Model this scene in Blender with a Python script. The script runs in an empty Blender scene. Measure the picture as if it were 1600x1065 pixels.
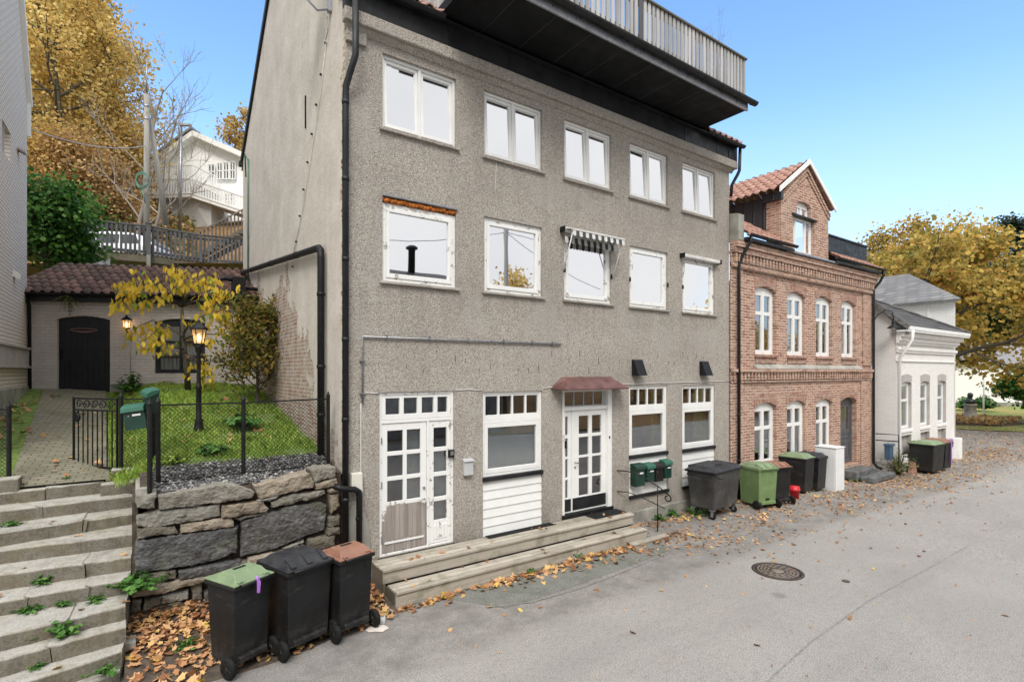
import bpy, math, random
import numpy as np
from mathutils import Vector, Matrix, geometry, noise as mnoise
R = math.radians
sc = bpy.context.scene
col = sc.collection
rng = random.Random(7)
PI = math.pi

# ---------------------------------------------------------------- camera
# world: facade line of the street houses is the plane Y = 0, X runs along the street, Z = 0 is the asphalt
FL, HX, HY, CZ, CD = 827.0, 800.0, 580.0, 3.35, 8.0
S_, C_ = 0.8166, 0.5772
cam = bpy.data.cameras.new('camera'); camo = bpy.data.objects.new('camera', cam); col.objects.link(camo)
cam.sensor_width = 36; cam.lens = FL / 1600 * 36; cam.shift_y = (HY - 532.5) / 1600
cam.clip_start = 0.1; cam.clip_end = 2000
camo.location = (0, -CD, CZ); camo.rotation_euler = (R(90), 0, -math.atan2(C_, S_))
sc.camera = camo

def ray(px, py):
    X = (px - HX) / FL
    return X * S_ + C_, S_ - X * C_, -(py - HY) / FL
def at(px, py, Y=0.0):            # survey: point on a plane parallel to the facades
    d = ray(px, py); t = (Y + CD) / d[1]
    return d[0] * t, Y, CZ + d[2] * t
def atz(px, py, z):
    d = ray(px, py); t = (z - CZ) / d[2]
    return Vector((d[0] * t, d[1] * t - CD, z))
def att(px, py, t):
    d = ray(px, py)
    return Vector((d[0] * t, d[1] * t - CD, CZ + d[2] * t))
def yard(r, t, z):                # survey coordinates of the hillside: r to the right, t away from the tripod
    return Vector((r * S_ + t * C_, t * S_ - r * C_ - CD, z))

# ---------------------------------------------------------------- materials
class G:
    def __init__(s, name):
        s.m = bpy.data.materials.new(name); s.m.use_nodes = True
        s.t = s.m.node_tree; s.b = s.t.nodes['Principled BSDF']; s.o = s.t.nodes['Material Output']
        s._c = None
    def n(s, typ, **kw):
        nd = s.t.nodes.new('ShaderNode' + typ)
        for k, v in kw.items(): setattr(nd, k, v)
        return nd
    def put(s, inp, v):
        if isinstance(v, bpy.types.NodeSocket): s.t.links.new(v, inp)
        elif v is not None:
            try: inp.default_value = v
            except Exception: inp.default_value = tuple(v) + (1,)
    @property
    def co(s):
        if s._c is None: s._c = s.n('TexCoord').outputs['Object']
        return s._c
    def mp(s, sx=1, sy=1, sz=1, loc=(0, 0, 0), rot=(0, 0, 0), co=None):
        m = s.n('Mapping'); s.put(m.inputs[0], co or s.co)
        m.inputs['Location'].default_value = loc; m.inputs['Rotation'].default_value = rot
        m.inputs['Scale'].default_value = (sx, sy, sz)
        return m.outputs[0]
    def noise(s, sc_, det=3, ro=.55, co=None, dist=0):
        nd = s.n('TexNoise'); s.put(nd.inputs['Vector'], co or s.co)
        nd.inputs['Scale'].default_value = sc_; nd.inputs['Detail'].default_value = det
        nd.inputs['Roughness'].default_value = ro; nd.inputs['Distortion'].default_value = dist
        return nd.outputs[0]
    def vor(s, sc_, feat='F1', co=None, out=0):
        nd = s.n('TexVoronoi', feature=feat); s.put(nd.inputs['Vector'], co or s.co)
        nd.inputs['Scale'].default_value = sc_
        return nd.outputs[out]
    def ramp(s, f, stops, mode='LINEAR'):
        nd = s.n('ValToRGB'); s.put(nd.inputs[0], f); cr = nd.color_ramp; cr.interpolation = mode
        while len(cr.elements) < len(stops): cr.elements.new(.5)
        for e, (p, c) in zip(cr.elements, stops):
            e.position = p; e.color = (c if len(c) == 4 else tuple(c) + (1,)) if not isinstance(c, (int, float)) else (c, c, c, 1)
        return nd.outputs[0]
    def mix(s, f, a, b, mode='MIX'):
        nd = s.n('Mix', data_type='RGBA', blend_type=mode)
        s.put(nd.inputs[0], f); s.put(nd.inputs[6], a if not isinstance(a, tuple) else a[:3] + (1,))
        s.put(nd.inputs[7], b if not isinstance(b, tuple) else b[:3] + (1,))
        return nd.outputs[2]
    def math(s, op, a, b=0.0, clamp=False):
        nd = s.n('Math', operation=op); nd.use_clamp = clamp
        s.put(nd.inputs[0], a); s.put(nd.inputs[1], b); return nd.outputs[0]
    def bump(s, h, st=.5, d=.01, prev=None):
        nd = s.n('Bump'); s.put(nd.inputs['Height'], h)
        nd.inputs['Strength'].default_value = st; nd.inputs['Distance'].default_value = d
        if prev is not None: s.put(nd.inputs['Normal'], prev)
        s.put(s.b.inputs['Normal'], nd.outputs[0]); return nd.outputs[0]
    def xyz(s, co=None):
        nd = s.n('SeparateXYZ'); s.put(nd.inputs[0], co or s.co); return nd.outputs
    def cxyz(s, x, y, z=0.0):
        nd = s.n('CombineXYZ'); s.put(nd.inputs[0], x); s.put(nd.inputs[1], y); s.put(nd.inputs[2], z); return nd.outputs[0]
    def isl(s): return s.n('NewGeometry').outputs['Random Per Island']
    def set(s, c=None, ro=None, me=None, sp=None):
        if c is not None: s.put(s.b.inputs['Base Color'], c if not isinstance(c, tuple) else c[:3] + (1,))
        if ro is not None: s.put(s.b.inputs['Roughness'], ro)
        if me is not None: s.put(s.b.inputs['Metallic'], me)
        if sp is not None: s.put(s.b.inputs['Specular IOR Level'], sp)
        return s.m
M = {}
def plain(name, c, ro=.5, me=0, var=.12, sc_=6, bump=0, sp=None, bs=60):
    g = G(name); c = tuple(c)
    f = g.noise(sc_, 4, .6)
    lo = tuple(max(0, x * (1 - var * 2)) for x in c); hi = tuple(min(1, x * (1 + var)) for x in c)
    cc = g.ramp(f, [(.25, lo), (.7, hi)])
    rr = g.ramp(g.noise(sc_ * 2.3, 3), [(.3, max(.03, ro - .12)), (.7, min(1, ro + .12))])
    g.set(cc, rr, me, sp)
    if bump: g.bump(g.noise(bs, 3), bump, .004)
    M[name] = g.m; return g.m
WT = (.80, .80, .78)
plain('white_paint', (.80, .80, .78), .45, var=.04, sc_=3, bump=.05)
plain('black_plastic', (.013, .013, .0135), .5, var=.4, sc_=4, bump=.12, bs=150, sp=.28)
plain('dark_lid_plastic', (.035, .036, .04), .55, var=.35, sc_=5, bump=.1, bs=120, sp=.3)
plain('rubber', (.011, .011, .011), .75, var=.3, sc_=9, sp=.25)
plain('green_plastic', (.165, .25, .10), .5, var=.12, sc_=5)
plain('lid_green', (.20, .27, .15), .5, var=.12, sc_=5)
plain('lid_brown', (.27, .135, .09), .55, var=.15, sc_=5)
plain('purple_strap', (.42, .18, .62), .45, var=.05)
plain('box_green', (.008, .042, .028), .4, var=.15)
plain('box_black', (.012, .010, .010), .4, var=.15)
plain('label_white', (.8, .8, .8), .5, var=.03)
plain('zinc_black', (.015, .016, .018), .5, var=.4, sc_=2.5, bump=.05, sp=.35)
plain('soffit_black', (.008, .0085, .010), .65, var=.4, sc_=1.5, bump=.1, bs=8, sp=.25)
plain('seam_strip', (.05, .052, .055), .6)
plain('zinc_grey', (.30, .31, .33), .35, me=.6, var=.15)
plain('iron_black', (.010, .010, .011), .55, var=.4, sc_=14, bump=.2, bs=90, sp=.3)
plain('door_black', (.014, .016, .022), .5, var=.3, sc_=3)
plain('door_grey', (.09, .095, .105), .45, var=.12)
plain('white_metal', (.78, .79, .79), .4, var=.05, sc_=2)
plain('cream_plastic', (.70, .68, .60), .45, var=.05)
plain('grey_plastic', (.50, .51, .51), .4, var=.06)
plain('copper_canopy', (.155, .075, .065), .5, me=.15, var=.3, sc_=4)
plain('red_plastic', (.55, .012, .02), .4, var=.1)
plain('steel', (.45, .45, .46), .3, me=.9, var=.1)
plain('foam_orange', (.50, .15, .02), .85, var=.4, sc_=30, bump=1, bs=50)
plain('mat_rubber', (.012, .012, .013), .85, var=.3, sc_=40, bump=.8, bs=160)
plain('cable_white', (.66, .65, .62), .5, var=.1)
plain('pvc_green', (.10, .22, .16), .5, var=.15)
plain('car_white', (.74, .76, .79), .2, var=.02, sp=.6)
plain('car_glass', (.02, .022, .026), .08, var=.1)
plain('tail_red', (.30, .01, .01), .25, var=.1)
plain('bronze', (.05, .055, .05), .45, me=.4, var=.3)
plain('slate_step', (.12, .125, .125), .7, var=.35, sc_=6, bump=.6, bs=14)
plain('concrete', (.36, .34, .30), .85, var=.22, sc_=3, bump=.35, bs=60)
plain('plinth_concrete', (.30, .29, .255), .88, var=.28, sc_=2.2, bump=.35, bs=50)
plain('moulding_white', (.82, .815, .79), .7, var=.05, sc_=3, bump=.12, bs=40)
plain('reveal_grey', (.44, .41, .39), .8, var=.1, sc_=3)
plain('roof_far', (.24, .24, .26), .8, var=.2)
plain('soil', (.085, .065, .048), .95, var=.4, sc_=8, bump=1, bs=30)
plain('curtain_green', (.36, .42, .13), .9, var=.15)
plain('curtain_grey', (.45, .45, .46), .9, var=.12)
plain('blind_grey', (.78, .80, .79), .8, var=.05)
plain('room_dark', (.20, .19, .178), .9, var=.3, sc_=1)
plain('room_white', (.62, .62, .62), .9, var=.05, sc_=1)
plain('awning_white', (.66, .65, .62), .7, var=.1)
plain('awning_dark', (.06, .065, .07), .8, var=.2)
plain('paper', (.62, .56, .50), .8, var=.1)
plain('dish_grey', (.33, .34, .36), .5, var=.1)

g = G('black_plastic'); f = g.noise(4, 4, .6); c = g.ramp(f, [(.3, (.009, .009, .0095)), (.7, (.017, .017, .018))])
c = g.mix(g.ramp(g.noise(1, 6, .75, g.mp(3, 3, 11)), [(.57, 0.0), (.72, .5)]), c, (.075, .072, .068)); x, y, z = g.xyz()
c = g.mix(g.math('MULTIPLY', g.ramp(z, [(.05, 1.0), (.45, 0.0)]), g.ramp(g.noise(9, 5, .7), [(.4, 0.0), (.7, .55)])), c, (.10, .088, .07))
g.set(c, g.ramp(f, [(.3, .36), (.7, .6)]), sp=.3); g.bump(g.noise(150, 3), .12, .004); M['black_plastic'] = g.m
def m_glass(name, fac, tint=(.93, .95, .98), wob=.015):
    g = G(name); g.t.nodes.remove(g.b)
    gl = g.n('BsdfGlossy'); gl.inputs['Color'].default_value = tint + (1,); gl.inputs['Roughness'].default_value = .012
    tr = g.n('BsdfTransparent'); tr.inputs['Color'].default_value = (.82, .86, .85, 1)
    bp = g.n('Bump'); bp.inputs['Strength'].default_value = wob; bp.inputs['Distance'].default_value = .05
    g.put(bp.inputs['Height'], g.noise(1.6, 1)); g.put(gl.inputs['Normal'], bp.outputs[0])
    fr = g.n('Fresnel'); fr.inputs['IOR'].default_value = 1.5
    f = g.math('ADD', g.math('MULTIPLY', fr.outputs[0], .7), fac, True)
    mx = g.n('MixShader'); g.put(mx.inputs[0], f); g.put(mx.inputs[1], tr.outputs[0]); g.put(mx.inputs[2], gl.outputs[0])
    g.put(g.o.inputs['Surface'], mx.outputs[0]); M[name] = g.m
m_glass('glass_sky', .80, (.96, .965, .985))
m_glass('glass', .30)
m_glass('glass_dark', .17)

def m_rough():
    g = G('roughcast')
    def cell(sc_):
        v = g.n('TexVoronoi'); g.put(v.inputs['Vector'], g.co); v.inputs['Scale'].default_value = sc_; q = g.n('SeparateColor'); g.put(q.inputs[0], v.outputs['Color']); return q.outputs[0], v.outputs['Distance']
    peb, dist = cell(78); fine, _ = cell(170)
    k = g.math('ADD', g.math('MULTIPLY', peb, .6), g.math('MULTIPLY', fine, .4))
    c = g.ramp(k, [(.10, (.16, .14, .118)), (.30, (.345, .310, .27)), (.55, (.475, .432, .380)), (.9, (.66, .612, .55))])
    c = g.mix(g.ramp(g.noise(26, 3, .7), [(.33, .30), (.47, 0.0)]), c, (.15, .132, .114))
    st = g.noise(.55, 4, .6)
    c = g.mix(g.ramp(st, [(.42, 0.0), (.70, .30)]), c, (.20, .178, .152))
    x, y, z = g.xyz()
    # rain streaks: noise stretched vertically
    stv = g.noise(1.0, 4, .6, g.mp(5, 5, .35))
    c = g.mix(g.ramp(stv, [(.52, 0.0), (.74, .22)]), c, (.19, .168, .142))
    # dirty runs below the two rows of sills
    for zz in (7.12, 4.72):
        rn_ = g.math('MULTIPLY', g.ramp(g.math('SUBTRACT', zz, z), [(0.0, 0.0), (.02, 1.0), (.75, 0.0)]), g.ramp(g.noise(1, 4, .65, g.mp(7, 7, .25, loc=(zz, 0, 0))), [(.50, 0.0), (.66, .26)]))
        c = g.mix(rn_, c, (.13, .115, .098))
    rp = g.noise(.8, 2, .4, g.mp(1, 1, 1.4, loc=(3, 0, 1))); c = g.mix(g.ramp(rp, [(.60, 0.0), (.615, .30)]), c, (.46, .435, .40))
    # grime splashed up from the pavement
    low = g.math('MULTIPLY', g.ramp(z, [(.0, 1.0), (1.0, 0.0)]), g.ramp(g.noise(2.2, 4), [(.4, .0), (.62, .65)]))
    c = g.mix(low, c, (.115, .10, .078))
    g.set(c, .93, sp=.2); g.bump(g.math('ADD', g.math('MULTIPLY', dist, -1), g.math('MULTIPLY', k, .4)), .8, .014); M['roughcast'] = g.m
m_rough()

def bricks(g, co, c1, c2, mortar, sx=.25, sy=.077, mw=.012, bias=0):
    b = g.n('TexBrick'); g.put(b.inputs['Vector'], co)
    g.put(b.inputs['Color1'], c1 if not isinstance(c1, tuple) else c1 + (1,)); g.put(b.inputs['Color2'], c2 if not isinstance(c2, tuple) else c2 + (1,))
    b.inputs['Mortar'].default_value = mortar + (1,)
    b.inputs['Scale'].default_value = 1; b.inputs['Mortar Size'].default_value = mw; b.inputs['Mortar Smooth'].default_value = .3
    b.inputs['Bias'].default_value = bias; b.inputs['Brick Width'].default_value = sx; b.inputs['Row Height'].default_value = sy
    return b.outputs['Color'], b.outputs['Fac']
def wobble(g, co, a=.012, sc_=6):
    nd = g.n('TexNoise'); g.put(nd.inputs['Vector'], co); nd.inputs['Scale'].default_value = sc_
    v = g.n('VectorMath', operation='SCALE'); g.put(v.inputs[0], nd.outputs[1]); v.inputs['Scale'].default_value = a
    w = g.n('VectorMath', operation='ADD'); g.put(w.inputs[0], co); g.put(w.inputs[1], v.outputs[0])
    return w.outputs[0]

def m_side():      # thin lime plaster over old brick, fallen off near the bottom rear
    g = G('peeling_plaster'); x, y, z = g.xyz()
    uv = wobble(g, g.cxyz(y, z), .014)
    bc, bf = bricks(g, uv, (.26, .12, .085), (.36, .19, .14), (.40, .36, .31), .23, .075, .016)
    bc = g.mix(g.ramp(g.noise(4, 6, .7), [(.40, 0.0), (.60, .85)]), bc, (.50, .46, .415))      # lime smears left on the brick
    pl = g.ramp(g.noise(1.3, 5, .6), [(.3, (.49, .45, .395)), (.7, (.63, .585, .53))])
    pl = g.mix(g.ramp(g.noise(1, 4, .6, g.mp(3, 3, .3)), [(.52, 0.0), (.74, .35)]), pl, (.36, .33, .29))
    # where the plaster has gone: an outline from height and distance to the street, broken up by noise
    l1 = g.math('ADD', 1.75, g.math('MULTIPLY', y, .93)); l2 = g.math('SUBTRACT', 8.0, g.math('MULTIPLY', y, .55))
    lim = g.math('MINIMUM', l1, l2)
    k = g.math('SUBTRACT', lim, z)
    k = g.math('ADD', k, g.math('MULTIPLY', g.math('SUBTRACT', g.noise(1.5, 6, .68), .55), 4.2))
    # strip up the street corner and a patch higher at the rear
    c2 = g.math('SUBTRACT', .30, y); c2 = g.math('ADD', c2, g.math('MULTIPLY', g.math('SUBTRACT', g.noise(1.4, 5, .7), .60), 1.2))
    d3 = g.math('ADD', g.math('MULTIPLY', g.math('ABSOLUTE', g.math('SUBTRACT', y, 7.1)), 1.1), g.math('MULTIPLY', g.math('ABSOLUTE', g.math('SUBTRACT', z, 4.9)), .75))
    c3 = g.math('ADD', g.math('SUBTRACT', .75, d3), g.math('MULTIPLY', g.math('SUBTRACT', g.noise(1.9, 6, .7), .5), 2.6))
    k = g.math('MAXIMUM', g.math('MAXIMUM', k, c2), c3)
    mk = g.ramp(k, [(.02, 0.0), (.10, 1.0)])
    edge = g.ramp(k, [(.0, 0.0), (.04, 1.0), (.28, .0)])
    c = g.mix(mk, pl, bc); c = g.mix(g.math('MULTIPLY', edge, .7), c, (.47, .40, .29))
    g.set(c, .92, sp=.2)
    hp = g.math('ADD', g.math('MULTIPLY', g.noise(7, 4, .6), .5), g.math('MULTIPLY', g.noise(28, 3), .12))
    hb = g.math('ADD', g.math('MULTIPLY', bf, -.45), g.math('MULTIPLY', g.noise(40, 3), .25))
    h = g.n('Mix', data_type='FLOAT'); g.put(h.inputs[0], mk); g.put(h.inputs[2], hp); g.put(h.inputs[3], hb)
    hh = g.math('SUBTRACT', h.outputs[0], g.math('MULTIPLY', mk, .6))
    g.bump(hh, .8, .03); M['peeling_plaster'] = g.m
m_side()

def m_brick(name, c1, c2, mortar, axis, paint=None, sx=.25, sy=.077, mw=.012, bst=.7):
    g = G(name); x, y, z = g.xyz()
    u = x if axis == 'x' else (y if axis == 'y' else g.math('ADD', x, y))
    uv = wobble(g, g.cxyz(u, z), .012 if paint is None else .035, 5)
    bc, bf = bricks(g, uv, c1, c2, mortar, sx, sy, mw)
    if paint is None:
        pv = g.noise(1, 2, .5, g.mp(4.1, 4.1, 13.2))
        bc = g.mix(g.ramp(pv, [(.34, .55), (.5, 0.0)]), bc, (.16, .075, .055))
        bc = g.mix(g.ramp(pv, [(.52, 0.0), (.68, .5)]), bc, (.50, .33, .25))
        bc = g.mix(g.ramp(g.noise(.9, 5, .65), [(.5, 0.0), (.75, .5)]), bc, (.45, .37, .31))
        bc = g.mix(g.ramp(g.noise(30, 3), [(.35, .25), (.6, 0.0)]), bc, (.10, .06, .05))
    else:
        bc = g.mix(g.ramp(g.noise(2.2, 5, .6), [(.42, 0.0), (.75, .5)]), bc, paint)
    g.set(bc, .9, sp=.2)
    h = g.math('ADD', g.math('MULTIPLY', bf, -.8), g.math('MULTIPLY', g.noise(45, 3), .3))
    g.bump(h, bst, .014); M[name] = g.m
m_brick('red_brick', (.34, .145, .095), (.54, .31, .215), (.63, .56, .475), 'xy', mw=.014)
m_brick('arch_brick', (.33, .15, .105), (.46, .25, .175), (.48, .42, .36), 'xy', sx=.085, sy=.26)
m_brick('white_brick_left', (.73, .65, .585), (.78, .70, .635), (.42, .375, .335), 'y', (.60, .55, .51), .24, .083, .014)
m_brick('pink_white_brick', (.60, .545, .52), (.64, .59, .565), (.545, .495, .47), 'xy', (.44, .37, .35), .24, .08, .008, 1.0)
m_brick('white_brick', (.79, .78, .75), (.83, .82, .795), (.72, .71, .68), 'xy', (.70, .68, .645), .24, .078, .010, .6)

def m_asphalt():
    g = G('asphalt')
    a = g.noise(72, 4, .8); b = g.vor(90)
    c = g.ramp(a, [(.36, (.12, .112, .102)), (.46, (.265, .249, .229)), (.55, (.355, .336, .311)), (.67, (.58, .553, .515))])
    c = g.mix(g.ramp(g.noise(14, 4, .75), [(.36, .30), (.5, 0.0)]), c, (.14, .132, .124))
    big = g.noise(.45, 6, .7)
    c = g.mix(g.ramp(big, [(.40, .16), (.60, 0.0)]), c, (.12, .117, .113))
    c = g.mix(g.ramp(g.noise(5, 5, .7), [(.52, 0.0), (.72, .14)]), c, (.13, .125, .12))
    c = g.mix(g.ramp(g.noise(1, 7, .7, g.mp(.14, 1.1, 1, rot=(0, 0, -.03))), [(.50, 0.0), (.68, .26)]), c, (.155, .148, .14))      # wheel tracks along the street
    c = g.mix(g.ramp(g.vor(.55), [(.035, .45), (.075, 0.0)]), c, (.11, .105, .10))      # oil drips
    # damp, dirty margin towards the house fronts
    x, y, z = g.xyz()
    mg = g.math('MULTIPLY', g.ramp(g.math('ADD', y, 3.2), [(.5, 0.0), (3.4 / 4, 1.0)]), g.ramp(g.noise(2.6, 8, .75), [(.38, .12), (.62, .58)]))
    c = g.mix(mg, c, (.105, .095, .082))
    g.set(c, .9, sp=.25); g.bump(g.math('ADD', a, g.math('MULTIPLY', b, .4)), .7, .009); M['asphalt'] = g.m
    g = G('asphalt_patch')
    a = g.noise(80, 3, .75)
    c = g.ramp(a, [(.32, (.085, .088, .075)), (.5, (.185, .185, .165)), (.72, (.33, .33, .30))])
    c = g.mix(g.ramp(g.noise(3.2, 4), [(.45, 0.0), (.7, .5)]), c, (.085, .095, .06))
    g.set(c, .9, sp=.25); g.bump(a, .8, .012); M['asphalt_patch'] = g.m
    g = G('tar_seam'); g.set(g.ramp(g.noise(25, 3), [(.35, (.15, .143, .135)), (.65, (.27, .258, .243))]), .85); M['tar_seam'] = g.m
m_asphalt()

def m_wood(name, cs, ax='x', sc_=(1, 1, 1), moss=None):
    g = G(name)
    s = {'x': (1.2, 28, 28), 'y': (28, 1.2, 28), 'z': (28, 28, 1.2)}[ax]
    f = g.noise(1, 5, .65, g.mp(*s)); f2 = g.noise(2.2, 4)
    f3 = g.math('ADD', g.math('MULTIPLY', f, .75), g.math('MULTIPLY', f2, .25))
    c = g.ramp(f3, [(.32, cs[0]), (.5, cs[1]), (.68, cs[2])])
    k = g.isl(); c = g.mix(.5, c, g.ramp(k, [(0, tuple(x * .5 for x in cs[1])), (1, tuple(min(1, x * 1.5) for x in cs[1]))]))
    if moss: c = g.mix(g.ramp(g.noise(4, 4), [(.5, 0.0), (.68, .55)]), c, moss)
    g.set(c, .85, sp=.25); g.bump(f, .35, .006); M[name] = g.m
m_wood('deck_wood', ((.21, .185, .15), (.40, .36, .30), (.52, .475, .405)), 'x', moss=(.17, .16, .10))
m_wood('slat_wood', ((.25, .245, .24), (.41, .405, .40), (.55, .545, .535)), 'z')
m_wood('rail_grey_wood', ((.055, .056, .06), (.10, .102, .108), (.16, .162, .17)), 'z')
m_wood('beam_wood', ((.07, .058, .045), (.145, .122, .095), (.24, .21, .17)), 'x', moss=(.10, .11, .06))
m_wood('bare_door_wood', ((.17, .145, .125), (.29, .255, .23), (.42, .38, .345)), 'z')
m_wood('pole_wood', ((.16, .15, .135), (.28, .265, .24), (.38, .36, .335)), 'z')
m_wood('bark', ((.045, .037, .03), (.10, .085, .068), (.17, .15, .125)), 'z', moss=(.09, .10, .05))
m_wood('bark_pale', ((.15, .125, .10), (.27, .235, .20), (.36, .32, .28)), 'z')

def m_worn_paint():     # white window paint with grey flaked spots
    g = G('worn_white_paint')
    k = g.noise(7, 6, .72)
    c = g.mix(g.ramp(k, [(.56, 0.0), (.62, 1.0)]), (.79, .79, .77), g.ramp(g.noise(20, 4), [(.3, (.20, .17, .14)), (.7, (.42, .39, .35))]))
    g.set(c, .6); g.bump(k, .25, .004); M['worn_white_paint'] = g.m
    g = G('half_stripped_door')   # white above, paint worn to the wood along the bottom
    x, y, z = g.xyz()
    k = g.math('ADD', g.math('SUBTRACT', 1.22, z), g.math('MULTIPLY', g.math('SUBTRACT', g.noise(3.4, 5, .7), .5), 1.5))
    w = g.ramp(g.noise(1, 5, .65, g.mp(30, 30, 1.3)), [(.3, (.17, .145, .125)), (.5, (.29, .255, .23)), (.7, (.42, .38, .345))])
    c = g.mix(g.ramp(k, [(.0, 0.0), (.05, 1.0)]), (.79, .79, .77), w)
    g.set(c, .65); M['half_stripped_door'] = g.m
m_worn_paint()

def m_stones():
    for nm, a, b, c3 in (('stone_pale', (.20, .19, .16), (.36, .345, .30), (.50, .48, .43)), ('stone_beige', (.26, .20, .14), (.40, .335, .26), (.55, .50, .42)),
                         ('stone_slate', (.03, .031, .034), (.105, .107, .112), (.36, .36, .355)), ('stone_mossy', (.09, .08, .06), (.19, .17, .135), (.31, .29, .24))):
        g = G(nm)
        f = g.noise(1, 8, .78, g.mp(11, 11, 22, rot=(0, .12, 0)), .6); q = g.noise(3, 4)
        c = g.ramp(g.math('ADD', g.math('MULTIPLY', f, .72), g.math('MULTIPLY', q, .28)), [(.33, a), (.5, b), (.70, c3)])
        c = g.mix(g.ramp(g.isl(), [(0, .35), (1, 0.0)]), c, (.17, .14, .10))
        c = g.mix(g.ramp(g.noise(2.6, 4), [(.56, 0.0), (.72, .4)]), c, (.16, .165, .075))
        g.set(c, .85, sp=.3); g.bump(g.math('ADD', f, g.math('MULTIPLY', g.vor(14), .35)), 1.0, .05); M[nm] = g.m
    g = G('step_concrete')
    f = g.noise(55, 4, .7); q = g.noise(2.4, 5, .65)
    c = g.ramp(g.math('ADD', g.math('MULTIPLY', f, .45), g.math('MULTIPLY', q, .55)), [(.32, (.16, .15, .13)), (.48, (.36, .345, .31)), (.66, (.53, .515, .475))])
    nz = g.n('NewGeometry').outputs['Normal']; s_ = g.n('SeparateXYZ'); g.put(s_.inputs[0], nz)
    # upright faces: riser shade put into the colour, along with lichen and dirt
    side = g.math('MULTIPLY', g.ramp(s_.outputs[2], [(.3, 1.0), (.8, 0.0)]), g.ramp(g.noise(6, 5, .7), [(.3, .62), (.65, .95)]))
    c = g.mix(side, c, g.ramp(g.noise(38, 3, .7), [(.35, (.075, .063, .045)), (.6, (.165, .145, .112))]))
    c = g.mix(g.ramp(g.noise(2.3, 6, .75), [(.46, 0.0), (.66, .65)]), c, (.17, .145, .085))
    g.set(c, .92, sp=.25); g.bump(f, .7, .012, None); M['step_concrete'] = g.m
    g = G('pavers'); uv = wobble(g, g.mp(1, 1, 1, rot=(0, 0, .05)), .012, 6)
    bc, bf = bricks(g, uv, (.17, .155, .115), (.235, .21, .155), (.075, .082, .045), .21, .105, .010)
    bc = g.mix(g.ramp(g.noise(2.0, 5), [(.42, 0.0), (.72, .6)]), bc, (.11, .115, .06))
    g.set(bc, .9); g.bump(g.math('MULTIPLY', bf, -1), .6, .012); M['pavers'] = g.m
    g = G('pebble'); g.set(g.ramp(g.isl(), [(0, (.03, .03, .032)), (.6, (.11, .11, .11)), (.9, (.26, .25, .24)), (1, (.5, .48, .45))]), .7); M['pebble'] = g.m
    g = G('clay_tile')
    q = g.noise(3, 4, .6)
    c = g.ramp(g.math('ADD', g.math('MULTIPLY', q, .6), g.math('MULTIPLY', g.isl(), .4)), [(.3, (.055, .030, .025)), (.55, (.115, .060, .048)), (.8, (.20, .115, .09))])
    c = g.mix(g.ramp(g.noise(1.2, 4), [(.52, 0.0), (.7, .55)]), c, (.10, .085, .05))
    g.set(c, .75); g.bump(g.noise(30, 3), .2, .01); M['clay_tile'] = g.m
    g = G('clay_tile_red'); q = g.noise(6, 3, .6)
    g.set(g.ramp(q, [(.3, (.27, .135, .10)), (.7, (.47, .27, .21))]), .75); g.bump(g.noise(30, 3), .2, .01); M['clay_tile_red'] = g.m
    g = G('slate_roof'); x, y, z = g.xyz()
    bc, bf = bricks(g, g.cxyz(g.math('ADD', g.math('MULTIPLY', x, .58), g.math('MULTIPLY', y, .9)), g.math('MULTIPLY', z, 1.6)), (.13, .128, .13), (.22, .216, .212), (.09, .09, .095), .40, .24, .02)
    bc = g.mix(g.ramp(g.noise(1.4, 4), [(.4, 0.0), (.75, .4)]), bc, (.17, .165, .15))
    g.set(bc, .8); g.bump(g.math('MULTIPLY', bf, -1), .6, .02); M['slate_roof'] = g.m
    g = G('seam_metal'); x, y, z = g.xyz()
    w = g.n('TexWave', bands_direction='X'); g.put(w.inputs['Vector'], g.cxyz(y, y, y)); w.inputs['Scale'].default_value = 1.0
    g.set((.035, .037, .042), .45); g.bump(g.ramp(w.outputs[1], [(.85, 0.0), (.97, 1.0)]), 1, .03); M['seam_metal'] = g.m
    g = G('board_white'); x, y, z = g.xyz()
    v = g.math('FRACT', g.math('MULTIPLY', g.math('ADD', x, y), 4.2))
    g.set(g.mix(g.ramp(v, [(.0, .35), (.05, 0.0)]), (.86, .865, .865), (.55, .55, .56)), .6); M['board_white'] = g.m
m_stones()

def m_leaf(name, stops, tr=.45, cl=.5):
    g = G(name)
    c = g.ramp(g.isl(), stops)
    c = g.mix(g.ramp(g.noise(.55, 4, .6), [(.38, cl), (.60, 0.0)]), c, stops[0][1])
    g.set(c, .6, sp=.25)
    t = g.n('BsdfTranslucent'); g.put(t.inputs['Color'], c)
    mx = g.n('MixShader'); mx.inputs[0].default_value = tr
    g.put(mx.inputs[1], g.b.outputs[0]); g.put(mx.inputs[2], t.outputs[0]); g.put(g.o.inputs['Surface'], mx.outputs[0]); M[name] = g.m
m_leaf('leaf_gold', [(0, (.40, .27, .08)), (.3, (.68, .46, .13)), (.65, (.86, .62, .20)), (.9, (.92, .74, .33)), (1, (.50, .48, .14))])
m_leaf('leaf_amber', [(0, (.30, .19, .06)), (.35, (.60, .39, .12)), (.7, (.76, .53, .18)), (1, (.42, .38, .11))])
m_leaf('leaf_rust', [(0, (.24, .14, .07)), (.3, (.52, .31, .13)), (.65, (.74, .48, .21)), (.85, (.80, .60, .27)), (1, (.30, .30, .09))])
m_leaf('leaf_green', [(0, (.025, .07, .015)), (.45, (.065, .18, .03)), (.8, (.12, .28, .045)), (1, (.20, .34, .07))])
m_leaf('leaf_yellow', [(0, (.14, .25, .04)), (.10, (.26, .34, .05)), (.17, (.66, .48, .05)), (.7, (.88, .64, .08)), (1, (.78, .50, .06))], .45, .1)
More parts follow.
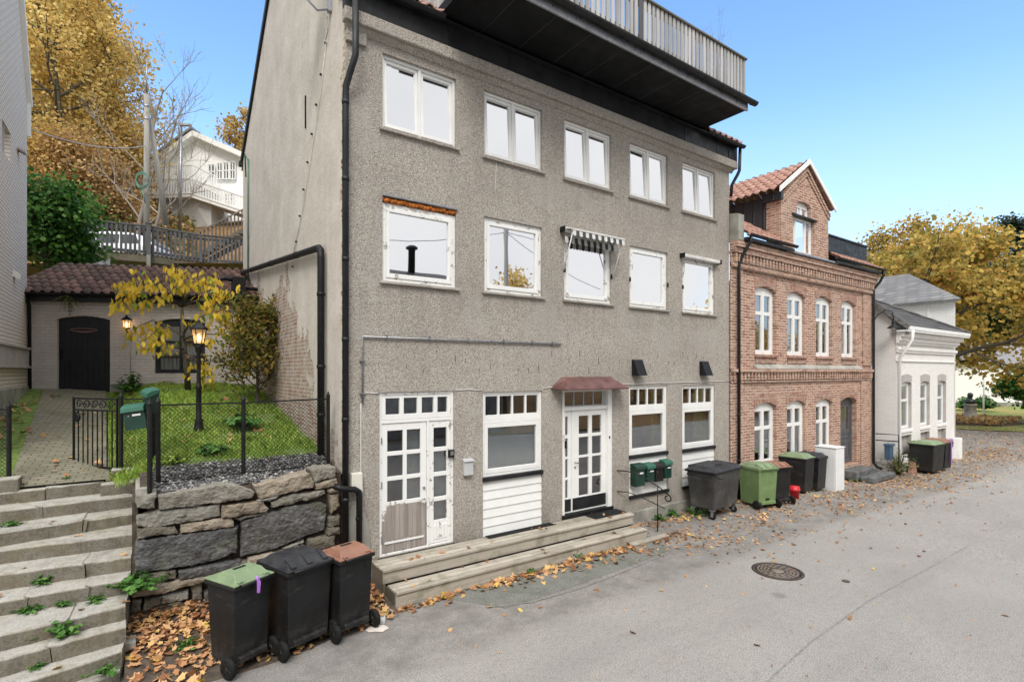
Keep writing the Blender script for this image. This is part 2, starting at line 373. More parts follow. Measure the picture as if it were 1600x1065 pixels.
m_leaf('leaf_bush', [(0, (.07, .09, .02)), (.35, (.17, .18, .035)), (.6, (.36, .28, .05)), (.85, (.42, .26, .05)), (1, (.33, .10, .04))])
m_leaf('leaf_chestnut', [(0, (.22, .21, .05)), (.2, (.36, .28, .06)), (.5, (.66, .43, .09)), (.8, (.78, .54, .13)), (1, (.48, .22, .06))])
m_leaf('leaf_olive', [(0, (.05, .07, .02)), (.5, (.14, .16, .045)), (.85, (.30, .27, .07)), (1, (.50, .38, .11))])
m_leaf('needle_dark', [(0, (.012, .028, .018)), (.6, (.03, .055, .032)), (1, (.06, .085, .045))], .1)
m_leaf('leaf_fallen', [(0, (.17, .075, .035)), (.25, (.40, .19, .085)), (.55, (.58, .33, .17)), (.8, (.66, .42, .21)), (.95, (.72, .50, .12)), (1, (.30, .10, .05))], .12)
m_leaf('grass_blade', [(0, (.18, .30, .04)), (.5, (.36, .54, .09)), (.85, (.52, .64, .15)), (1, (.60, .56, .22))], .3)
m_leaf('weed_leaf', [(0, (.035, .11, .02)), (.5, (.09, .22, .04)), (1, (.18, .33, .08))], .3)
g = G('grass_ground'); g.set(g.ramp(g.noise(9, 5, .7), [(.3, (.06, .085, .02)), (.6, (.15, .23, .045)), (.8, (.24, .22, .09))]), .95); g.bump(g.noise(40, 3), .8, .03); M['grass_ground'] = g.m
g = G('lawn'); g.set(g.mix(g.ramp(g.noise(.45, 5, .7), [(.42, 0.0), (.62, .8)]), g.ramp(g.noise(6, 4), [(.3, (.10, .16, .03)), (.7, (.22, .29, .06))]), (.36, .22, .08)), .95); M['lawn'] = g.m
g = G('leaf_litter'); g.set(g.ramp(g.noise(3.5, 6, .75), [(.30, (.05, .035, .02)), (.5, (.20, .115, .045)), (.7, (.38, .22, .08))]), .95); g.bump(g.noise(9, 4), 1, .1); M['leaf_litter'] = g.m

# ---------------------------------------------------------------- mesh builder
OFF = {}
class MB:
    def __init__(s): s.v = []; s.f = []; s.m = []; s.sm = []
    def add(s, vs, fs, mi=0, smooth=False):
        o = len(s.v); s.v += [tuple(p) for p in vs]
        for f in fs: s.f.append(tuple(i + o for i in f)); s.m.append(mi); s.sm.append(smooth)
        return s
    def box(s, x0, x1, y0, y1, z0, z1, mi=0):
        v = [(x, y, z) for z in (z0, z1) for y in (y0, y1) for x in (x0, x1)]
        return s.add(v, [(0, 2, 3, 1), (4, 5, 7, 6), (0, 1, 5, 4), (2, 6, 7, 3), (0, 4, 6, 2), (1, 3, 7, 5)], mi)
    def obox(s, c, size, yaw=0, mi=0, mat=None):
        hx, hy, hz = size[0] / 2, size[1] / 2, size[2] / 2
        m = Matrix.Rotation(yaw, 3, 'Z') if mat is None else mat
        v = [Vector(c) + m @ Vector((x, y, z)) for z in (-hz, hz) for y in (-hy, hy) for x in (-hx, hx)]
        return s.add(v, [(0, 2, 3, 1), (4, 5, 7, 6), (0, 1, 5, 4), (2, 6, 7, 3), (0, 4, 6, 2), (1, 3, 7, 5)], mi)
    def ext(s, poly, vec, mi=0, mcap=None):
        n = len(poly); vec = Vector(vec); a = [Vector(p) for p in poly]
        v = a + [p + vec for p in a]
        s.add(v, [tuple(range(n))[::-1], tuple(range(n, 2 * n))], mi if mcap is None else mcap)
        return s.add(v, [(i, (i + 1) % n, n + (i + 1) % n, n + i) for i in range(n)], mi)
    def quad(s, a, b, c, d, mi=0): return s.add([a, b, c, d], [(0, 1, 2, 3)], mi)
    def bar(s, a, b, w, h=None, mi=0):
        a = Vector(a); b = Vector(b); d = (b - a); L = d.length; d.normalize()
        up = Vector((0, 0, 1)) if abs(d.z) < .95 else Vector((0, 1, 0))
        x = d.cross(up).normalized(); y = x.cross(d); h = h or w
        m = Matrix((x, d, y)).transposed()
        return s.obox((a + b) / 2, (w, L, h), mat=m, mi=mi)
    def tube(s, pts, r, n=8, mi=0, cap=True, smooth=True):
        pts = [Vector(p) for p in pts]; k = len(pts); rs = r if isinstance(r, (list, tuple)) else [r] * k
        prev = None; vs = []
        for i, p in enumerate(pts):
            d = (pts[min(i + 1, k - 1)] - pts[max(i - 1, 0)])
            if d.length < 1e-9: d = Vector((0, 0, 1))
            d.normalize()
            if prev is None:
                u = d.cross(Vector((0, 0, 1)) if abs(d.z) < .9 else Vector((1, 0, 0))).normalized()
            else:
                u = (prev - d * prev.dot(d)); u = u.normalized() if u.length > 1e-6 else d.orthogonal().normalized()
            prev = u; w = d.cross(u)
            for j in range(n):
                a = 2 * PI * j / n; vs.append(p + (u * math.cos(a) + w * math.sin(a)) * rs[i])
        fs = [(i * n + j, i * n + (j + 1) % n, (i + 1) * n + (j + 1) % n, (i + 1) * n + j) for i in range(k - 1) for j in range(n)]
        o = len(s.v); s.add(vs, fs, mi, smooth)
        if cap:
            s.f += [tuple(o + j for j in range(n))[::-1], tuple(o + (k - 1) * n + j for j in range(n))]; s.m += [mi, mi]; s.sm += [False, False]
        return s
    def lathe(s, prof, c=(0, 0, 0), n=16, mi=0, mat=None, smooth=True):
        m = mat or Matrix.Identity(3); c = Vector(c); k = len(prof)
        vs = [c + m @ Vector((r * math.cos(2 * PI * j / n), r * math.sin(2 * PI * j / n), z)) for r, z in prof for j in range(n)]
        s.add(vs, [(i * n + j, i * n + (j + 1) % n, (i + 1) * n + (j + 1) % n, (i + 1) * n + j) for i in range(k - 1) for j in range(n)], mi, smooth)
        o = len(s.v) - k * n
        s.f += [tuple(o + j for j in range(n))[::-1], tuple(o + (k - 1) * n + j for j in range(n))]; s.m += [mi, mi]; s.sm += [False, False]
        return s
    def holes(s, outer, holes, to3, dep, mi=0, mr=None):
        """flat wall face with openings (2-D loops), plus the reveals of the openings going dep deep"""
        loops = [outer] + holes
        flat = [p for l in loops for p in l]
        tris = geometry.tessellate_polygon([[Vector((p[0], p[1], 0)) for p in l] for l in loops])
        s.add([to3(p[0], p[1], 0) for p in flat], [tuple(t) for t in tris], mi)
        for l in holes:
            n = len(l); v = [to3(p[0], p[1], 0) for p in l] + [to3(p[0], p[1], dep) for p in l]
            s.add(v, [(i, (i + 1) % n, n + (i + 1) % n, n + i) for i in range(n)], mi if mr is None else mr)
        return s
    def build(s, name, mats, parent=None, bevel=0, label=None, local=False, seg=2):
        me = bpy.data.meshes.new(name)
        off = Vector((0, 0, 0)) if (parent is None or local) else OFF[parent.name]
        me.from_pydata([tuple(Vector(p) - off) for p in s.v] if off.length else s.v, [], s.f)
        if not isinstance(mats, (list, tuple)): mats = [mats]
        for m in mats: me.materials.append(M[m] if isinstance(m, str) else m)
        me.polygons.foreach_set('material_index', s.m); me.polygons.foreach_set('use_smooth', s.sm); me.update()
        o = bpy.data.objects.new(name, me); col.objects.link(o)
        if parent: o.parent = parent
        OFF[o.name] = off
        if bevel:
            b = o.modifiers.new('bevel', 'BEVEL'); b.width = bevel; b.segments = seg; b.limit_method = 'ANGLE'; b.angle_limit = R(35)
        if label: o['label'] = label
        return o
def tag(o, label, cat, group=None, kind=None):
    if label: o['label'] = label
    if cat: o['category'] = cat
    if group: o['group'] = group
    if kind: o['kind'] = kind
    return o
def thing(name, label, cat, loc=(0, 0, 0), yaw=0, group=None):
    o = bpy.data.objects.new(name, None); col.objects.link(o); o.location = loc; o.rotation_euler = (0, 0, yaw)
    o.empty_display_size = .1; OFF[o.name] = Vector(loc)
    return tag(o, label, cat, group)
def structure(name, mb, mats, **k):
    o = mb.build(name, mats, **k); o['kind'] = 'structure'; return o
def copy_tree(o, parent=None):
    c = o.copy(); col.objects.link(c)
    if parent: c.parent = parent
    for ch in list(o.children): copy_tree(ch, c)
    return c
def frame(mb, x0, x1, z0, z1, y0, y1, w, mi=0, wb=None):
    wb = wb or w
    mb.box(x0, x0 + w, y0, y1, z0, z1, mi).box(x1 - w, x1, y0, y1, z0, z1, mi)
    mb.box(x0 + w, x1 - w, y0, y1, z0, z0 + wb, mi).box(x0 + w, x1 - w, y0, y1, z1 - w, z1, mi)
    return mb
def text(name, s, loc, size, m, parent, rot=(R(90), 0, 0)):
    c = bpy.data.curves.new(name, 'FONT'); c.body = s; c.size = size; c.extrude = .0015; c.align_x = 'CENTER'; c.align_y = 'CENTER'
    tmp = bpy.data.objects.new('t', c); me = bpy.data.meshes.new_from_object(tmp); bpy.data.objects.remove(tmp); me.materials.clear()
    me.materials.append(M[m]); o = bpy.data.objects.new(name, me); col.objects.link(o); o.rotation_euler = rot
    o.location = Vector(loc) - (OFF[parent.name] if parent else Vector()); o.parent = parent; return o

# ---------------------------------------------------------------- leaf meshes
def leaf_mesh(name, pos, nrm, size, mat, shape='oval', seed=1, parent=None, curl=.25):
    """many small separate leaves in one mesh; pos (n,3), nrm (n,3) leaf normals, size (n,)"""
    r = np.random.default_rng(seed); n = len(pos)
    nrm = nrm / (np.linalg.norm(nrm, axis=1, keepdims=True) + 1e-9)
    a = r.normal(size=(n, 3)); u = a - nrm * (a * nrm).sum(1, keepdims=True); u /= np.linalg.norm(u, axis=1, keepdims=True) + 1e-9
    w = np.cross(nrm, u)
    if shape == 'oval': P = np.array([(0, -.5, 0), (.27, -.05, curl * .5), (0, .5, 0), (-.27, -.05, curl * .5)]); F = [(0, 1, 2, 3)]
    elif shape == 'clump': P = np.array([(-.1, -.5, 0), (.38, -.25, .2), (.5, .2, -.1), (.05, .5, .12), (-.42, .3, -.12), (-.5, -.15, .15)]); F = [(0, 1, 2, 3, 4, 5)]
    elif shape == 'maple':
        ang = [-90, -50, -25, 0, 25, 48, 70, 90, 110, 132, 155, 180, 205, 230]; rad = [.20, .20, .38, .30, .50, .32, .34, .58, .34, .32, .50, .30, .38, .20]
        P = np.array([(q * math.cos(R(t)), q * math.sin(R(t)), curl * q * q * (1.2 if i % 2 else .6)) for i, (t, q) in enumerate(zip(ang, rad))]); F = [tuple(range(len(ang)))]
    elif shape == 'blade': P = np.array([(-.05, 0, 0), (.05, 0, 0), (.035, .55, .06), (0, 1, .3), (-.035, .55, .06)]); F = [(0, 1, 2, 3, 4)]
    k = len(P); V = (pos[:, None, :] + size[:, None, None] * (P[None, :, 0, None] * u[:, None, :] + P[None, :, 1, None] * w[:, None, :] + P[None, :, 2, None] * nrm[:, None, :])).reshape(-1, 3)
    off = np.array(OFF[parent.name]) if parent else np.zeros(3)
    V = V - off
    fl = len(F[0]); me = bpy.data.meshes.new(name)
    me.vertices.add(len(V)); me.vertices.foreach_set('co', V.ravel())
    idx = (np.arange(n)[:, None] * k + np.array(F[0])[None, :]).ravel()
    me.loops.add(len(idx)); me.loops.foreach_set('vertex_index', idx.astype(np.int32))
    me.polygons.add(n); me.polygons.foreach_set('loop_start', (np.arange(n) * fl).astype(np.int32))
    me.update(calc_edges=True); me.validate()
    me.materials.append(M[mat]); o = bpy.data.objects.new(name, me); col.objects.link(o)
    if parent: o.parent = parent; OFF[o.name] = OFF[parent.name]
    return o
def grow(r, base, H, spread, tr, limbs=11, subs=5, twigs=4, start=.3, up=.5, lean=(0, 0), tip=.85):
    """branch skeleton: list of (points, radii) and a list of twig points that carry leaves"""
    base = Vector(base); seg = []; tips = []
    rv = lambda a: Vector((r.uniform(-a, a), r.uniform(-a, a), r.uniform(-a, a)))
    n = 9; tp = []
    for i in range(n):
        f = i / (n - 1); tp.append(base + Vector((lean[0] * f + r.uniform(-1, 1) * .03 * H * f, lean[1] * f + r.uniform(-1, 1) * .03 * H * f, H * tip * f)))
    seg.append((tp, [tr * (1 - .85 * i / (n - 1)) + .01 for i in range(n)]))
    def point(pts, f):
        q = f * (len(pts) - 1); i = min(int(q), len(pts) - 2); return pts[i].lerp(pts[i + 1], q - i)
    def branch(p, d, L, rad, lv):
        pts = [p]; d = d.normalized(); m = 5
        for i in range(m):
            d = (d + rv(.22) + Vector((0, 0, .05 * up))).normalized(); pts.append(pts[-1] + d * L / m)
        seg.append((pts, [rad * (1 - .75 * i / m) + .003 for i in range(m + 1)]))
        cnt = (subs, twigs, 0)[lv]
        if lv == 2 or cnt == 0: tips.extend([point(pts, x) for x in (.45, .75, 1)])
        for j in range(cnt):
            f = r.uniform(.3, 1); q = point(pts, f)
            dd = (pts[-1] - pts[0]).normalized() + rv(.9) + Vector((0, 0, .25 * up))
            branch(q, dd, L * r.uniform(.38, .6), rad * .45, lv + 1)
    for j in range(limbs):
        f = start + (1 - start) * (j + r.random()) / limbs; a = j * 2.4 + r.uniform(-.4, .4)
        p = point(tp, f); L = spread * (1.05 - .55 * f) * r.uniform(.75, 1.15)
        branch(p, Vector((math.cos(a), math.sin(a), up * (.4 + f))), L, tr * (.55 - .35 * f), 0)
    return seg, tips
def tree(name, label, base, H, spread, tr, leaves, lsize, mat, seed, bark='bark', group=None, shape='clump', sig=.35, cat='tree', flat=1.0, **k):
    r = random.Random(seed); t = thing(name, label, cat, base, 0, group)
    seg, tips = grow(r, base, H, spread, tr, **k)
    b = MB()
    for i, (p, q) in enumerate(seg): b.tube(p, q, 7 if i == 0 else (5 if q[0] > .03 else 3), cap=False)
    b.build('trunk', bark, t)
    if leaves:
        rn = np.random.default_rng(seed); T = np.array([tuple(p) for p in tips])
        keep = rn.random(len(T)) > .12; T = T[keep]
        i = rn.integers(0, len(T), leaves)
        pos = T[i] + rn.normal(size=(leaves, 3)) * sig * np.array([1, 1, .8 * flat])
        ctr = T.mean(0); nr = rn.normal(size=(leaves, 3)) * .8 + (pos - ctr) / (np.linalg.norm(pos - ctr, axis=1, keepdims=True) + 1e-6) * .5 + np.array([0, 0, .5])
        leaf_mesh('crown', pos, nr, lsize * rn.uniform(.6, 1.35, leaves), mat, shape, seed, t)
    return t
# ================================================================ sky and sun
SKY_SAT, SKY_VAL, SKY_LOW, CLOUD_LOW, CLOUD_TOP = 1.12, 2.25, (4.7, 5.8, 7.2, 1), .77, 2.35
SUN_EL, SUN_AZ = R(48), R(215)          # azimuth clockwise from +Y: the sun stands over the street, behind the tripod
w = bpy.data.worlds.new('World'); sc.world = w; w.use_nodes = True
nt = w.node_tree; bg = nt.nodes['Background']; out = nt.nodes['World Output']
sky = nt.nodes.new('ShaderNodeTexSky'); sky.sky_type = 'NISHITA'; sky.sun_disc = False
sky.sun_elevation = SUN_EL; sky.sun_rotation = SUN_AZ; sky.air_density = 1.0; sky.dust_density = 0; sky.ozone_density = 1.6
hs = nt.nodes.new('ShaderNodeHueSaturation'); hs.inputs['Saturation'].default_value = SKY_SAT; hs.inputs['Value'].default_value = SKY_VAL
nt.links.new(sky.outputs[0], hs.inputs['Color'])
tc = nt.nodes.new('ShaderNodeTexCoord'); sx = nt.nodes.new('ShaderNodeSeparateXYZ'); nt.links.new(tc.outputs['Generated'], sx.inputs[0])
hz = nt.nodes.new('ShaderNodeValToRGB'); nt.links.new(sx.outputs[2], hz.inputs[0])
for e, (p, v) in zip(hz.color_ramp.elements, ((0.0, .95), (.42, 0.0))): e.position = p; e.color = (v, v, v, 1)
hm = nt.nodes.new('ShaderNodeMix'); hm.data_type = 'RGBA'; nt.links.new(hz.outputs[0], hm.inputs[0]); nt.links.new(hs.outputs[0], hm.inputs[6]); hm.inputs[7].default_value = SKY_LOW
nt.links.new(hm.outputs[2], bg.inputs[0]); bg.inputs[1].default_value = .11
dot = nt.nodes.new('ShaderNodeVectorMath'); dot.operation = 'DOT_PRODUCT'; nt.links.new(tc.outputs['Generated'], dot.inputs[0]); dot.inputs[1].default_value = (-C_, -S_, .5)
cn = nt.nodes.new('ShaderNodeTexNoise'); nt.links.new(tc.outputs['Generated'], cn.inputs['Vector']); cn.inputs['Scale'].default_value = 2.2; cn.inputs['Detail'].default_value = 5
ad = nt.nodes.new('ShaderNodeMath'); ad.operation = 'MULTIPLY_ADD'; nt.links.new(cn.outputs[0], ad.inputs[0]); ad.inputs[1].default_value = .30; nt.links.new(dot.outputs['Value'], ad.inputs[2])
cr = nt.nodes.new('ShaderNodeValToRGB'); nt.links.new(ad.outputs[0], cr.inputs[0]); cr.color_ramp.elements[0].position = .05; cr.color_ramp.elements[1].position = .28
cloud = nt.nodes.new('ShaderNodeBackground')         # overcast over the street behind the tripod: what the windows mirror
cc = nt.nodes.new('ShaderNodeValToRGB'); nt.links.new(cn.outputs[0], cc.inputs[0])
cc.color_ramp.elements[0].position = .3; cc.color_ramp.elements[0].color = (.76, .785, .83, 1); cc.color_ramp.elements[1].position = .7; cc.color_ramp.elements[1].color = (1, .995, .985, 1)
nt.links.new(cc.outputs[0], cloud.inputs[0])
cz = nt.nodes.new('ShaderNodeMapRange'); nt.links.new(sx.outputs[2], cz.inputs[0])        # overcast is brightest overhead
for i, v in ((1, .62), (2, 1.0), (3, CLOUD_LOW), (4, CLOUD_TOP)): cz.inputs[i].default_value = v
nt.links.new(cz.outputs[0], cloud.inputs[1])
mx = nt.nodes.new('ShaderNodeMixShader'); nt.links.new(cr.outputs[0], mx.inputs[0]); nt.links.new(bg.outputs[0], mx.inputs[1]); nt.links.new(cloud.outputs[0], mx.inputs[2])
nt.links.new(mx.outputs[0], out.inputs[0])
sl = bpy.data.lights.new('sun', 'SUN'); sl.energy = 1.9; sl.angle = R(24); sl.color = (1, .955, .89)
so = bpy.data.objects.new('sun', sl); col.objects.link(so)
sd = Vector((math.sin(SUN_AZ) * math.cos(SUN_EL), math.cos(SUN_AZ) * math.cos(SUN_EL), math.sin(SUN_EL)))
so.rotation_euler = sd.to_track_quat('Z', 'Y').to_euler()
vs = sc.view_settings; vs.view_transform = 'Standard'; vs.look = 'None'; vs.exposure = .5; vs.gamma = 1
sc.cycles.max_bounces = 6; sc.cycles.transparent_max_bounces = 12; sc.cycles.use_denoising = True

# ================================================================ terrain
def sm(a, b, x):
    x = max(0, min(1, (x - a) / (b - a))); return x * x * (3 - 2 * x)
def zs(x, y=0.0): return -.26 * sm(12, 22, x)
def zg(y): return 1.78 + .185 * y - .0078 * y * y           # the yard behind the retaining wall
def sheet(name, xs, ys, zf, m, kind='structure'):
    b = MB(); nx = len(xs); v = [(x, y, zf(x, y)) for y in ys for x in xs]
    b.add(v, [(j * nx + i, j * nx + i + 1, (j + 1) * nx + i + 1, (j + 1) * nx + i) for j in range(len(ys) - 1) for i in range(nx - 1)], 0, True)
    o = b.build(name, m); o['kind'] = kind; return o
def lin(a, b, n): return [a + (b - a) * i / n for i in range(n + 1)]
sheet('ground', [-400, -100, 0, 60, 150, 500], [-400, -100, 0, 100, 500], lambda x, y: -.75, 'lawn')
sheet('street', lin(-30, 75, 70), lin(-13.5, 0.3, 14) , zs, 'asphalt')
# road going on past the corner house, to the lawn
sheet('road', lin(28, 75, 20), lin(0.3, 6, 4), lambda x, y: zs(x), 'asphalt')
def lawn_z(x, y): return -.21 + .012 * max(0, y - 2)
b = MB(); pts = [(46, -4.0), (42, 1.5), (41, 6), (36, 14), (30, 60), (110, 60), (110, -30), (42, -12)]
b.add([(x, y, -.225 + .006 * max(0, y)) for x, y in pts], [tuple(range(len(pts)))[::-1]])
structure('lawn', b, 'lawn')
# older patch of asphalt along the steps, and the tar seam in the carriageway
def patch(name, px, m, dz):
    p = [atz(x, y, 0) for x, y in px]; b = MB(); b.add([(q.x, q.y, zs(q.x) + dz) for q in p], [tuple(range(len(p)))[::-1]]); return structure(name, b, m)
patch('asphalt_patch', [(640, 944), (700, 935), (790, 950), (880, 921), (1000, 878), (1045, 860), (1030, 840), (985, 832), (800, 880)], 'asphalt_patch', .004)
b = MB(); sp = [(1190, 1075), (1217, 1047), (1270, 1000), (1315, 968), (1356, 939), (1400, 914), (1446, 890), (1514, 851)]
a_ = []; c_ = []
for i, (x, y) in enumerate(sp):
    q = atz(x, y, 0); a_.append((q.x, q.y + .012, zs(q.x) + .004)); c_.append((q.x, q.y - .012, zs(q.x) + .004))
for i in range(len(sp) - 1): b.quad(a_[i], c_[i], c_[i + 1], a_[i + 1])
structure('tar_seam', b, 'tar_seam')
b = MB(); sp = [(760, 948), (830, 940), (900, 920), (960, 898), (1045, 862)]
for i in range(len(sp) - 1):
    q = atz(*sp[i], 0); r_ = atz(*sp[i + 1], 0); b.quad((q.x, q.y, .008), (q.x, q.y - .03, .008), (r_.x, r_.y - .03, .008), (r_.x, r_.y, .008))
structure('patch_edge', b, 'tar_seam')

# ================================================================ the roughcast apartment house
def fx(px, Y=0): return at(px, 600, Y)[0]
def fz(px, py, Y=0): return at(px, py, Y)[2]
X0, X1 = 2.57, 12.58
H = thing('apartment_house', 'big grey roughcast house with five bays of white windows and a dark overhanging balcony', 'house', (X0, 0, 0))
BAY = [(3.15, 4.48), (5.05, 6.37), (6.93, 8.25), (8.82, 10.11), (10.66, 11.97)]
def rc(x0, x1, z0, z1): return [(x0, z0), (x1, z0), (x1, z1), (x0, z1)]
D1, G2, D2, G4, G5 = (3.10, 4.44, .42, 3.02), (5.02, 6.37, .40, 2.98), (6.88, 8.25, .44, 3.00), (8.80, 10.10, .62, 3.03), (10.65, 11.96, .60, 3.01)
holes = [rc(a, b_, 7.19, 8.38) for a, b_ in BAY] + [rc(a, b_, 4.78, 6.12) for a, b_ in BAY] + [rc(*q) for q in (D1, G2, D2, G4, G5)]
b = MB(); b.holes([(X0, -.3), (X1, -.3), (X1, 9.2), (X0, 9.2)], holes, lambda u, v, d: (u, d, v), .14)
b.quad((X1, 0, -.3), (X1, 9.6, -.3), (X1, 9.6, 9.2), (X1, 0, 9.2))
b.box(X0 - .004, X0 + .30, -.06, -.002, 8.35, 8.62)      # thickening under the cornice at the corner
b.build('front_wall', 'roughcast', H)
b = MB()                                                 # gable wall to the yard
g_ = [(.004, -.3), (9.58, -.3), (9.58, 9.75), (5.0, 12.75), (.004, 9.3)]
b.ext([(X0 + .002, y, z) for y, z in g_], (.20, 0, 0)); b.build('gable_wall', 'peeling_plaster', H)
b = MB(); b.quad((X0 + .2, 9.58, 0), (X1, 9.58, 0), (X1, 9.58, 9.6), (X0 + .2, 9.58, 9.6))
b.ext([(X1 - .1, y, z) for y, z in [(0, 9.2), (9.58, 9.2), (4.8, 12.6)]], (.1, 0, 0)); b.build('rear_wall', 'plinth_concrete', H)
b = MB()
for z0, z1 in ((4.6, 6.3), (7.0, 8.5)): b.box(X0 + .3, X1 - .1, .95, 1.0, z0, z1)
b.box(X0 + .3, X1 - .1, 1.35, 1.4, 0, 3.2)
for z in (3.3, 4.55, 6.5, 8.6): b.box(X0 + .3, X1 - .1, .16, 1.4, z, z + .02)
b.build('interior', 'room_dark', H)
b = MB(); b.box(X0 - .06, X1 + .16, -.15, -.002, 8.60, 8.80)
b.ext([(X0 - .02, -.002, 8.50), (X0 - .02, -.10, 8.60), (X0 - .02, -.002, 8.60)], (X1 - X0 + .12, 0, 0))
b.build('cornice', 'roughcast', H, bevel=.02)
b = MB(); b.box(X0 - .05, X1 + .2, -.20, .3, 9.172, 9.20); b.box(X0 - .05, X1 + .2, -.11, -.002, 8.802, 9.17); b.box(X1 - .2, X1 + .17, -.125, .5, 8.83, 9.02)
for i in range(8): b.box(X0 + .4 + i * 1.27, X0 + .41 + i * 1.27, -.116, -.11, 8.81, 9.16)
b.build('fascia', 'zinc_black', H, bevel=.006)
b = MB(); b.box(8.42, X1 - .01, -.07, -.003, -.28, .28); b.build('plinth', 'plinth_concrete', H, bevel=.03)
b = MB(); b.ext([(2.58, -.004, .3), (2.72, -.004, .3), (2.95, -.004, .5), (2.93, -.004, .95), (2.80, -.004, 1.28), (2.66, -.004, 1.30), (2.58, -.004, 1.2)], (0, -.02, 0))
b.build('bare_patch', 'plinth_concrete', H, bevel=.01)

# pantiles: courses of S-shaped tiles laid on a slope
def pantiles(b, o, ux, uy, W, L, tw=.24, tl=.34, amp=.035, mi=0, n=7):
    o = Vector(o); ux = Vector(ux).normalized(); uy = Vector(uy).normalized(); nz = ux.cross(uy).normalized()
    if nz.z < 0: nz = -nz
    nc = int(L / tl) + 1; nw = max(1, round(W / tw)); tw = W / nw
    r = random.Random(3)
    for c in range(nc):
        for t in range(nw):
            v0 = c * tl - .04; v1 = min((c + 1) * tl, L); dz = r.uniform(-.005, .005); vs = []
            for (v, h) in ((v0, .03 + dz), (v1, .0 + dz)):
                for i in range(n + 1):
                    u = t * tw + tw * i / n; a = 2 * PI * i / n
                    vs.append(o + ux * u + uy * v + nz * (h + amp * (math.cos(a) + .35 * math.sin(a))))
            for i in range(n + 1):    # front lip
                vs.append(vs[i] - nz * .025)
            k = n + 1
            b.add(vs, [(i, i + 1, k + i + 1, k + i) for i in range(n)] + [(2 * k + i, 2 * k + i + 1, i + 1, i) for i in range(n)], mi, True)
    return b
b = MB(); sl_ = (12.70 - 9.22) / 4.95
pantiles(b, (X0 - .02, -.22, 9.25), (1, 0, 0), (0, 1, sl_), 1.55, 5.7, mi=0, n=5)
pantiles(b, (11.3, -.22, 9.25), (1, 0, 0), (0, 1, sl_), 1.45, 5.7, mi=0, n=5)
pantiles(b, (4.1, 1.5, 9.20 + 1.7 * sl_), (1, 0, 0), (0, 1, sl_), 7.2, 4, mi=0, n=4)
b.quad((X0, 4.9, 12.72), (X1 + .1, 4.9, 12.72), (X1 + .1, 9.9, 9.45), (X0, 9.9, 9.45))
b.build('roof', 'clay_tile_red', H)
b = MB(); b.bar((X0 - .02, -.15, 9.25), (X0 - .02, 4.95, 12.82), .07, .16); b.bar((X0 - .02, 4.95, 12.82), (X0 - .02, 9.75, 9.62), .07, .16)
b.box(X0 - .10, X0 + .3, 9.55, 9.75, 9.50, 9.62); b.build('verge_board', 'zinc_black', H)
b = MB()
def gutter(b, x0, x1, y, z, r=.065):
    n = 8; pr = [(y + r * math.cos(PI + PI * i / n), z + r * math.sin(PI + PI * i / n)) for i in range(n + 1)]
    pr += [(y + (r - .008) * math.cos(PI + PI * i / n), z + .002 + (r - .008) * math.sin(PI + PI * i / n)) for i in range(n, -1, -1)]
    b.ext([(x0, p, q) for p, q in pr], (x1 - x0, 0, 0))
    k = int((x1 - x0) / .6)
    for i in range(k + 1):
        x = x0 + .15 + i * .6
        if x < x1: b.tube([(x, y + (r + .004) * math.cos(PI + PI * j / 6), z + (r + .004) * math.sin(PI + PI * j / 6)) for j in range(7)], .006, 4)
gutter(b, X0 - .1, 4.12, -.25, 9.19); b.build('gutter', 'zinc_black', H)
b = MB(); gutter(b, 11.30, X1 + .28, -.25, 9.19); b.build('gutter', 'zinc_black', H)

# balcony on the roof, its box overhanging the eaves
BX0, BX1, BY = 4.10, 11.27, -1.25
B = MB(); B.box(BX0, BX1, BY, 1.5, 9.262, 9.42)
for i in range(1, 9): B.box(BX0 + .8 * i - .005, BX0 + .8 * i + .005, BY + .03, -.14, 9.260, 9.2625, 1)
bal = B.build('balcony', ['soffit_black', 'seam_strip'], H, bevel=.006)
b = MB(); b.box(BX0 - .01, BX1 + .03, BY - .035, BY - .003, 9.25, 9.46); b.build('edge_strip', 'zinc_grey', bal)
b = MB(); gutter(b, BX0 - .1, BX1 + .22, BY - .11, 9.45, .075); b.build('gutter', 'zinc_black', bal)
b = MB(); r = random.Random(5)
n = int((BX1 - BX0) / .124)
for i in range(n + 1):
    x = BX0 + .02 + i * .124
    b.box(x, x + .078, BY + .004, BY + .03, 9.43 + r.uniform(-.01, .01), 10.40 + r.uniform(-.004, .004))
for sx in (BX0 + .004, BX1 - .03):
    for i in range(19):
        y = BY + .10 + i * .108; b.box(sx, sx + .026, y, y + .078, 9.43, 10.40)
b.build('slat_railing', 'slat_wood', bal)
b = MB()
for z in (9.62, 10.26): b.box(BX0 + .03, BX1 - .03, BY + .032, BY + .075, z, z + .09)
for x in (BX0 + .04, 5.9, 7.65, 9.4, BX1 - .14): b.box(x, x + .10, BY + .078, BY + .17, 9.42, 10.40)
b.box(BX0 - .02, BX1 + .02, BY - .03, BY + .19, 10.405, 10.44); b.build('rail_frame', 'beam_wood', bal)
b = MB(); b.box(7.68, 7.79, BY - .02, BY + .003, 9.43, 10.40); b.build('post', 'rail_grey_wood', bal)

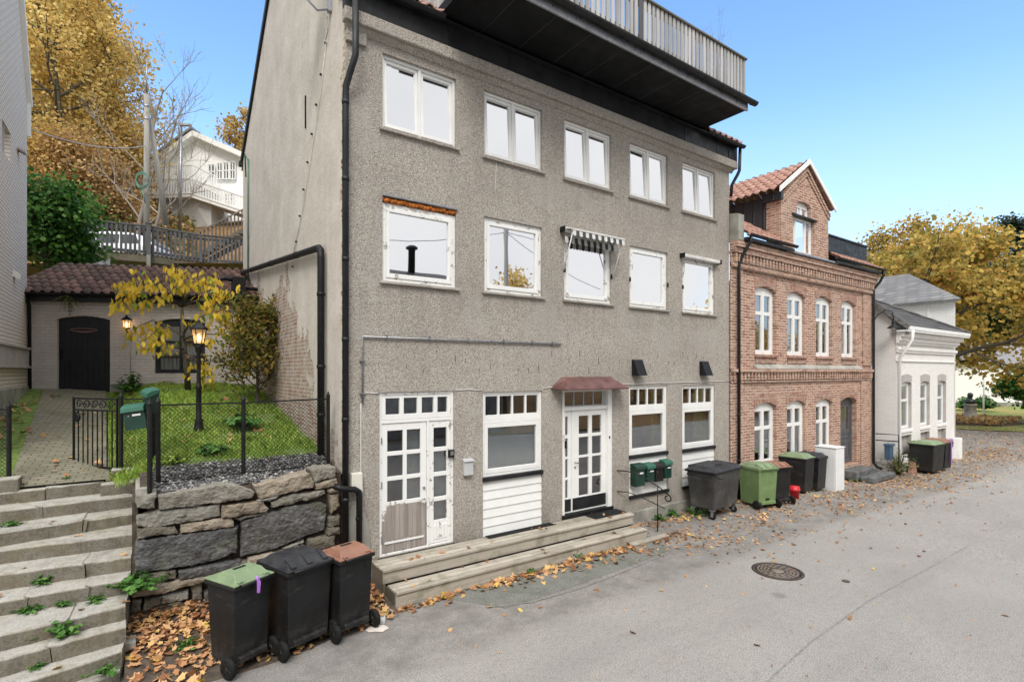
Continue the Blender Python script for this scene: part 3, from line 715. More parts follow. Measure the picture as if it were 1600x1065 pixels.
# ---- windows
def grid(b, x0, x1, z0, z1, cols, rows, y0, y1, mi=0):
    xs = [x0] + [c for p in cols for c in p] + [x1]
    for i in range(0, len(xs), 2): b.box(xs[i], xs[i + 1], y0, y1, z0, z1, mi)
    zz = [z0] + [c for p in rows for c in p] + [z1]
    for a, c in cols:
        for i in range(0, len(zz), 2): b.box(a, c, y0 + .002, y1 - .002, zz[i], zz[i + 1], mi)
    return b
def pane(parent, x0, x1, z0, z1, y, m, nm='pane', tilt=0.0, lean=0.0):
    b = MB(); b.add([(x0, y, z0), (x1, y + tilt, z0), (x1, y + tilt + lean, z1), (x0, y + lean, z1)], [(0, 1, 2, 3)]); return b.build(nm, m, parent)
def sill(parent, x0, x1, z, m='roughcast'):
    b = MB(); b.box(x0 - .05, x1 + .05, -.055, .05, z - .045, z - .002); return b.build('sill', m, parent, bevel=.006)
rt = random.Random(4)
for i, (a, c) in enumerate(BAY):                                       # top row: pairs of casements
    b = MB(); mid = (a + c) / 2; z0, z1 = 7.19, 8.38
    frame(b, a + .002, c - .002, z0 + .002, z1 - .002, .05, .12, .045)
    b.box(mid - .022, mid + .022, .05, .12, z0 + .045, z1 - .047)
    fr = b.build('window', 'white_paint', H, bevel=.004)
    for s, (p, q) in enumerate(((a + .05, mid - .025), (mid + .025, c - .05))):
        bb = MB(); frame(bb, p, q, z0 + .05, z1 - .05, .032, .085, .05, wb=.06); bb.v = [(x, y + .05 * (z - z0) / (z1 - z0), z) for x, y, z in bb.v]; bb.build('casement', 'white_paint', fr, bevel=.005)
        pane(fr, p + .05, q - .05, z0 + .11, z1 - .10, .062, 'glass_sky', tilt=rt.uniform(-.004, .004), lean=.05)
    sill(fr, a, c, z0)
for i, (a, c) in enumerate(BAY):                                       # middle row: one large pane each, paint worn
    b = MB(); z0, z1 = 4.78, 6.12
    top = z1 - (.09 if i == 0 else .002)
    frame(b, a + .002, c - .002, z0 + .002, top, .045, .12, .075, wb=.06)
    fr = b.build('window', 'worn_white_paint', H, bevel=.004)
    bb = MB(); frame(bb, a + .079, c - .079, z0 + .064, top - .077, .03, .10, .055, wb=.075); bb.build('sash', 'worn_white_paint' if i != 1 else 'white_paint', fr, bevel=.006)
    pane(fr, a + .134, c - .134, z0 + .139, top - .132, .07, 'glass_sky', tilt=rt.uniform(-.003, .003))
    sill(fr, a, c, z0, 'concrete')
    if i == 0:
        bb = MB(); r = random.Random(2)
        for k in range(26):
            x = a + .02 + (c - a - .04) * k / 25; bb.lathe([(0, -.04), (.035, -.03), (.045, 0), (.03, .035), (0, .045)], (x, .03 + r.uniform(-.01, .015), z1 - .045 + r.uniform(-.015, .015)), 6)
        bb.build('foam_filling', 'foam_orange', fr)
        bb = MB(); bb.box(a, c + .02, -.03, .03, z1 + .002, z1 + .03); bb.build('lintel_flashing', 'zinc_grey', fr)
    if i in (2, 3, 4):
        bb = MB()
        for x in ((a - .02, c - .03) if i < 4 else (a - .02,)): bb.lathe([(.018, 0), (.022, .02), (.022, .07), (.012, .10)], (x + .02, -.012, 5.32), 8)
        bb.build('awning_hook', 'iron_black', fr)

def curtain(name, x0, x1, z0, z1, y, m, label, group=None, folds=9, amp=.03, cat='curtain'):
    b = MB(); n = folds * 6; v = []
    for z in (z0, z1):
        for k in range(n + 1):
            u = k / n; v.append((x0 + (x1 - x0) * u, y + amp * math.sin(u * folds * 2 * PI) * (1 - .3 * (z == z1)), z))
    b.add(v, [(k, k + 1, n + 2 + k, n + 1 + k) for k in range(n)], 0, True)
    return tag(b.build(name, m), label, cat, group)

# ground floor, left door: stripped leaf, fixed side light, four-pane transom
a, c, z0, z1 = D1
b = MB(); frame(b, a + .002, c - .002, z0, z1 - .002, .03, .12, .05, wb=.03)
b.box(a + .05, c - .052, .03, .12, 2.52, 2.57)
b.box(3.94, 3.98, .03, .12, z0 + .03, 2.52)
dr = b.build('door_frame', 'worn_white_paint', H, bevel=.004)
b = MB(); cols = [(fx(583 + q / 3.806), fx(583 + w_ / 3.806)) for q, w_ in ((71, 160), (176, 262), (277, 357), (372, 445))]
cols = [(3.22, 3.46), (3.53, 3.77), (3.85, 4.07), (4.14, 4.33)]
grid(b, a + .055, c - .055, 2.575, z1 - .055, cols, [(2.66, 2.92)], .04, .10); tr_ = b.build('transom', 'white_paint', dr, bevel=.004)
b = MB(); b.quad((a + .1, .07, 2.63), (c - .1, .07, 2.63), (c - .1, .07, 2.95), (a + .1, .07, 2.95)); b.build('transom_pane', 'glass', dr)
b = MB(); grid(b, a + .055, 3.935, z0 + .04, 2.515, [(3.25, 3.52), (3.585, 3.83)], [(1.26, 1.60), (1.665, 2.0), (2.065, 2.40)], .045, .095)
leaf = b.build('door', 'half_stripped_door', H, bevel=.004)
b = MB()
for i in range(8): b.box(3.235 + i * .075, 3.235 + i * .075 + .071, .042, .05, .66, 1.20)
b.build('board_panel', 'bare_door_wood', leaf)
b = MB(); b.box(3.20, 3.88, .030, .043, .60, .63); b.build('kick_rail', 'white_paint', leaf)
b = MB(); b.quad((3.2, .07, 1.2), (3.88, .07, 1.2), (3.88, .07, 2.45), (3.2, .07, 2.45)); b.build('pane', 'glass_dark', leaf)
b = MB(); b.quad((3.56, .13, 1.2), (3.86, .13, 1.2), (3.86, .13, 2.45), (3.56, .13, 2.45)); b.build('frosted_film', 'curtain_grey', leaf)
b = MB(); b.lathe([(.02, 0), (.02, .03)], (3.885, .045, 1.42), 10, mat=Matrix.Rotation(R(90), 3, 'X')); b.tube([(3.885, .03, 1.24), (3.885, -.02, 1.24), (3.76, -.025, 1.24)], .009, 6); b.build('handle', 'steel', leaf)
b = MB()
for z in (.62, 1.5, 2.2): b.box(a + .04, a + .055, .02, .045, z, z + .10)
b.build('hinge', 'zinc_grey', leaf)
b = MB(); grid(b, 3.985, c - .055, z0 + .04, 2.515, [(4.07, 4.32)], [(.84, 1.16), (1.23, 1.58), (1.65, 2.0), (2.07, 2.40)], .045, .095)
for i in range(5): b.box(4.075 + i * .05, 4.075 + i * .05 + .045, .038, .047, .52, .76)
sdl = b.build('side_light', 'worn_white_paint', H, bevel=.004)
b = MB(); b.quad((4.03, .07, .8), (4.35, .07, .8), (4.35, .07, 2.45), (4.03, .07, 2.45)); b.build('pane', 'glass_dark', sdl)
b = MB(); b.quad((4.03, .13, .8), (4.35, .13, .8), (4.35, .13, 2.05), (4.03, .13, 2.05)); b.build('frosted_film', 'curtain_grey', sdl)
b = MB(); b.box(a - .02, c + .0, -.06, .12, z0 - .05, z0 - .004); b.build('threshold', 'iron_black', H)
curtain('net_curtain', a + .1, c - .1, 2.55, 2.97, .30, 'curtain_grey', 'grey net curtain behind the transom of the half stripped door', folds=7, amp=.02)

def ground_window(q, boards, zsill, split, cols, rows_up, nm='shop_window'):
    a, c, z0, z1 = q
    b = MB(); frame(b, a + .002, c - .002, zsill, z1 - .002, .03, .12, .045); b.box(a + .047, c - .047, .03, .12, split - .03, split + .03)
    fr = b.build('window', 'white_paint', H, bevel=.004)
    b = MB(); grid(b, a + .05, c - .05, split + .033, z1 - .05, cols, rows_up, .04, .10); b.build('transom', 'white_paint', fr, bevel=.004)
    pane(fr, cols[0][0] - .02, cols[-1][1] + .02, rows_up[0][0] - .02, rows_up[0][1] + .02, .07, 'glass_dark', 'transom_pane')
    b = MB(); frame(b, a + .05, c - .05, zsill + .05, split - .033, .028, .10, .075, wb=.085); b.build('sash', 'white_paint', fr, bevel=.006)
    pane(fr, a + .125, c - .125, zsill + .135, split - .108, .065, 'glass')
    b = MB(); b.box(a - .01, c + .012, -.03, .06, zsill - .075, zsill - .004); b.build('sill', 'zinc_black', fr, bevel=.006)
    b = MB(); zt = zsill - .08; h = (zt - z0) / boards
    for i in range(boards):
        zz = z0 + i * h
        b.ext([(a + .004, .012, zz), (a + .004, .034, zz), (a + .004, .034, zz + h - .002), (a + .004, .030, zz + h - .002)], (c - a - .008, 0, 0))
    b.box(a + .002, c - .002, .036, .10, z0, zt)
    b.build('weatherboarding', 'white_paint', H)
    return fr
E2 = lambda a, c: [(a + .06 + (c - a - .12) * i / 4 + .018, a + .06 + (c - a - .12) * (i + 1) / 4 - .018) for i in range(4)]
ground_window(G2, 6, 1.455, 2.44, E2(5.02, 6.37), [(2.56, 2.90)])
ground_window(G4, 4, 1.50, 2.49, E2(8.80, 10.10), [(2.60, 2.95)])
ground_window(G5, 4, 1.48, 2.47, E2(10.65, 11.96), [(2.58, 2.93)])
b = MB()
for q in (G4, G5): b.box(q[0] - .01, q[1] + .02, -.04, .03, q[2] - .07, q[2] - .004)
b.build('drip_strip', 'zinc_black', H)
b = MB(); b.quad((5.1, .10, 1.5), (6.3, .13, 1.5), (6.3, .13, 2.43), (5.1, .13, 2.43))
tag(b.build('roller_blind', 'blind_grey'), 'pale grey blind drawn behind the large ground floor window beside the intercom', 'blind')
curtain('curtain', 11.45, 11.93, 1.45, 2.96, .28, 'curtain_green', 'yellow green curtain on the right side of the rightmost ground floor window', folds=4)
curtain('curtain', 10.68, 10.85, 1.45, 2.96, .28, 'curtain_green', 'thin strip of green curtain on the left side of the rightmost ground floor window', folds=2)
curtain('curtain', 8.83, 9.02, 1.45, 2.98, .28, 'curtain_green', 'green curtain at the left edge of the window above the wall mailboxes', folds=2)
curtain('curtain', 9.86, 10.08, 1.45, 2.98, .28, 'curtain_green', 'green curtain at the right edge of the window above the wall mailboxes', folds=2)

# middle door: white, many panes, black kick plates, copper canopy
a, c, z0, z1 = D2
b = MB(); b.box(a + .002, a + .06, .0, .12, z0, z1 - .002).box(c - .12, c - .002, -.02, .12, z0, z1 - .002); b.box(a + .06, c - .12, .0, .12, z1 - .05, z1 - .002); b.box(a + .06, c - .12, .01, .12, 2.56, 2.64)
d2f = b.build('door_frame', 'white_paint', H, bevel=.004)
b = MB(); grid(b, a + .06, c - .12, 2.642, z1 - .052, [(a + .09 + i * .27, a + .09 + i * .27 + .25) for i in range(4)], [(2.66, 2.93)], .05, .09); b.build('transom', 'grey_plastic', d2f)
pane(d2f, a + .08, c - .14, 2.65, 2.94, .07, 'glass_dark', 'transom_pane')
rows = [(fz(925, q), fz(925, p)) for p, q in ((744.5, 772), (713, 741), (681.5, 709.5), (648.6, 676.7))]
rows = [(min(p), max(p)) for p in rows]
b = MB(); grid(b, a + .063, 7.16, z0 + .06, 2.555, [(a + .12, 7.07)], rows, .05, .10); sl2 = b.build('side_leaf', 'white_paint', H, bevel=.004)
pane(sl2, a + .10, 7.09, rows[0][0] - .02, rows[-1][1] + .02, .075, 'glass_dark')
b = MB(); grid(b, 7.165, c - .123, z0 + .06, 2.555, [(7.36, 7.64), (7.73, 8.0)], rows, .045, .10); ml = b.build('door', 'white_paint', H, bevel=.004)
pane(ml, 7.34, 8.02, rows[0][0] - .02, rows[-1][1] + .02, .075, 'glass_dark')
b = MB(); b.box(7.185, c - .13, .036, .044, z0 + .10, .78); b.build('kick_plate', 'zinc_black', ml)
b = MB(); b.box(a + .075, 7.14, .040, .049, z0 + .10, .78); b.build('kick_plate', 'zinc_black', sl2)
b = MB(); b.tube([(7.25, .045, 1.50), (7.25, -.01, 1.50), (7.38, -.012, 1.50)], .010, 6); b.lathe([(.018, 0), (.018, .015)], (7.25, .045, 1.40), 10, mat=Matrix.Rotation(R(90), 3, 'X')); b.build('handle', 'copper_canopy', ml)
b = MB(); b.box(a - .02, c + .02, -.05, .12, z0 - .06, z0 + .05); b.build('threshold', 'iron_black', H)
b = MB(); lo = [(6.58, -.002, 3.03), (8.52, -.002, 3.03), (8.40, -.36, 3.015), (6.62, -.36, 3.015)]; hi = [(6.86, -.002, 3.24), (8.24, -.002, 3.24), (8.06, -.12, 3.235), (6.98, -.12, 3.235)]
v = [(x, y, z - .03) for x, y, z in lo] + lo + hi
b.add(v, [(0, 1, 2, 3), (0, 3, 7, 4), (3, 2, 6, 7), (2, 1, 5, 6), (4, 7, 11, 8), (7, 6, 10, 11), (6, 5, 9, 10), (8, 11, 10, 9)])
b.build('door_canopy', 'copper_canopy', H, bevel=.006)
text('house_number', '3', (6.905, -.006, 2.02), .17, 'grey_plastic', H)
b = MB(); b.box(6.935, 6.975, -.03, .0, 1.82, 1.97); b.build('keypad', 'iron_black', H, bevel=.005)
b = MB(); b.box(8.16, 8.19, -.03, -.02, 1.93, 1.98); b.build('bell_push', 'iron_black', H)
b = MB(); b.box(4.33, 4.43, -.03, .03, 1.88, 2.01); b.build('keypad', 'iron_black', H, bevel=.008)
b = MB(); b.box(4.35, 4.41, -.034, -.03, 1.92, 1.99); b.build('keypad', 'steel', H)
b = MB(); b.box(4.60, 4.78, -.075, -.003, 1.55, 1.82); b.ext([(4.59, -.003, 1.82), (4.59, -.10, 1.79), (4.59, -.10, 1.80), (4.59, -.003, 1.835)], (.20, 0, 0)); b.build('intercom', 'grey_plastic', H, bevel=.008)
b = MB(); b.box(2.63, 2.80, -.10, -.003, 1.52, 1.81); b.build('junction_box', 'cream_plastic', H, bevel=.012)
for x0, x1, zz in ((8.88, 9.17, 3.26), (11.32, 11.60, 3.25)):
    b = MB(); b.ext([(x0, -.003, zz + .35), (x0, -.06, zz + .35), (x0, -.20, zz), (x0, -.003, zz)], (x1 - x0, 0, 0)); b.build('air_vent', 'iron_black', H, bevel=.008)

# awnings
def awning(a, c, z, drop):
    b = MB(); b.box(a, c, -.12, -.004, z - .03, z + .05); t = b.build('awning', 'awning_white', H, bevel=.012)
    b = MB(); b.box(a - .03, a - .002, -.14, -.004, z - .05, z + .06); b.box(c + .002, c + .03, -.14, -.004, z - .05, z + .06); b.build('end_cap', 'iron_black', t)
    if drop:
        b = MB(); k = 17; w_ = (c - a - .04) / k
        b.box(a + .02, c - .02, -.34, -.29, z - .055, z - .02)
        for yy, zt, dz in ((-.33, z - .06, .12), (-.10, z - .13, .14)):
            for i in range(k):
                x = a + .02 + i * w_; n = 5
                top = [(x, yy, zt), (x + w_, yy, zt)]; bot = [(x + w_ - w_ * j / n, yy - .01, zt - dz + .03 * abs(math.cos(PI * j / n))) for j in range(n + 1)]
                b.add(top + bot, [tuple(range(len(top + bot)))], i % 2)
        for i in range(k):
            x = a + .02 + i * w_; b.add([(x, -.12, z + .02), (x + w_, -.12, z + .02), (x + w_, -.31, z - .03), (x, -.31, z - .03)], [(0, 1, 2, 3)], i % 2)
        b.build('striped_fabric', ['awning_white', 'awning_dark'], t)
        b = MB()
        for x in (a + .05, c - .05): b.tube([(x, -.31, z - .05), (x, -.03, z - .78)], .012, 6)
        b.build('arm', 'white_metal', t)
    return t
awning(6.84, 8.32, 6.14, True); awning(10.58, 12.02, 6.10, False)

# pipes and cables on the front
b = MB(); yy = -.07
b.tube([(2.64, -.24, 9.16), (2.64, -.24, 8.05), (2.60, -.20, 7.88), (2.545, -.09, 7.62), (2.54, -.085, 7.4), (2.54, -.085, .55)], .048, 10)
for z in (7.35, 6.2, 5.0, 3.8, 2.6, 1.4): b.tube([(2.54, -.085, z), (2.54, -.085, z + .06)], .055, 10)
b.build('downpipe', 'zinc_black', H)
b = MB(); b.tube([(2.36, -.10, 1.66), (2.45, -.15, 1.62), (2.66, -.15, 1.58), (2.72, -.14, 1.54), (2.735, -.13, 1.44), (2.735, -.12, .4)], .045, 10)
for z in (1.1, .7): b.tube([(2.735, -.12, z), (2.735, -.12, z + .05)], .052, 10)
b.build('drainpipe', 'iron_black', H)
b = MB(); b.tube([(12.75, -.21, 9.14), (12.73, -.2, 8.55), (12.71, -.16, 8.45), (12.63, -.05, 8.2), (12.62, -.03, 7.9)], .04, 8); b.build('downpipe', 'zinc_black', H)
b = MB(); b.tube([(2.82, -.03, 2.86), (2.82, -.03, 3.885), (6.82, -.03, 3.885)], .017, 6)
for x in (3.2, 3.95, 4.7, 5.45, 6.1, 6.6): b.box(x, x + .02, -.05, -.002, 3.85, 3.93)
for z in (3.0, 3.5): b.box(2.78, 2.86, -.05, -.002, z, z + .02)
b.build('conduit', 'zinc_grey', H)
b = MB(); r = random.Random(8)
def sag(p, q, n, j=.008): return [tuple(p[k] + (q[k] - p[k]) * i / n + (r.uniform(-j, j) if k == 2 else 0) for k in range(3)) for i in range(n + 1)]
b.tube(sag((2.84, -.012, 3.02), (3.08, -.012, 3.01), 3), .008, 5); b.tube(sag((4.46, -.012, 3.04), (5.0, -.012, 3.02), 4), .008, 5); b.tube(sag((6.38, -.012, 3.03), (6.7, -.012, 3.05), 4), .008, 5)
b.tube(sag((8.42, -.012, 3.08), (12.58, -.012, 3.10), 16), .008, 5); b.tube(sag((2.80, -.012, 2.86), (2.80, -.012, 1.62), 8, 0) + [(2.83, -.02, 1.50), (2.76, -.03, 1.47)], .010, 5)
b.tube(sag((5.3, -.012, 7.13), (5.27, -.012, 6.55), 5, 0), .006, 4)
b.build('cable', 'cable_white', H)
# small rust-stained holes along the old sign line
b = MB()
for i in range(30):
    x = 3.6 + i * .27 + r.uniform(-.06, .06); z = r.choice((3.40, 3.52, 3.66, 3.33)) + r.uniform(-.03, .03)
    b.box(x, x + .010, -.004, .0, z, z + r.uniform(.04, .13))
b.build('rust_mark', 'bark', H)
# pipes and cables on the gable wall
XW = X0 - .09
b = MB(); b.tube([(XW, 9.9, 6.30), (XW, 1.12, 5.42), (XW, 1.02, 5.36), (XW, 1.0, 5.24), (XW, 1.0, 1.95)], .06, 10)
for z in (4.6, 3.4, 2.6): b.tube([(XW, 1.0, z), (XW, 1.0, z + .06)], .068, 10)
for y in (2.6, 5.0, 7.4): b.tube([(XW, y, 5.42 + (y - 1.12) * .1 - .0), (XW, y + .05, 5.425 + (y - 1.12) * .1)], .067, 10)
b.build('drainpipe', 'iron_black', H)
b = MB(); b.box(1.96, 2.26, 7.0, 7.30, 5.26, 5.76); b.tube([(2.26, 7.15, 5.5), (2.56, 7.2, 5.5)], .05, 8); b.tube([(2.0, 7.1, 5.68), (1.80, 7.1, 5.70), (1.68, 7.1, 5.66), (1.64, 7.12, 5.56)], .06, 9); b.build('rainwater_hopper', 'iron_black', H, bevel=.01)
b = MB(); b.tube([(X0 - .015, .95, 8.85), (X0 - .015, 1.3, 8.1), (X0 - .015, 1.9, 7.2), (X0 - .015, 2.6, 6.3), (X0 - .015, 3.3, 5.65)], .007, 5)
for i in range(9):
    f = i / 8; y = .98 + 2.3 * f; z = 8.8 - 3.1 * f + .25 * f * (1 - f); b.box(X0 - .035, X0 - .002, y, y + .03, z - .25 * f, z - .25 * f + .03, 1)
cab = b.build('cable', ['cable_white', 'iron_black'], H)
b = MB(); b.tube([(X0 - .03, 8.5, 9.35), (X0 - .03, 8.52, 8.3), (X0 - .03, 8.5, 5.9)], .022, 6); b.tube([(X0 - .04, 8.5, 9.3), (X0 - .08, 8.7, 9.55), (X0 - .05, 8.75, 8.9)], .02, 6); b.build('conduit', 'pvc_green', H)
b = MB(); b.box(X0 - .02, X0, 2.30, 2.34, 7.9, 8.5); b.build('wall_anchor', 'iron_black', H)
b = MB(); b.box(X0 - .06, X0 - .004, .68, .78, 9.18, 9.42); b.tube([(X0 - .05, .73, 9.22), (X0 - .22, .73, 9.14), (X0 - .36, .8, 9.3), (X0 - .38, .85, 9.7)], .022, 8)
m_ = Matrix.Rotation(R(-75), 3, 'Y') @ Matrix.Rotation(R(20), 3, 'X')
b.lathe([(.0, -.07), (.15, -.055), (.27, -.02), (.33, .03), (.335, .035), (.27, -.01), (.0, -.06)], (X0 - .45, .95, 9.72), 20, mat=m_)
b.tube([(X0 - .03, .9, 9.1), (X0 - .05, 1.0, 8.95), (X0 - .04, .9, 8.82), (X0 - .04, .78, 8.9), (X0 - .05, .8, 9.15)], .008, 5)
tag(b.build('satellite_dish', 'dish_grey'), 'grey satellite dish on a bent arm high on the plastered gable wall', 'satellite dish')
b = MB(); r = random.Random(9)
for z in np.arange(1.9, 7.6, .075):
    if r.random() < .9: b.box(X0 - .016, X0 + .03, -.012, .10 + r.uniform(0, .09), z, z + .058)
b.build('exposed_bricks', 'red_brick', H, bevel=.006)
# dry potted plant behind the balcony rail
r = random.Random(12); pl = thing('dry_plant', 'dry twiggy plant with seed heads sticking up over the balcony railing', 'plant', (10.6, -.95, 9.42))
b = MB(); b.lathe([(.12, 0), (.16, .28), (.17, .30), (.14, .30), (.13, .25)], (10.6, -.95, 9.425), 14); b.build('pot', 'clay_tile_red', pl)
b = MB(); tp_ = []
for i in range(26):
    a_ = r.uniform(0, 2 * PI); L = r.uniform(.8, 1.55); k = r.uniform(.1, .55)
    p = [(10.6, -.95, 9.68), (10.6 + math.cos(a_) * k * .4, -.95 + math.sin(a_) * k * .4, 9.68 + L * .6), (10.6 + math.cos(a_) * k * 1.2, -.95 + math.sin(a_) * k, 9.68 + L)]
    b.tube(p, [.006, .004, .002], 4)
    for j in range(4):
        q = Vector(p[1]).lerp(Vector(p[2]), r.random()); e = q + Vector((r.uniform(-.15, .15), r.uniform(-.15, .15), r.uniform(0, .15))); b.tube([q, e], .002, 3); tp_.append(e)
b.build('twig', 'bark_pale', pl)
tp_ = np.array([tuple(p) for p in tp_]); leaf_mesh('seed_head', tp_, np.random.default_rng(1).normal(size=tp_.shape), np.full(len(tp_), .035), 'leaf_rust', 'clump', 1, pl)
# ================================================================ the red brick house
K0, K1 = 12.605, 21.26
K = thing('brick_house', 'narrow red brick house with arched white windows and a gabled brick dormer', 'house', (K0, 0, 0))
def arch(x0, x1, z0, zsp, rise, n=8):
    m = (x0 + x1) / 2; h = (x1 - x0) / 2
    return [(x0, z0), (x1, z0)] + [(m + h * math.cos(PI * i / n), zsp + rise * (1 - (math.cos(PI * i / n)) ** 2)) for i in range(n + 1)]
UW = [(13.82, 14.88), (15.52, 16.58), (17.25, 18.31), (19.0, 20.04)]
LW = [(13.78, 14.90), (15.50, 16.60), (17.25, 18.33)]
DK = (18.92, 20.12)
hl = [arch(a, c, 3.82, 5.60, .12) for a, c in UW] + [arch(a, c, .74, 2.36, .15) for a, c in LW] + [arch(DK[0], DK[1], .24, 2.36, .15)]
b = MB(); b.holes([(K0, -.4), (K1, -.4), (K1, 6.9), (K0, 6.9)], hl, lambda u, v, d: (u, d, v), .17)
b.quad((K1, 0, -.4), (K1, 8, -.4), (K1, 8, 6.9), (K1, 0, 6.9))
b.box(K0, K0 + .55, -.035, -.003, -.3, 6.2); b.box(K1 - .85, K1 + .03, -.035, -.003, -.3, 3.08); b.box(K1 - .7, K1 + .03, -.035, -.003, 3.56, 6.1)
b.build('front_wall', 'red_brick', K)
b = MB()
for loop, zz in [(l, 5.60) for l in hl[:4]] + [(l, 2.36) for l in hl[4:]]:
    x0, x1 = loop[0][0], loop[1][0]; m = (x0 + x1) / 2; h = (x1 - x0) / 2; rise = .13; n = 10
    pi_ = [(m + h * math.cos(PI * i / n), zz + rise * (1 - math.cos(PI * i / n) ** 2)) for i in range(n + 1)]
    po = [(m + (h + .07) * math.cos(PI * i / n), zz + .25 + rise * (1 - math.cos(PI * i / n) ** 2)) for i in range(n + 1)]
    b = MB()
    for i in range(n):
        b.ext([(pi_[i][0], -.012, pi_[i][1]), (pi_[i + 1][0], -.012, pi_[i + 1][1]), (po[i + 1][0], -.012, po[i + 1][1]), (po[i][0], -.012, po[i][1])], (0, .01, 0))
    b.build('window_arch', 'arch_brick', K)
b = MB()                              # eaves cornice and storey band with toothed brick courses
b.box(K0, K1 + .05, -.10, -.003, 6.08, 6.20); b.box(K0, K1 + .05, -.06, -.003, 6.20, 6.45)
b.box(K0, K1 + .08, -.18, -.003, 6.45, 6.58); b.box(K0, K1 + .10, -.23, -.003, 6.58, 6.74)
x = K0 + .05
while x < K1: b.box(x, x + .085, -.15, -.061, 6.22, 6.449); x += .165
b.box(K0, K1 + .04, -.055, -.003, 3.04, 3.10)
b.box(K0, K1 + .06, -.13, -.003, 3.33, 3.42)
x = K0 + .05
while x < K1: b.box(x, x + .085, -.10, -.003, 3.12, 3.329); x += .165
b.build('brick_cornice', 'red_brick', K, bevel=.006)
b = MB(); b.ext([(UW[0][0] - .1, -.003, 3.56), (UW[0][0] - .1, -.13, 3.425), (UW[0][0] - .1, -.003, 3.425)], (6.6, 0, 0)); b.build('cement_ledge', 'concrete', K)
for a, c in UW: b = MB(); b.box(a - .04, c + .04, -.07, .02, 3.74, 3.815); b.box(a, c, -.03, -.004, 3.57, 3.735); b.build('brick_sill', 'arch_brick', K, bevel=.006)
def casement(parent, a, c, z0, zsp, rise, Y, nm='window', split=.62):
    b = MB(); H_ = zsp - z0; m = (a + c) / 2
    grid(b, a + .004, c - .004, z0 + .003, zsp - .02, [(a + .15, m - .075), (m + .075, c - .15)], [(z0 + .13, z0 + H_ * split), (z0 + H_ * split + .10, zsp - .13)], Y, Y + .06)
    top = arch(a + .004, c - .004, 0, zsp - .02, rise)[2:]
    b.ext([(x, Y + .004, z) for x, z in top], (0, .05, 0))
    b.box(m - .05, m + .05, Y - .014, Y - .001, z0 + .02, zsp - .04)
    fr = b.build(nm, 'white_paint', parent, bevel=.005)
    pane(fr, a + .08, c - .08, z0 + .08, zsp - .05, Y + .035, 'glass'); return fr
for a, c in UW: casement(K, a, c, 3.82, 5.60, .12, .09)
for a, c in LW: casement(K, a, c, .74, 2.36, .15, .09, split=.60)
b = MB(); b.box(K0 + .3, K1 - .1, .65, .7, .2, 5.9); b.build('interior', 'room_dark', K)
for i, (a, c) in enumerate(UW):
    ttl = ('leftmost', 'second', 'third', 'rightmost')[i]
    b = MB(); b.quad((a + .02, .32, 3.9), (c - .02, .32, 3.9), (c - .02, .32, 5.7), (a + .02, .32, 5.7)); tag(b.build('curtain', 'room_white'), 'white curtain inside the %s upper window of the red brick house' % ttl, 'curtain', 'white curtains in the brick house')
a, c = DK
b = MB(); frame(b, a, c, .25, 2.34, .15, .20, .09); b.ext([(x, .15, z) for x, z in arch(a, c, 0, 2.34, .15)[2:]], (0, .04, 0)); dk = b.build('door_frame', 'door_grey', K)
b = MB(); b.box(a + .09, c - .09, .17, .21, .25, 2.25)
for x0, x1, z0, z1 in ((a + .18, a + .54, .45, .95), (a + .62, c - .18, .45, .95), (a + .18, c - .18, 1.08, 1.28)): frame(b, x0, x1, z0, z1, .155, .169, .03)
ld = b.build('door', 'door_grey', K, bevel=.004)
b = MB(); b.quad((a + .22, .166, 1.4), (c - .22, .166, 1.4), (c - .22, .166, 2.15), (a + .22, .166, 2.15)); b.build('pane', 'glass_dark', ld)
b = MB(); b.tube([(a + .15, .17, 1.25), (a + .15, .12, 1.25), (a + .28, .12, 1.25)], .012, 6); b.build('handle', 'steel', ld)
# roof, fire wall, dormer, black box dormer
b = MB(); pantiles(b, (K0 + .25, -.30, 6.94), (1, 0, 0), (0, 1, .68), 2.35, 5.5, n=5); b.build('roof', 'clay_tile_red', K)
b = MB(); pantiles(b, (18.05, -.30, 6.94), (1, 0, 0), (0, 1, .68), 3.2, .75, n=5)
b.build('roof', 'clay_tile_red', K)
b = MB(); b.ext([(K0 + .02, y, z) for y, z in [(-.24, 6.742), (-.24, 7.42), (.2, 7.50), (4.2, 10.3), (4.2, 9.6), (.1, 6.742)]], (.25, 0, 0)); b.build('fire_wall', 'plinth_concrete', K, bevel=.02)
b = MB(); gutter(b, K0 + .3, 15.35, -.36, 6.92); b.box(K0 + .3, 15.3, -.33, -.2, 6.76, 6.84); b.build('gutter', 'zinc_black', K)
b = MB(); gutter(b, 17.85, K1 + .22, -.36, 6.92); b.box(17.9, K1 + .1, -.33, -.2, 6.76, 6.84); b.build('gutter', 'zinc_black', K)
b = MB(); b.box(15.0, 18.1, -.30, .02, 6.745, 6.79); b.build('ledge_flashing', 'zinc_grey', K)
DX0, DX1, DM, DZ = 15.10, 17.98, 16.55, 9.62
th = [(15.77, 6.92), (17.07, 6.92), (17.07, 7.98), (16.84, 7.98)] + [(16.42 + .42 * math.cos(PI * i / 8), 8.34 + .12 * math.sin(PI * i / 8)) for i in range(0, 9)] + [(16.0, 7.98), (15.77, 7.98)]
b = MB(); b.holes([(DX0, 6.79), (DX1, 6.79), (DX1, 8.46), (DM, DZ), (DX0, 8.46)], [th], lambda u, v, d: (u, -.04 + d, v), .16)
b.quad((DX0, -.04, 6.79), (DX0, .42, 7.2), (DX0, .42, 8.4), (DX0, -.04, 8.46)); b.quad((DX1, -.04, 6.79), (DX1, .6, 7.2), (DX1, .6, 8.4), (DX1, -.04, 8.46))
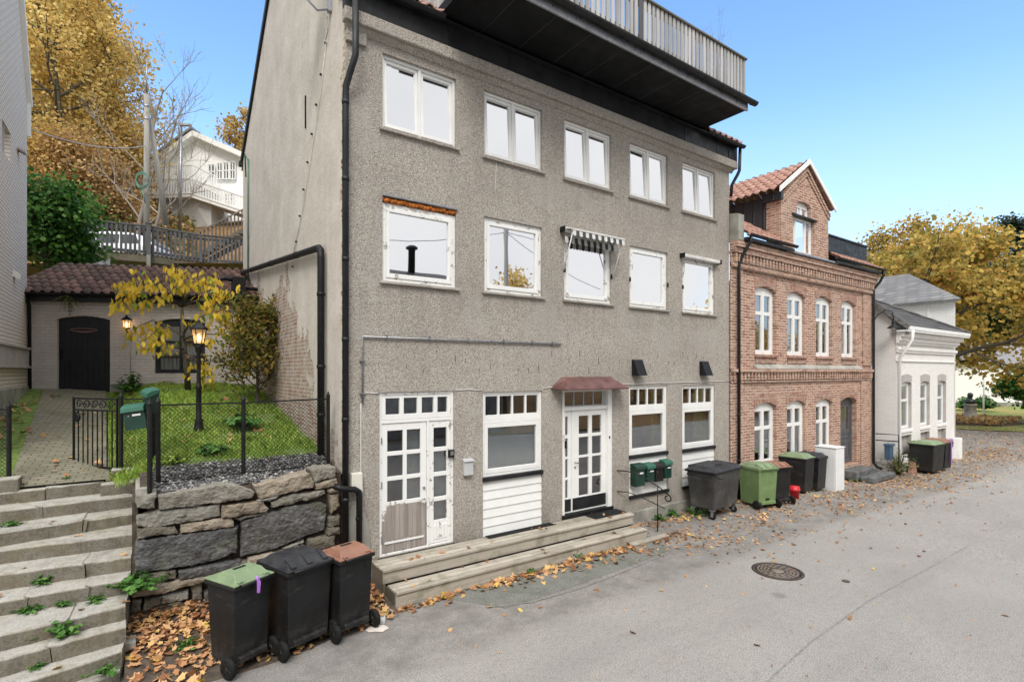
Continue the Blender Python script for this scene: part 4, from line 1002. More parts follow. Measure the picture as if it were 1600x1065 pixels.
for sg, xe in ((-1, DX0), (1, DX1)):        # corbelled courses under the verge
    for k, (o1, pr) in enumerate(((.10, .05), (.22, .03))):
        p0 = Vector((DM, -.04 - pr, DZ - o1 * 1.2)); p1 = Vector((xe + sg * .05, -.04 - pr, 8.46 - o1 * 1.0)); d_ = Vector((0, 0, -.10))
        b.ext([p0, p1, p1 + d_, p0 + d_], (0, pr, 0))
dm = b.build('dormer', 'red_brick', K)
b = MB(); frame(b, 15.774, 17.066, 6.925, 7.975, .06, .11, .06); b.box(16.05, 16.13, .061, .109, 6.985, 7.915); b.box(16.66, 16.74, .061, .109, 6.985, 7.915)
frame(b, 16.004, 16.836, 7.98, 8.34, .06, .11, .06); b.ext([(16.42 + .415 * math.cos(PI * i / 8), .06, 8.342 + .11 * math.sin(PI * i / 8)) for i in range(9)], (0, .05, 0)); b.box(16.39, 16.45, .06, .11, 8.04, 8.28)
dw = b.build('window', 'white_paint', dm, bevel=.004)
b = MB(); b.quad((15.82, .09, 6.97), (17.02, .09, 6.97), (17.02, .09, 7.93), (15.82, .09, 7.93)); b.quad((16.05, .09, 8.02), (16.79, .09, 8.02), (16.79, .09, 8.31), (16.05, .09, 8.31)); b.build('pane', 'glass_sky', dw)
b = MB(); b.box(15.68, 17.16, -.10, .06, 7.965, 8.0); b.build('glazing_strip', 'zinc_black', dm)
b = MB(); b.add([(DX0 - .005, .42, 7.3), (DX0 - .005, 2.0, 8.42), (DX0 - .005, 1.9, 8.42), (DX0 - .005, .42, 8.42)], [(0, 1, 2, 3)])
b.box(DX0 - .10, DX0 + .02, -.10, .46, 8.28, 8.52); b.ext([(DX0 - .02, .40, 7.2), (DX0 - .02, 2.4, 8.5), (DX0 - .02, 2.4, 8.55), (DX0 - .02, .40, 8.45)], (.012, 0, 0)); b.build('cheek', 'seam_metal', dm)
b = MB(); dl = (DZ + .10 - 8.58) / (DM - DX0 + .28)
for sg in (-1, 1):
    xe = DX0 - .28 if sg < 0 else DX1 + .28
    pantiles(b, (xe, -.14 if sg > 0 else 5.0, 8.56), (0, sg, 0), (-sg, 0, dl) if sg > 0 else (1, 0, dl), 5.1, math.hypot(DM - DX0 + .28, DZ + .1 - 8.58), tl=.34, n=5)
b.build('dormer_roof', 'clay_tile_red', dm)
b = MB()
for xe in (DX0 - .28, DX1 + .28):
    p0 = Vector((DM, -.17, DZ + .13)); p1 = Vector((xe, -.17, 8.58)); d_ = Vector((0, 0, -.15)); b.ext([p0, p1, p1 + d_, p0 + d_], (0, .03, 0))
b.build('verge_board', 'moulding_white', dm)
b = MB(); b.box(18.12, K1 + .10, .16, 3.5, 7.15, 7.78); b.box(18.08, K1 + .14, .12, 3.6, 7.782, 7.84); b.box(18.1, K1 + .1, .0, .155, 7.16, 7.24); b.build('box_dormer', 'zinc_black', K, bevel=.01)
b = MB(); b.tube([(13.0, -.36, 6.88), (13.0, -.36, 6.72), (12.97, -.28, 6.60), (12.86, -.12, 6.22), (12.84, -.12, 6.05), (12.84, -.12, .02)], .042, 8)
for z in (5.2, 3.7, 2.2, 1.0): b.tube([(12.84, -.12, z), (12.84, -.12, z + .05)], .049, 8)
b.build('downpipe', 'zinc_black', K)
b = MB(); b.tube([(K1 + .10, -.36, 6.88), (K1 + .10, -.36, 6.72), (K1 + .08, -.26, 6.5), (K1 - .02, -.10, 6.25), (K1 - .02, -.10, 6.1), (K1 - .02, -.10, .12), (K1 + .04, -.2, -.02), (K1 + .1, -.32, -.08)], .045, 8); b.build('downpipe', 'zinc_black', K)
# ================================================================ the white corner house
Wx0, Wx1, WY = 21.76, 27.85, -.60
Wh = thing('white_house', 'low white painted brick house with three narrow recessed windows and a slate roof', 'house', (Wx0, WY, 0))
WW = [(22.22, 23.2), (24.06, 25.04), (25.9, 26.88)]
hl = [arch(a, c, 1.27, 2.93, .04) for a, c in WW] + [rc(a + .02, c - .02, .36, 1.05) for a, c in WW]
b = MB(); b.holes([(Wx0, -.5), (Wx1, -.5), (Wx1, 4.9), (Wx0, 4.9)], hl, lambda u, v, d: (u, WY + d, v), .16, 0, 1)
b.ext([(Wx0 + .003, y, z) for y, z in [(WY + .003, -.5), (5, -.5), (5, 4.9), (.5, 6.3), (.1, 5.82), (WY + .003, 5.0)]], (.1, 0, 0))
b.ext([(Wx1 - .002, WY + .003, -.5), (30.6, 4, -.5), (30.6, 4, 4.9), (Wx1 - .002, WY + .003, 4.9)], (-.02, .02, 0))
b.build('wall', ['white_brick', 'reveal_grey'], Wh)
b = MB(); b.box(Wx0 - .04, Wx1 + .05, WY - .05, WY - .003, -.5, .22); b.box(Wx0 - .04, Wx0 - .001, WY - .05, .0, -.5, .16); b.box(Wx1 - .30, Wx1 + .10, WY - .25, WY - .051, -.5, .60); b.build('plinth', 'moulding_white', Wh, bevel=.02)
for a, c in WW:
    b = MB()
    b.box(a - .03, c + .03, WY - .045, WY + .1, 1.16, 1.265); b.box(a - .01, c + .01, WY - .02, WY + .16, .28, .36)
    b.ext([(x, WY - .012, z) for x, z in arch(a, c, 2.98, 3.19, .06)], (0, .01, 0), 1)
    b.box(a + .02, c - .02, WY + .13, WY + .15, .36, 1.05, 1); frame(b, a + .06, c - .06, .42, .99, WY + .115, WY + .129, .03, 1)
    b.build('window_surround', ['moulding_white', 'reveal_grey'], Wh, bevel=.006)
for a, c in WW:
    b = MB(); grid(b, a + .003, c - .003, 1.275, 2.93, [(a + .12, c - .12)], [(1.38, 2.25), (2.34, 2.82)], WY + .10, WY + .15); fr = b.build('window', 'white_paint', Wh, bevel=.005)
    pane(fr, a + .09, c - .09, 1.33, 2.86, WY + .13, 'glass')
b = MB()
for k, (z0, z1, pr) in enumerate(((3.70, 3.76, .05), (4.02, 4.10, .06), (4.10, 4.22, .10), (4.34, 4.42, .10), (4.42, 4.56, .16), (4.56, 4.72, .26))):
    b.box(Wx0 - (.02 if k < 3 else .05), Wx1 + pr, WY - pr, WY - .003, z0, z1)
b.build('moulded_cornice', 'moulding_white', Wh, bevel=.015)
b = MB(); b.box(Wx0 - .12, Wx1 + .38, WY - .42, WY - .05, 4.73, 4.79); b.box(Wx0 - .12, Wx1 + .40, WY - .44, WY - .40, 4.795, 4.92); b.build('eaves_board', 'white_paint', Wh)
b = MB(); A = Vector((Wx0 - .14, WY - .42, 4.93)); Bv = Vector((Wx1 + .45, WY - .42, 4.93)); Cv = Vector((Wx0 - .14, .16, 5.96)); Dv = Vector((Wx0 - .14, 4, 6.2)); Ev = Vector((Wx1 + .3, 4, 4.93))
b.add([A, Bv, Cv, Ev, Dv], [(0, 1, 2), (2, 1, 3), (2, 3, 4)]); b.add([A, Bv, Cv], [(0, 2, 1)])
b.build('roof', 'slate_roof', Wh)
b = MB(); b.bar(A + Vector((.02, 0, -.06)), Cv + Vector((.02, 0, -.06)), .05, .14); b.bar(Cv + Vector((0, 0, .03)), Bv + Vector((0, 0, .03)), .08, .05); b.build('verge_board', 'slate_roof', Wh)
b = MB(); b.tube([(Wx0 + .12, WY - .46, 4.78), (Wx0 + .12, WY - .44, 4.45), (Wx0 + .0, WY - .22, 3.98), (Wx0 + .06, WY - .09, 3.8), (Wx0 + .06, WY - .09, .2), (Wx0 + .2, WY - .2, .05)], .05, 8); b.build('downpipe', 'white_paint', Wh)
b = MB(); b.box(Wx0 - .07, Wx0 - .005, WY - .03, WY + .10, 4.62, 5.02); b.tube([(Wx0 - .05, WY - .35, 5.0), (Wx0 - .05, WY - .35, 4.62)], .05, 8); b.build('hopper', 'zinc_grey', Wh)
# taller part behind, its slate hip roof above the low roof
b = MB(); tw = [(29.15, -.30), (29.15, 6.5), (34.5, 6.5), (33.0, 3.2)]
b.ext([(x, y, -.5) for x, y in tw], (0, 0, 7.0)); b.box(29.06, 29.149, -.34, 6.5, 6.36, 6.48); b.box(29.10, 29.149, .62, .70, 4.0, 6.36); b.build('rear_wing', 'white_brick', Wh)
b = MB(); e = .25; ev = [(29.15 - e, -.30 - e, 6.5), (29.15 - e, 6.8, 6.5), (34.8, 6.8, 6.5), (33.2, 2.9, 6.5)]; ri = [(31.6, 2.2, 8.25), (31.6, 5.6, 8.25)]
b.add(ev + ri, [(0, 1, 5, 4), (1, 2, 5), (2, 3, 4, 5), (3, 0, 4)]); b.add([(x, y, z - .08) for x, y, z in ev] + ev, [(0, 1, 5, 4), (3, 0, 4, 7)]); b.build('hip_roof', 'slate_roof', Wh)
# gooseneck wall lamp at the corner between the two houses
lamp = thing('wall_lamp', 'black gooseneck barn lamp on the side wall of the white corner house', 'wall lamp', (Wx0 - .01, -.30, 4.6))
b = MB(); x = Wx0 - .02; b.tube([(K1 + .04, -.04, 5.05)] + [(K1 + .10, -.18, 5.35), (K1 + .12, -.42, 5.50), (K1 + .12, -.62, 5.42), (K1 + .12, -.66, 5.2), (K1 + .12, -.66, 5.05)], .018, 6); b.build('arm', 'iron_black', lamp)
b = MB(); b.lathe([(.05, .26), (.06, .20), (.06, .10), (.12, .07), (.20, .0), (.205, -.005), (.19, .0), (.10, .05), (.03, .06)], (K1 + .12, -.66, 4.85), 16); b.build('lamp_shade', 'iron_black', lamp)
b = MB(); b.lathe([(.0, -.03), (.05, .0), (.05, .06)], (K1 + .12, -.66, 4.83), 10); b.build('bulb', 'cream_plastic', lamp)
# small things in the gap between brick house and white house
fr_ = thing('iron_barrier', 'low black iron frame in the gap beside the white house', 'frame', (21.5, -.25, -.1))
b = MB(); b.tube([(21.35, -.12, 1.15), (21.55, -.75, 1.15), (21.55, -.75, -.2)], .02, 6); b.tube([(21.35, -.12, .92), (21.55, -.75, .92)], .02, 6); b.build('rail', 'iron_black', fr_)
b = MB(); b.ext([(21.18, -.62, .30), (21.44, -.62, .30), (21.48, -.62, .78), (21.14, -.62, .78)], (0, .16, 0)); b.box(21.12, 21.50, -.66, -.44, .782, .84)
tag(b.build('parcel_box', plain('blue_plastic', (.06, .12, .20), .4)), 'small blue box hanging in the gap next to the brick house downpipe', 'box')
b = MB(); b.box(18.78, 20.25, -.55, -.04, -.15, .14); b.box(18.95, 20.7, -.95, -.56, -.2, -.02); tag(b.build('doorstep', 'slate_step', bevel=.03), 'grey slate doorstep before the dark grey door of the brick house', 'doorstep')
b = MB(); b.ext([(22.25, -.80, -.25), (22.55, -.85, -.25), (22.48, -.83, .12), (22.3, -.81, .16)], (0, -.12, 0)); tag(b.build('broken_tile', 'clay_tile_red', bevel=.01), 'broken red clay tile leaning on the foot of the white house', 'tile')
# ================================================================ steps, retaining wall, yard
KS = [((162, 751), (0, 769)), ((208, 772), (0, 798)), ((210, 799), (22, 828)), ((210, 833), (0, 859)), ((205, 869), (0, 897)), ((203, 903), (0, 937)), ((196, 944), (13, 988)), ((197, 977), (0, 1030)), ((191, 1015), (37, 1065)), ((188, 1047), (60, 1100))]
ST = thing('stone_steps', 'worn concrete steps with cracks and weeds climbing from the street to the iron gate', 'steps', (-1, 0, 0))
nos = []
for i, (p, q) in enumerate(KS):
    z = 1.74 - .18 * i; a = atz(*p, z); c = atz(*q, z); d = (c - a).normalized(); nos.append((a, a + d * 2.3, z))
r = random.Random(21); SKW = {}
for i, (a, c, z) in enumerate(nos):
    b = MB(); up = nos[i - 1] if i else (a + Vector((0, .45, 0)), c + Vector((0, .45, 0)), z)
    back = .10; L = (c - a).length
    cuts = [0] + sorted(r.uniform(.18, .85) for _ in range(2 if i % 3 else 1)) + [1]
    lo = z - (.30 if i < 9 else .25)
    for s in range(len(cuts) - 1):
        f0, f1 = cuts[s], cuts[s + 1]; N = 7; dz = r.uniform(-.012, .006); gap = .004
        pts = []
        for k in range(N + 1):
            f = f0 + (f1 - f0) * k / N; f = min(max(f, f0 + (gap / L if s else 0)), f1 - gap / L)
            j = r.uniform(-.010, .010) + (r.uniform(-.02, .01) if k in (0, N) and s else 0)
            pts.append((f, a.lerp(c, f) + Vector((0, j, 0))))
        sk = (SKW.setdefault((i, s), [r.uniform(-.05, .05) for _ in range(5)]), SKW.setdefault((i, s + 1), [r.uniform(-.05, .05) for _ in range(5)])); dr_ = (c - a).normalized()
        fr_ = [p for _, p in pts]; bk = [up[0].lerp(up[1], f) + Vector((0, back, 0)) for f, _ in pts]
        vs = []
        for kk, (p, q) in enumerate(zip(fr_, bk)):
            e = r.uniform(-.006, .004)
            w5 = [(p.x, p.y - .012, lo), (p.x, p.y, z - .02 + dz + e), (p.x, p.y + .02, z + dz + e), (q.x, q.y, z + .012 + dz), (q.x, q.y, lo)]
            if kk == 0 and s: w5 = [tuple(Vector(v5) + dr_ * o5) for v5, o5 in zip(w5, sk[0])]
            if kk == N and s < len(cuts) - 2: w5 = [tuple(Vector(v5) + dr_ * o5) for v5, o5 in zip(w5, sk[1])]
            vs += w5
        fs = []
        for k in range(N):
            for m in range(4): fs.append((k * 5 + m, k * 5 + m + 1, (k + 1) * 5 + m + 1, (k + 1) * 5 + m))
        fs += [(0, 1, 2, 3, 4), tuple(N * 5 + m for m in (4, 3, 2, 1, 0))]
        b.add(vs, fs)
    b.build('step', 'step_concrete', ST, bevel=.008)
b = MB(); b.box(-.33, .06, 1.93, 2.2, 1.45, 1.87); b.build('kerb_block', 'step_concrete', ST, bevel=.02)
b = MB(); b.box(-1.9, -1.32, 1.72, 2.0, 1.5, 1.90); b.build('kerb_block', 'step_concrete', ST, bevel=.02)
b = MB(); b.box(-.44, -.02, 1.62, 1.929, 1.4, 1.72); b.build('landing_block', 'step_concrete', ST, bevel=.015)
b = MB(); b.box(-2.2, -.02, -.55, 1.9, -.3, .25); b.build('footing', 'plinth_concrete', ST)

RW = thing('retaining_wall', 'dry stone retaining wall of big dark slabs and pale flat stones beside the steps', 'wall', (0, 0, 0))
PAL, BEI, SLA, MOS = 0, 1, 2, 3
SN = [(PAL, [(214, 771), (244, 769), (242, 793.5), (214, 792)]), (PAL, [(245.5, 774), (342, 756), (375, 758), (399, 768), (392.5, 777), (247, 797)]),
 (PAL, [(212.7, 806.5), (238, 798.5), (344.5, 787), (344.5, 805), (301, 815), (233, 825), (212.7, 822.6)]), (BEI, [(346, 788), (412, 782), (420, 793), (415, 798), (346, 808)]),
 (MOS, [(212.7, 826.5), (273.5, 821), (277, 831.5), (212.7, 841.7)]), (BEI, [(281, 819), (362, 807.5), (365, 820), (311.5, 829), (281, 831.5)]),
 (SLA, [(211.4, 844), (373, 822), (370, 862), (327, 877), (209, 897.5)]), (MOS, [(207.6, 900), (251, 891), (275, 888.5), (276, 902.5), (251, 910), (206, 914)]),
 (SLA, [(278.6, 891), (375, 873), (379, 885), (342, 895), (280, 904)]), (BEI, [(205, 918), (289, 904), (352, 890), (355, 897.5), (251, 925), (204, 931.6)]),
 (PAL, [(253, 930.4), (295, 921), (294, 934), (253, 943)]), (MOS, [(225, 935.5), (251, 931), (252, 944), (223, 953)]), (MOS, [(202.5, 956), (283.6, 939), (296, 949.4), (238, 966), (201, 973.5)]),
 (MOS, [(240, 986), (256, 970), (296, 960), (306, 973.5), (261, 990)]), (MOS, [(205, 978), (240, 970), (236, 988.7), (204, 992)]), (BEI, [(300, 943), (314, 941), (316, 961), (300, 961)]),
 (MOS, [(206, 935), (222, 934), (220, 953), (203, 955)]), (BEI, [(394.5, 758), (480, 737), (490, 752), (488, 760.5), (405.5, 777.5)]), (PAL, [(484, 733.5), (524, 728.5), (525, 744), (491.7, 754)]),
 (BEI, [(491.7, 755.5), (526, 747), (527, 758), (492.5, 764)]), (PAL, [(421, 784), (442.7, 773), (507, 765), (510, 770.7), (478, 781), (424, 792)]),
 (SLA, [(376, 815), (452.8, 790), (501.8, 784), (511.5, 789), (508.5, 827), (478, 838), (434, 855), (376, 869)]), (BEI, [(513.7, 773), (529, 770), (530, 791), (517, 801)]),
 (MOS, [(512, 808), (530, 804), (529, 819.7), (511, 821.4)]), (MOS, [(511, 823), (530, 821.4), (530, 831.5), (510, 834)]), (MOS, [(480, 842), (522, 834), (521, 850), (486.6, 861), (480, 855)]),
 (BEI, [(387, 872), (474, 849.3), (471.4, 863.7), (420.7, 882), (384, 886)]), (PAL, [(440, 856), (476, 842), (475, 847), (442, 858)]), (BEI, [(490, 865), (522, 853), (530, 856), (500, 868)]),
 (PAL, [(420, 776), (440, 771), (420, 782), (402, 781)]), (BEI, [(512, 766), (528, 760), (529, 768), (514, 771)]),
 (MOS, [(358, 890), (383, 874), (382, 886), (418, 886), (414, 905), (358, 912)]), (BEI, [(422, 884), (474, 866), (490, 868), (486, 884), (424, 902)]), (MOS, [(492, 870), (530, 860), (531, 884), (490, 890)]),
 (SLA, [(318, 925), (356, 914), (420, 905), (424, 935), (320, 955)]), (MOS, [(426, 904), (486, 888), (531, 888), (531, 925), (428, 938)]), (MOS, [(308, 960), (426, 940), (528, 930), (528, 975), (308, 990)]), (MOS, [(300, 906), (315, 903), (317, 938), (300, 940)]),
 (PAL, [(365, 810), (392, 803), (420, 800), (374, 812)])]
cent = lambda P: (sum(p[0] for p in P) / len(P), sum(p[1] for p in P) / len(P))
b = MB(); r = random.Random(3)
from mathutils import noise as mn
for mi, P in SN:
    W_ = [Vector((at(x, y)[0], 0, at(x, y)[2])) for x, y in P]
    # resample the outline, then dome the face: rough block with its own depth
    O = []
    for i in range(len(W_)):
        p, q = W_[i], W_[(i + 1) % len(W_)]; k = max(2, int((q - p).length / .05))
        O += [p.lerp(q, j / k) for j in range(k)]
    c0 = sum(O, Vector()) / len(O); sd_ = r.uniform(0, 90); dep = r.uniform(.0, .07); n = len(O)
    def nz(p, s=7, a=.018): return mn.noise(Vector((p.x * s + sd_, p.z * s, sd_))) * a
    rings = []
    for f, y in ((1.0, .30), (.99, .03), (.975, .008), (.95, -.002), (.86, -.008), (.74, -.012), (.6, -.015), (.45, -.018), (.3, -.02), (.15, -.02)):
        ring = []
        for p in O:
            q = c0 + (p - c0) * f; e = (p - c0).normalized()
            q = q + e * (mn.noise(Vector((q.x * 16 + sd_, q.z * 16, 3))) * .010)
            ring.append((q.x, y - dep + (nz(q, 5, .030) if y < .01 else 0), q.z))
        rings.append(ring)
    vs = [p for g_ in rings for p in g_] + [(c0.x, -.02 - dep, c0.z)]
    fs = [(k * n + i, k * n + (i + 1) % n, (k + 1) * n + (i + 1) % n, (k + 1) * n + i) for k in range(len(rings) - 1) for i in range(n)]
    fs += [((len(rings) - 1) * n + i, (len(rings) - 1) * n + (i + 1) % n, len(vs) - 1) for i in range(n)]
    b.add(vs, fs, mi, False)
so_ = b.build('stonework', ['stone_pale', 'stone_beige', 'stone_slate', 'stone_mossy'], RW)
ms = so_.modifiers.new('split', 'SUBSURF'); ms.subdivision_type = 'SIMPLE'; ms.levels = ms.render_levels = 2
for nm, sz, stg in (('rough', .16, .06), ('grit', .045, .022)):
    tx = bpy.data.textures.new(nm, 'CLOUDS'); tx.noise_scale = sz; tx.noise_depth = 3; md = so_.modifiers.new(nm, 'DISPLACE'); md.texture = tx; md.strength = stg; md.mid_level = .5; md.texture_coords = 'OBJECT'
b = MB(); b.box(.0, 2.52, .10, .35, -.3, 1.78); b.box(-.06, .10, .10, 1.9, -.3, 1.72); b.build('backing', 'soil', RW)
b = MB(); b.box(-.03, .16, .12, 1.9, 1.70, 1.84); b.build('coping', 'step_concrete', RW, bevel=.02)

def zp(y): return 1.755 + .152 * max(0, y - 1.9)
def yz(x, y): k = sm(-.35, .45, x); return zp(y) * (1 - k) + k * (zg(y) + .25 * sm(3, 8, y)) - .01
sheet('yard_ground', lin(.02, 2.565, 14), lin(1.0, 9.8, 34), yz, 'grass_ground'); sheet('gravel_ground', lin(.02, 2.565, 14), lin(.10, 1.02, 5), lambda x, y: zg(y) - .02, 'soil'); sheet('yard_soil', lin(-2.24, .02, 10), lin(1.90, 9.8, 30), yz, 'grass_ground')
b = MB(); n = 24; v = []
for i in range(n + 1):
    f = i / n; y = 1.80 + f * 7.6; xl = -1.45 - .45 * f; xr = -.34 - .35 * f
    for k in range(7):
        x = xl + (xr - xl) * k / 6; v.append((x, y, zp(y) + .012))
b.add(v, [(i * 7 + k, i * 7 + k + 1, (i + 1) * 7 + k + 1, (i + 1) * 7 + k) for i in range(n) for k in range(6)], 0, True)
structure('garden_path', b, 'pavers')
rn = np.random.default_rng(5)
b = MB()
for i in range(3800):            # dark pebbles along the top of the wall
    x = rn.uniform(.18, 2.5); y = rn.uniform(.10, 1.12); s = rn.uniform(.014, .034); z = zg(y) - .005 + rn.uniform(0, .025)
    q = rn.uniform(.6, 1.2, 3) * s
    b.add([(x - q[0], y, z), (x + q[0], y, z), (x, y - q[1], z), (x, y + q[1], z), (x, y, z - q[2]), (x, y, z + q[2] * .7)], [(0, 2, 5), (2, 1, 5), (1, 3, 5), (3, 0, 5), (0, 4, 2), (2, 4, 1)])
o = b.build('gravel', 'pebble'); o['kind'] = 'stuff'
b = MB(); b.box(.10, 2.53, .11, 1.0, 1.6, 1.80); structure('gravel_bed', b, 'soil')
# grass
N = 30000; P = []
x = rn.uniform(-.55, 2.52, N); y = rn.uniform(1.0, 8.9, N)
ed = -.30 - .06 * (y - 1.8)
lim = 9.72 - (x + 2.2) * .483 - .15
dens = np.array([mn.noise(Vector((a * 2.1, c * 2.1, 1))) for a, c in zip(x, y)])
k = (x > ed) & (y < lim) & (dens > -.35) & ~((y < 1.15) & (rn.random(N) < .7)); x, y, dens = x[k], y[k], dens[k]
z = np.array([yz(a, c) for a, c in zip(x, y)])
pos = np.stack([x, y, z], 1); nr = rn.normal(size=pos.shape) * .25; nr[:, 2] *= .4
# blades grow along w = n x u: build them upright by hand
def blades(name, pos, h, wd, lean, mat, seed):
    r_ = np.random.default_rng(seed); n = len(pos); a = r_.uniform(0, 2 * PI, n); b_ = r_.uniform(0, 2 * PI, n)
    d = np.stack([np.cos(a), np.sin(a), np.zeros(n)], 1) * wd[:, None] / 2; l = np.stack([np.cos(b_), np.sin(b_), np.zeros(n)], 1) * (lean * h)[:, None]
    up = np.zeros((n, 3)); up[:, 2] = h
    V = np.stack([pos - d, pos + d, pos + d * .8 + up * .55 + l * .3, pos + up * .95 + l, pos - d * .8 + up * .55 + l * .3], 1).reshape(-1, 3)
    me = bpy.data.meshes.new(name); me.vertices.add(len(V)); me.vertices.foreach_set('co', V.ravel())
    me.loops.add(5 * n); me.loops.foreach_set('vertex_index', np.arange(5 * n, dtype=np.int32)); me.polygons.add(n); me.polygons.foreach_set('loop_start', np.arange(0, 5 * n, 5, dtype=np.int32))
    me.update(calc_edges=True); me.materials.append(M[mat]); o = bpy.data.objects.new(name, me); col.objects.link(o); return o
h = rn.uniform(.05, .115, len(pos)) * (1 + 1.1 * np.clip(dens, -.3, 1))
o = blades('grass', pos, h, rn.uniform(.008, .018, len(pos)), rn.uniform(.2, 1.0, len(pos)), 'grass_blade', 3); o['kind'] = 'stuff'

def rosette(name, label, c, rad, n, mat='weed_leaf', hgt=.6, size=.09, shape='oval', seed=1, cat='weed', group=None):
    """a leafy tuft: stems fanning from one root, leaves along them"""
    r = random.Random(seed); t = thing(name, label, cat, c, 0, group); b = MB(); P = []; NN = []; c = Vector(c)
    if name == 'weed': rad *= 1.35; n = int(n * 1.5)
    for i in range(n):
        a = r.uniform(0, 2 * PI); e = r.uniform(.15, 1.0); L = rad * r.uniform(.6, 1.1)
        tip = c + Vector((math.cos(a) * L * e, math.sin(a) * L * e, L * hgt * (1.2 - e * .9)))
        mid = c.lerp(tip, .5) + Vector((0, 0, L * .12)); b.tube([c, mid, tip], .004, 3, cap=False)
        for k in range(4): q = c.lerp(tip, .45 + .18 * k) + Vector((0, 0, L * .05)); P.append(tuple(q)); NN.append((math.cos(a) * .5 + r.uniform(-.4, .4), math.sin(a) * .5 + r.uniform(-.4, .4), 1))
    b.build('stem', mat, t); P = np.array(P); leaf_mesh('leaf', P, np.array(NN), size * np.random.default_rng(seed).uniform(.6, 1.2, len(P)), mat, shape, seed, t); return t
def onstep(px, py, i): return tuple(atz(px, py, nos[i][2]))
rosette('weed', 'large dandelion like weed rooted in the middle of the lower concrete steps', onstep(93, 993, 7), .19, 34, seed=2, size=.085)
rosette('weed', 'dense leafy weed on the sixth step below the gate, against the riser', onstep(66, 912, 5), .12, 20, seed=3, size=.06)
rosette('weed', 'pale green herb spilling from the joint between steps and stone wall', (-.02, -.20, .72), .26, 44, seed=4, size=.065, shape='clump', hgt=.5)
rosette('weed', 'broad leaved weed at the far left edge of the steps', onstep(8, 1003, 7), .16, 16, seed=5, size=.09)
rosette('weed', 'low weed trailing along the seventh step left of centre', onstep(50, 955, 6), .15, 18, seed=6, size=.06, hgt=.3)
rosette('weed', 'small yellowing weed on the seventh step, nearer the stone wall', onstep(146, 940, 6), .12, 14, seed=7, size=.055, hgt=.4)
rosette('weed', 'low weed on the seventh step between two other weeds', onstep(98, 948, 6), .12, 14, seed=8, size=.05, hgt=.4)
rosette('weed', 'bright green sprig under the concrete block by the gate post', onstep(208, 764, 1), .08, 9, seed=9, size=.045)
rosette('weed', 'weeds along the third step at the left edge of the steps', onstep(60, 808, 2), .14, 16, seed=10, size=.045, hgt=.3)
rosette('weed', 'mossy weed tuft on the left end of the fourth step', onstep(18, 822, 2), .12, 16, seed=11, size=.05, hgt=.4)
rosette('weed', 'pale weed by the crack in the lowest visible step', onstep(62, 1042, 8), .10, 14, seed=12, size=.04, hgt=.4)
rosette('weed', 'grassy weed at the foot of the steps beside the leaf litter', tuple(atz(165, 1052, .16)), .16, 18, seed=13, size=.06, hgt=.35)
rosette('weed', 'tiny weed growing between the pavers in front of the gate', (-.85, 2.02, zp(2.02) + .02), .06, 8, seed=14, size=.03)
for i, (px, py, z, rad, lb) in enumerate([(290, 1015, .12, .16, 'green weed among the fallen leaves below the retaining wall, nearest the steps'), (312, 985, .15, .12, 'green weed among the fallen leaves at the foot of the retaining wall'), (330, 938, .25, .16, 'leafy weed growing from the wall foot behind the green lidded bin'), (900, 868, .02, .12, 'green weed poking out in front of the wooden steps near their right end'), (945, 848, .02, .16, 'taller green weed at the right end of the wooden steps'), (830, 893, .02, .07, 'smallest weed in front of the wooden steps')]):
    rosette('weed', lb, tuple(atz(px, py, z)), rad, 16, seed=30 + i, size=.05)
for i, (px, py, rad, lb) in enumerate([(1086, 806, .30, 'tall weed growing at the left front corner of the big dark wheeled container'), (1052, 806, .2, 'low weed at the foot of the grey house left of the big container'), (1030, 812, .16, 'low weed at the foot of the grey house beside the handrail'), (1335, 742, .22, 'grass tuft in front of the grey slate doorstep')]):
    p = atz(px, py, -.0); rosette('weed', lb, (p.x, p.y, zs(p.x)), rad, 18, seed=50 + i, size=.07)
rosette('weed', 'dry brownish weeds in the gap beside the white house', (21.6, -.72, -.25), .55, 60, 'leaf_olive', 1.3, .10, seed=60)
rosette('shrub', 'small dark evergreen shrub at the foot of the white shed between door and window', (-.1, 8.3, 2.8), .5, 60, 'leaf_green', .9, .13, seed=61, cat='shrub')
rosette('garden_plant', 'pale leafy plant in the grass right of the garden lamp post', (1.55, 3.0, 2.33), .38, 40, 'weed_leaf', .5, .14, 'clump', 62, 'plant')
rosette('garden_plant', 'broad leaved plant in the grass near the chain link fence', (.95, 1.5, 2.05), .3, 34, 'weed_leaf', .4, .12, 'clump', 63, 'plant')
rosette('garden_plant', 'grassy clump at the corner of the lawn by the fence post', (.42, 1.25, 1.98), .26, 50, 'grass_blade', .8, .07, 'oval', 64, 'plant')

# ---- fences and gate
def post(b, x, y, z0, z1, r=.028): b.lathe([(r, 0), (r, z1 - z0 - .09), (r * 1.15, z1 - z0 - .085), (r * 1.15, z1 - z0 - .07), (.004, z1 - z0)], (x, y, z0), 8, smooth=False)
def mesh_panel(b, p0, p1, z0a, z0b, h, pitch=.055, w=.0022):
    """diamond wire between two posts, bottom following z0a..z0b"""
    p0 = Vector((p0[0], p0[1], 0)); p1 = Vector((p1[0], p1[1], 0)); L = (p1 - p0).length; d = (p1 - p0) / L; nrm = Vector((-d.y, d.x, 0))
    for sgn in (1, -1):
        k = -h
        while k < L + h:
            s0, s1 = k, k + h
            a0, a1 = max(0, s0), min(L, s1)
            if a1 > a0 + .01:
                f0, f1 = (a0 - s0) / h, (a1 - s0) / h
                if sgn < 0: f0, f1 = 1 - f0, 1 - f1
                q = []
                for s, f in ((a0, f0), (a1, f1)): q.append(p0 + d * s + Vector((0, 0, z0a + (z0b - z0a) * s / L + f * h)))
                b.bar(q[0] + nrm * .002 * sgn, q[1] + nrm * .002 * sgn, w * 2, w * 2)
            k += pitch
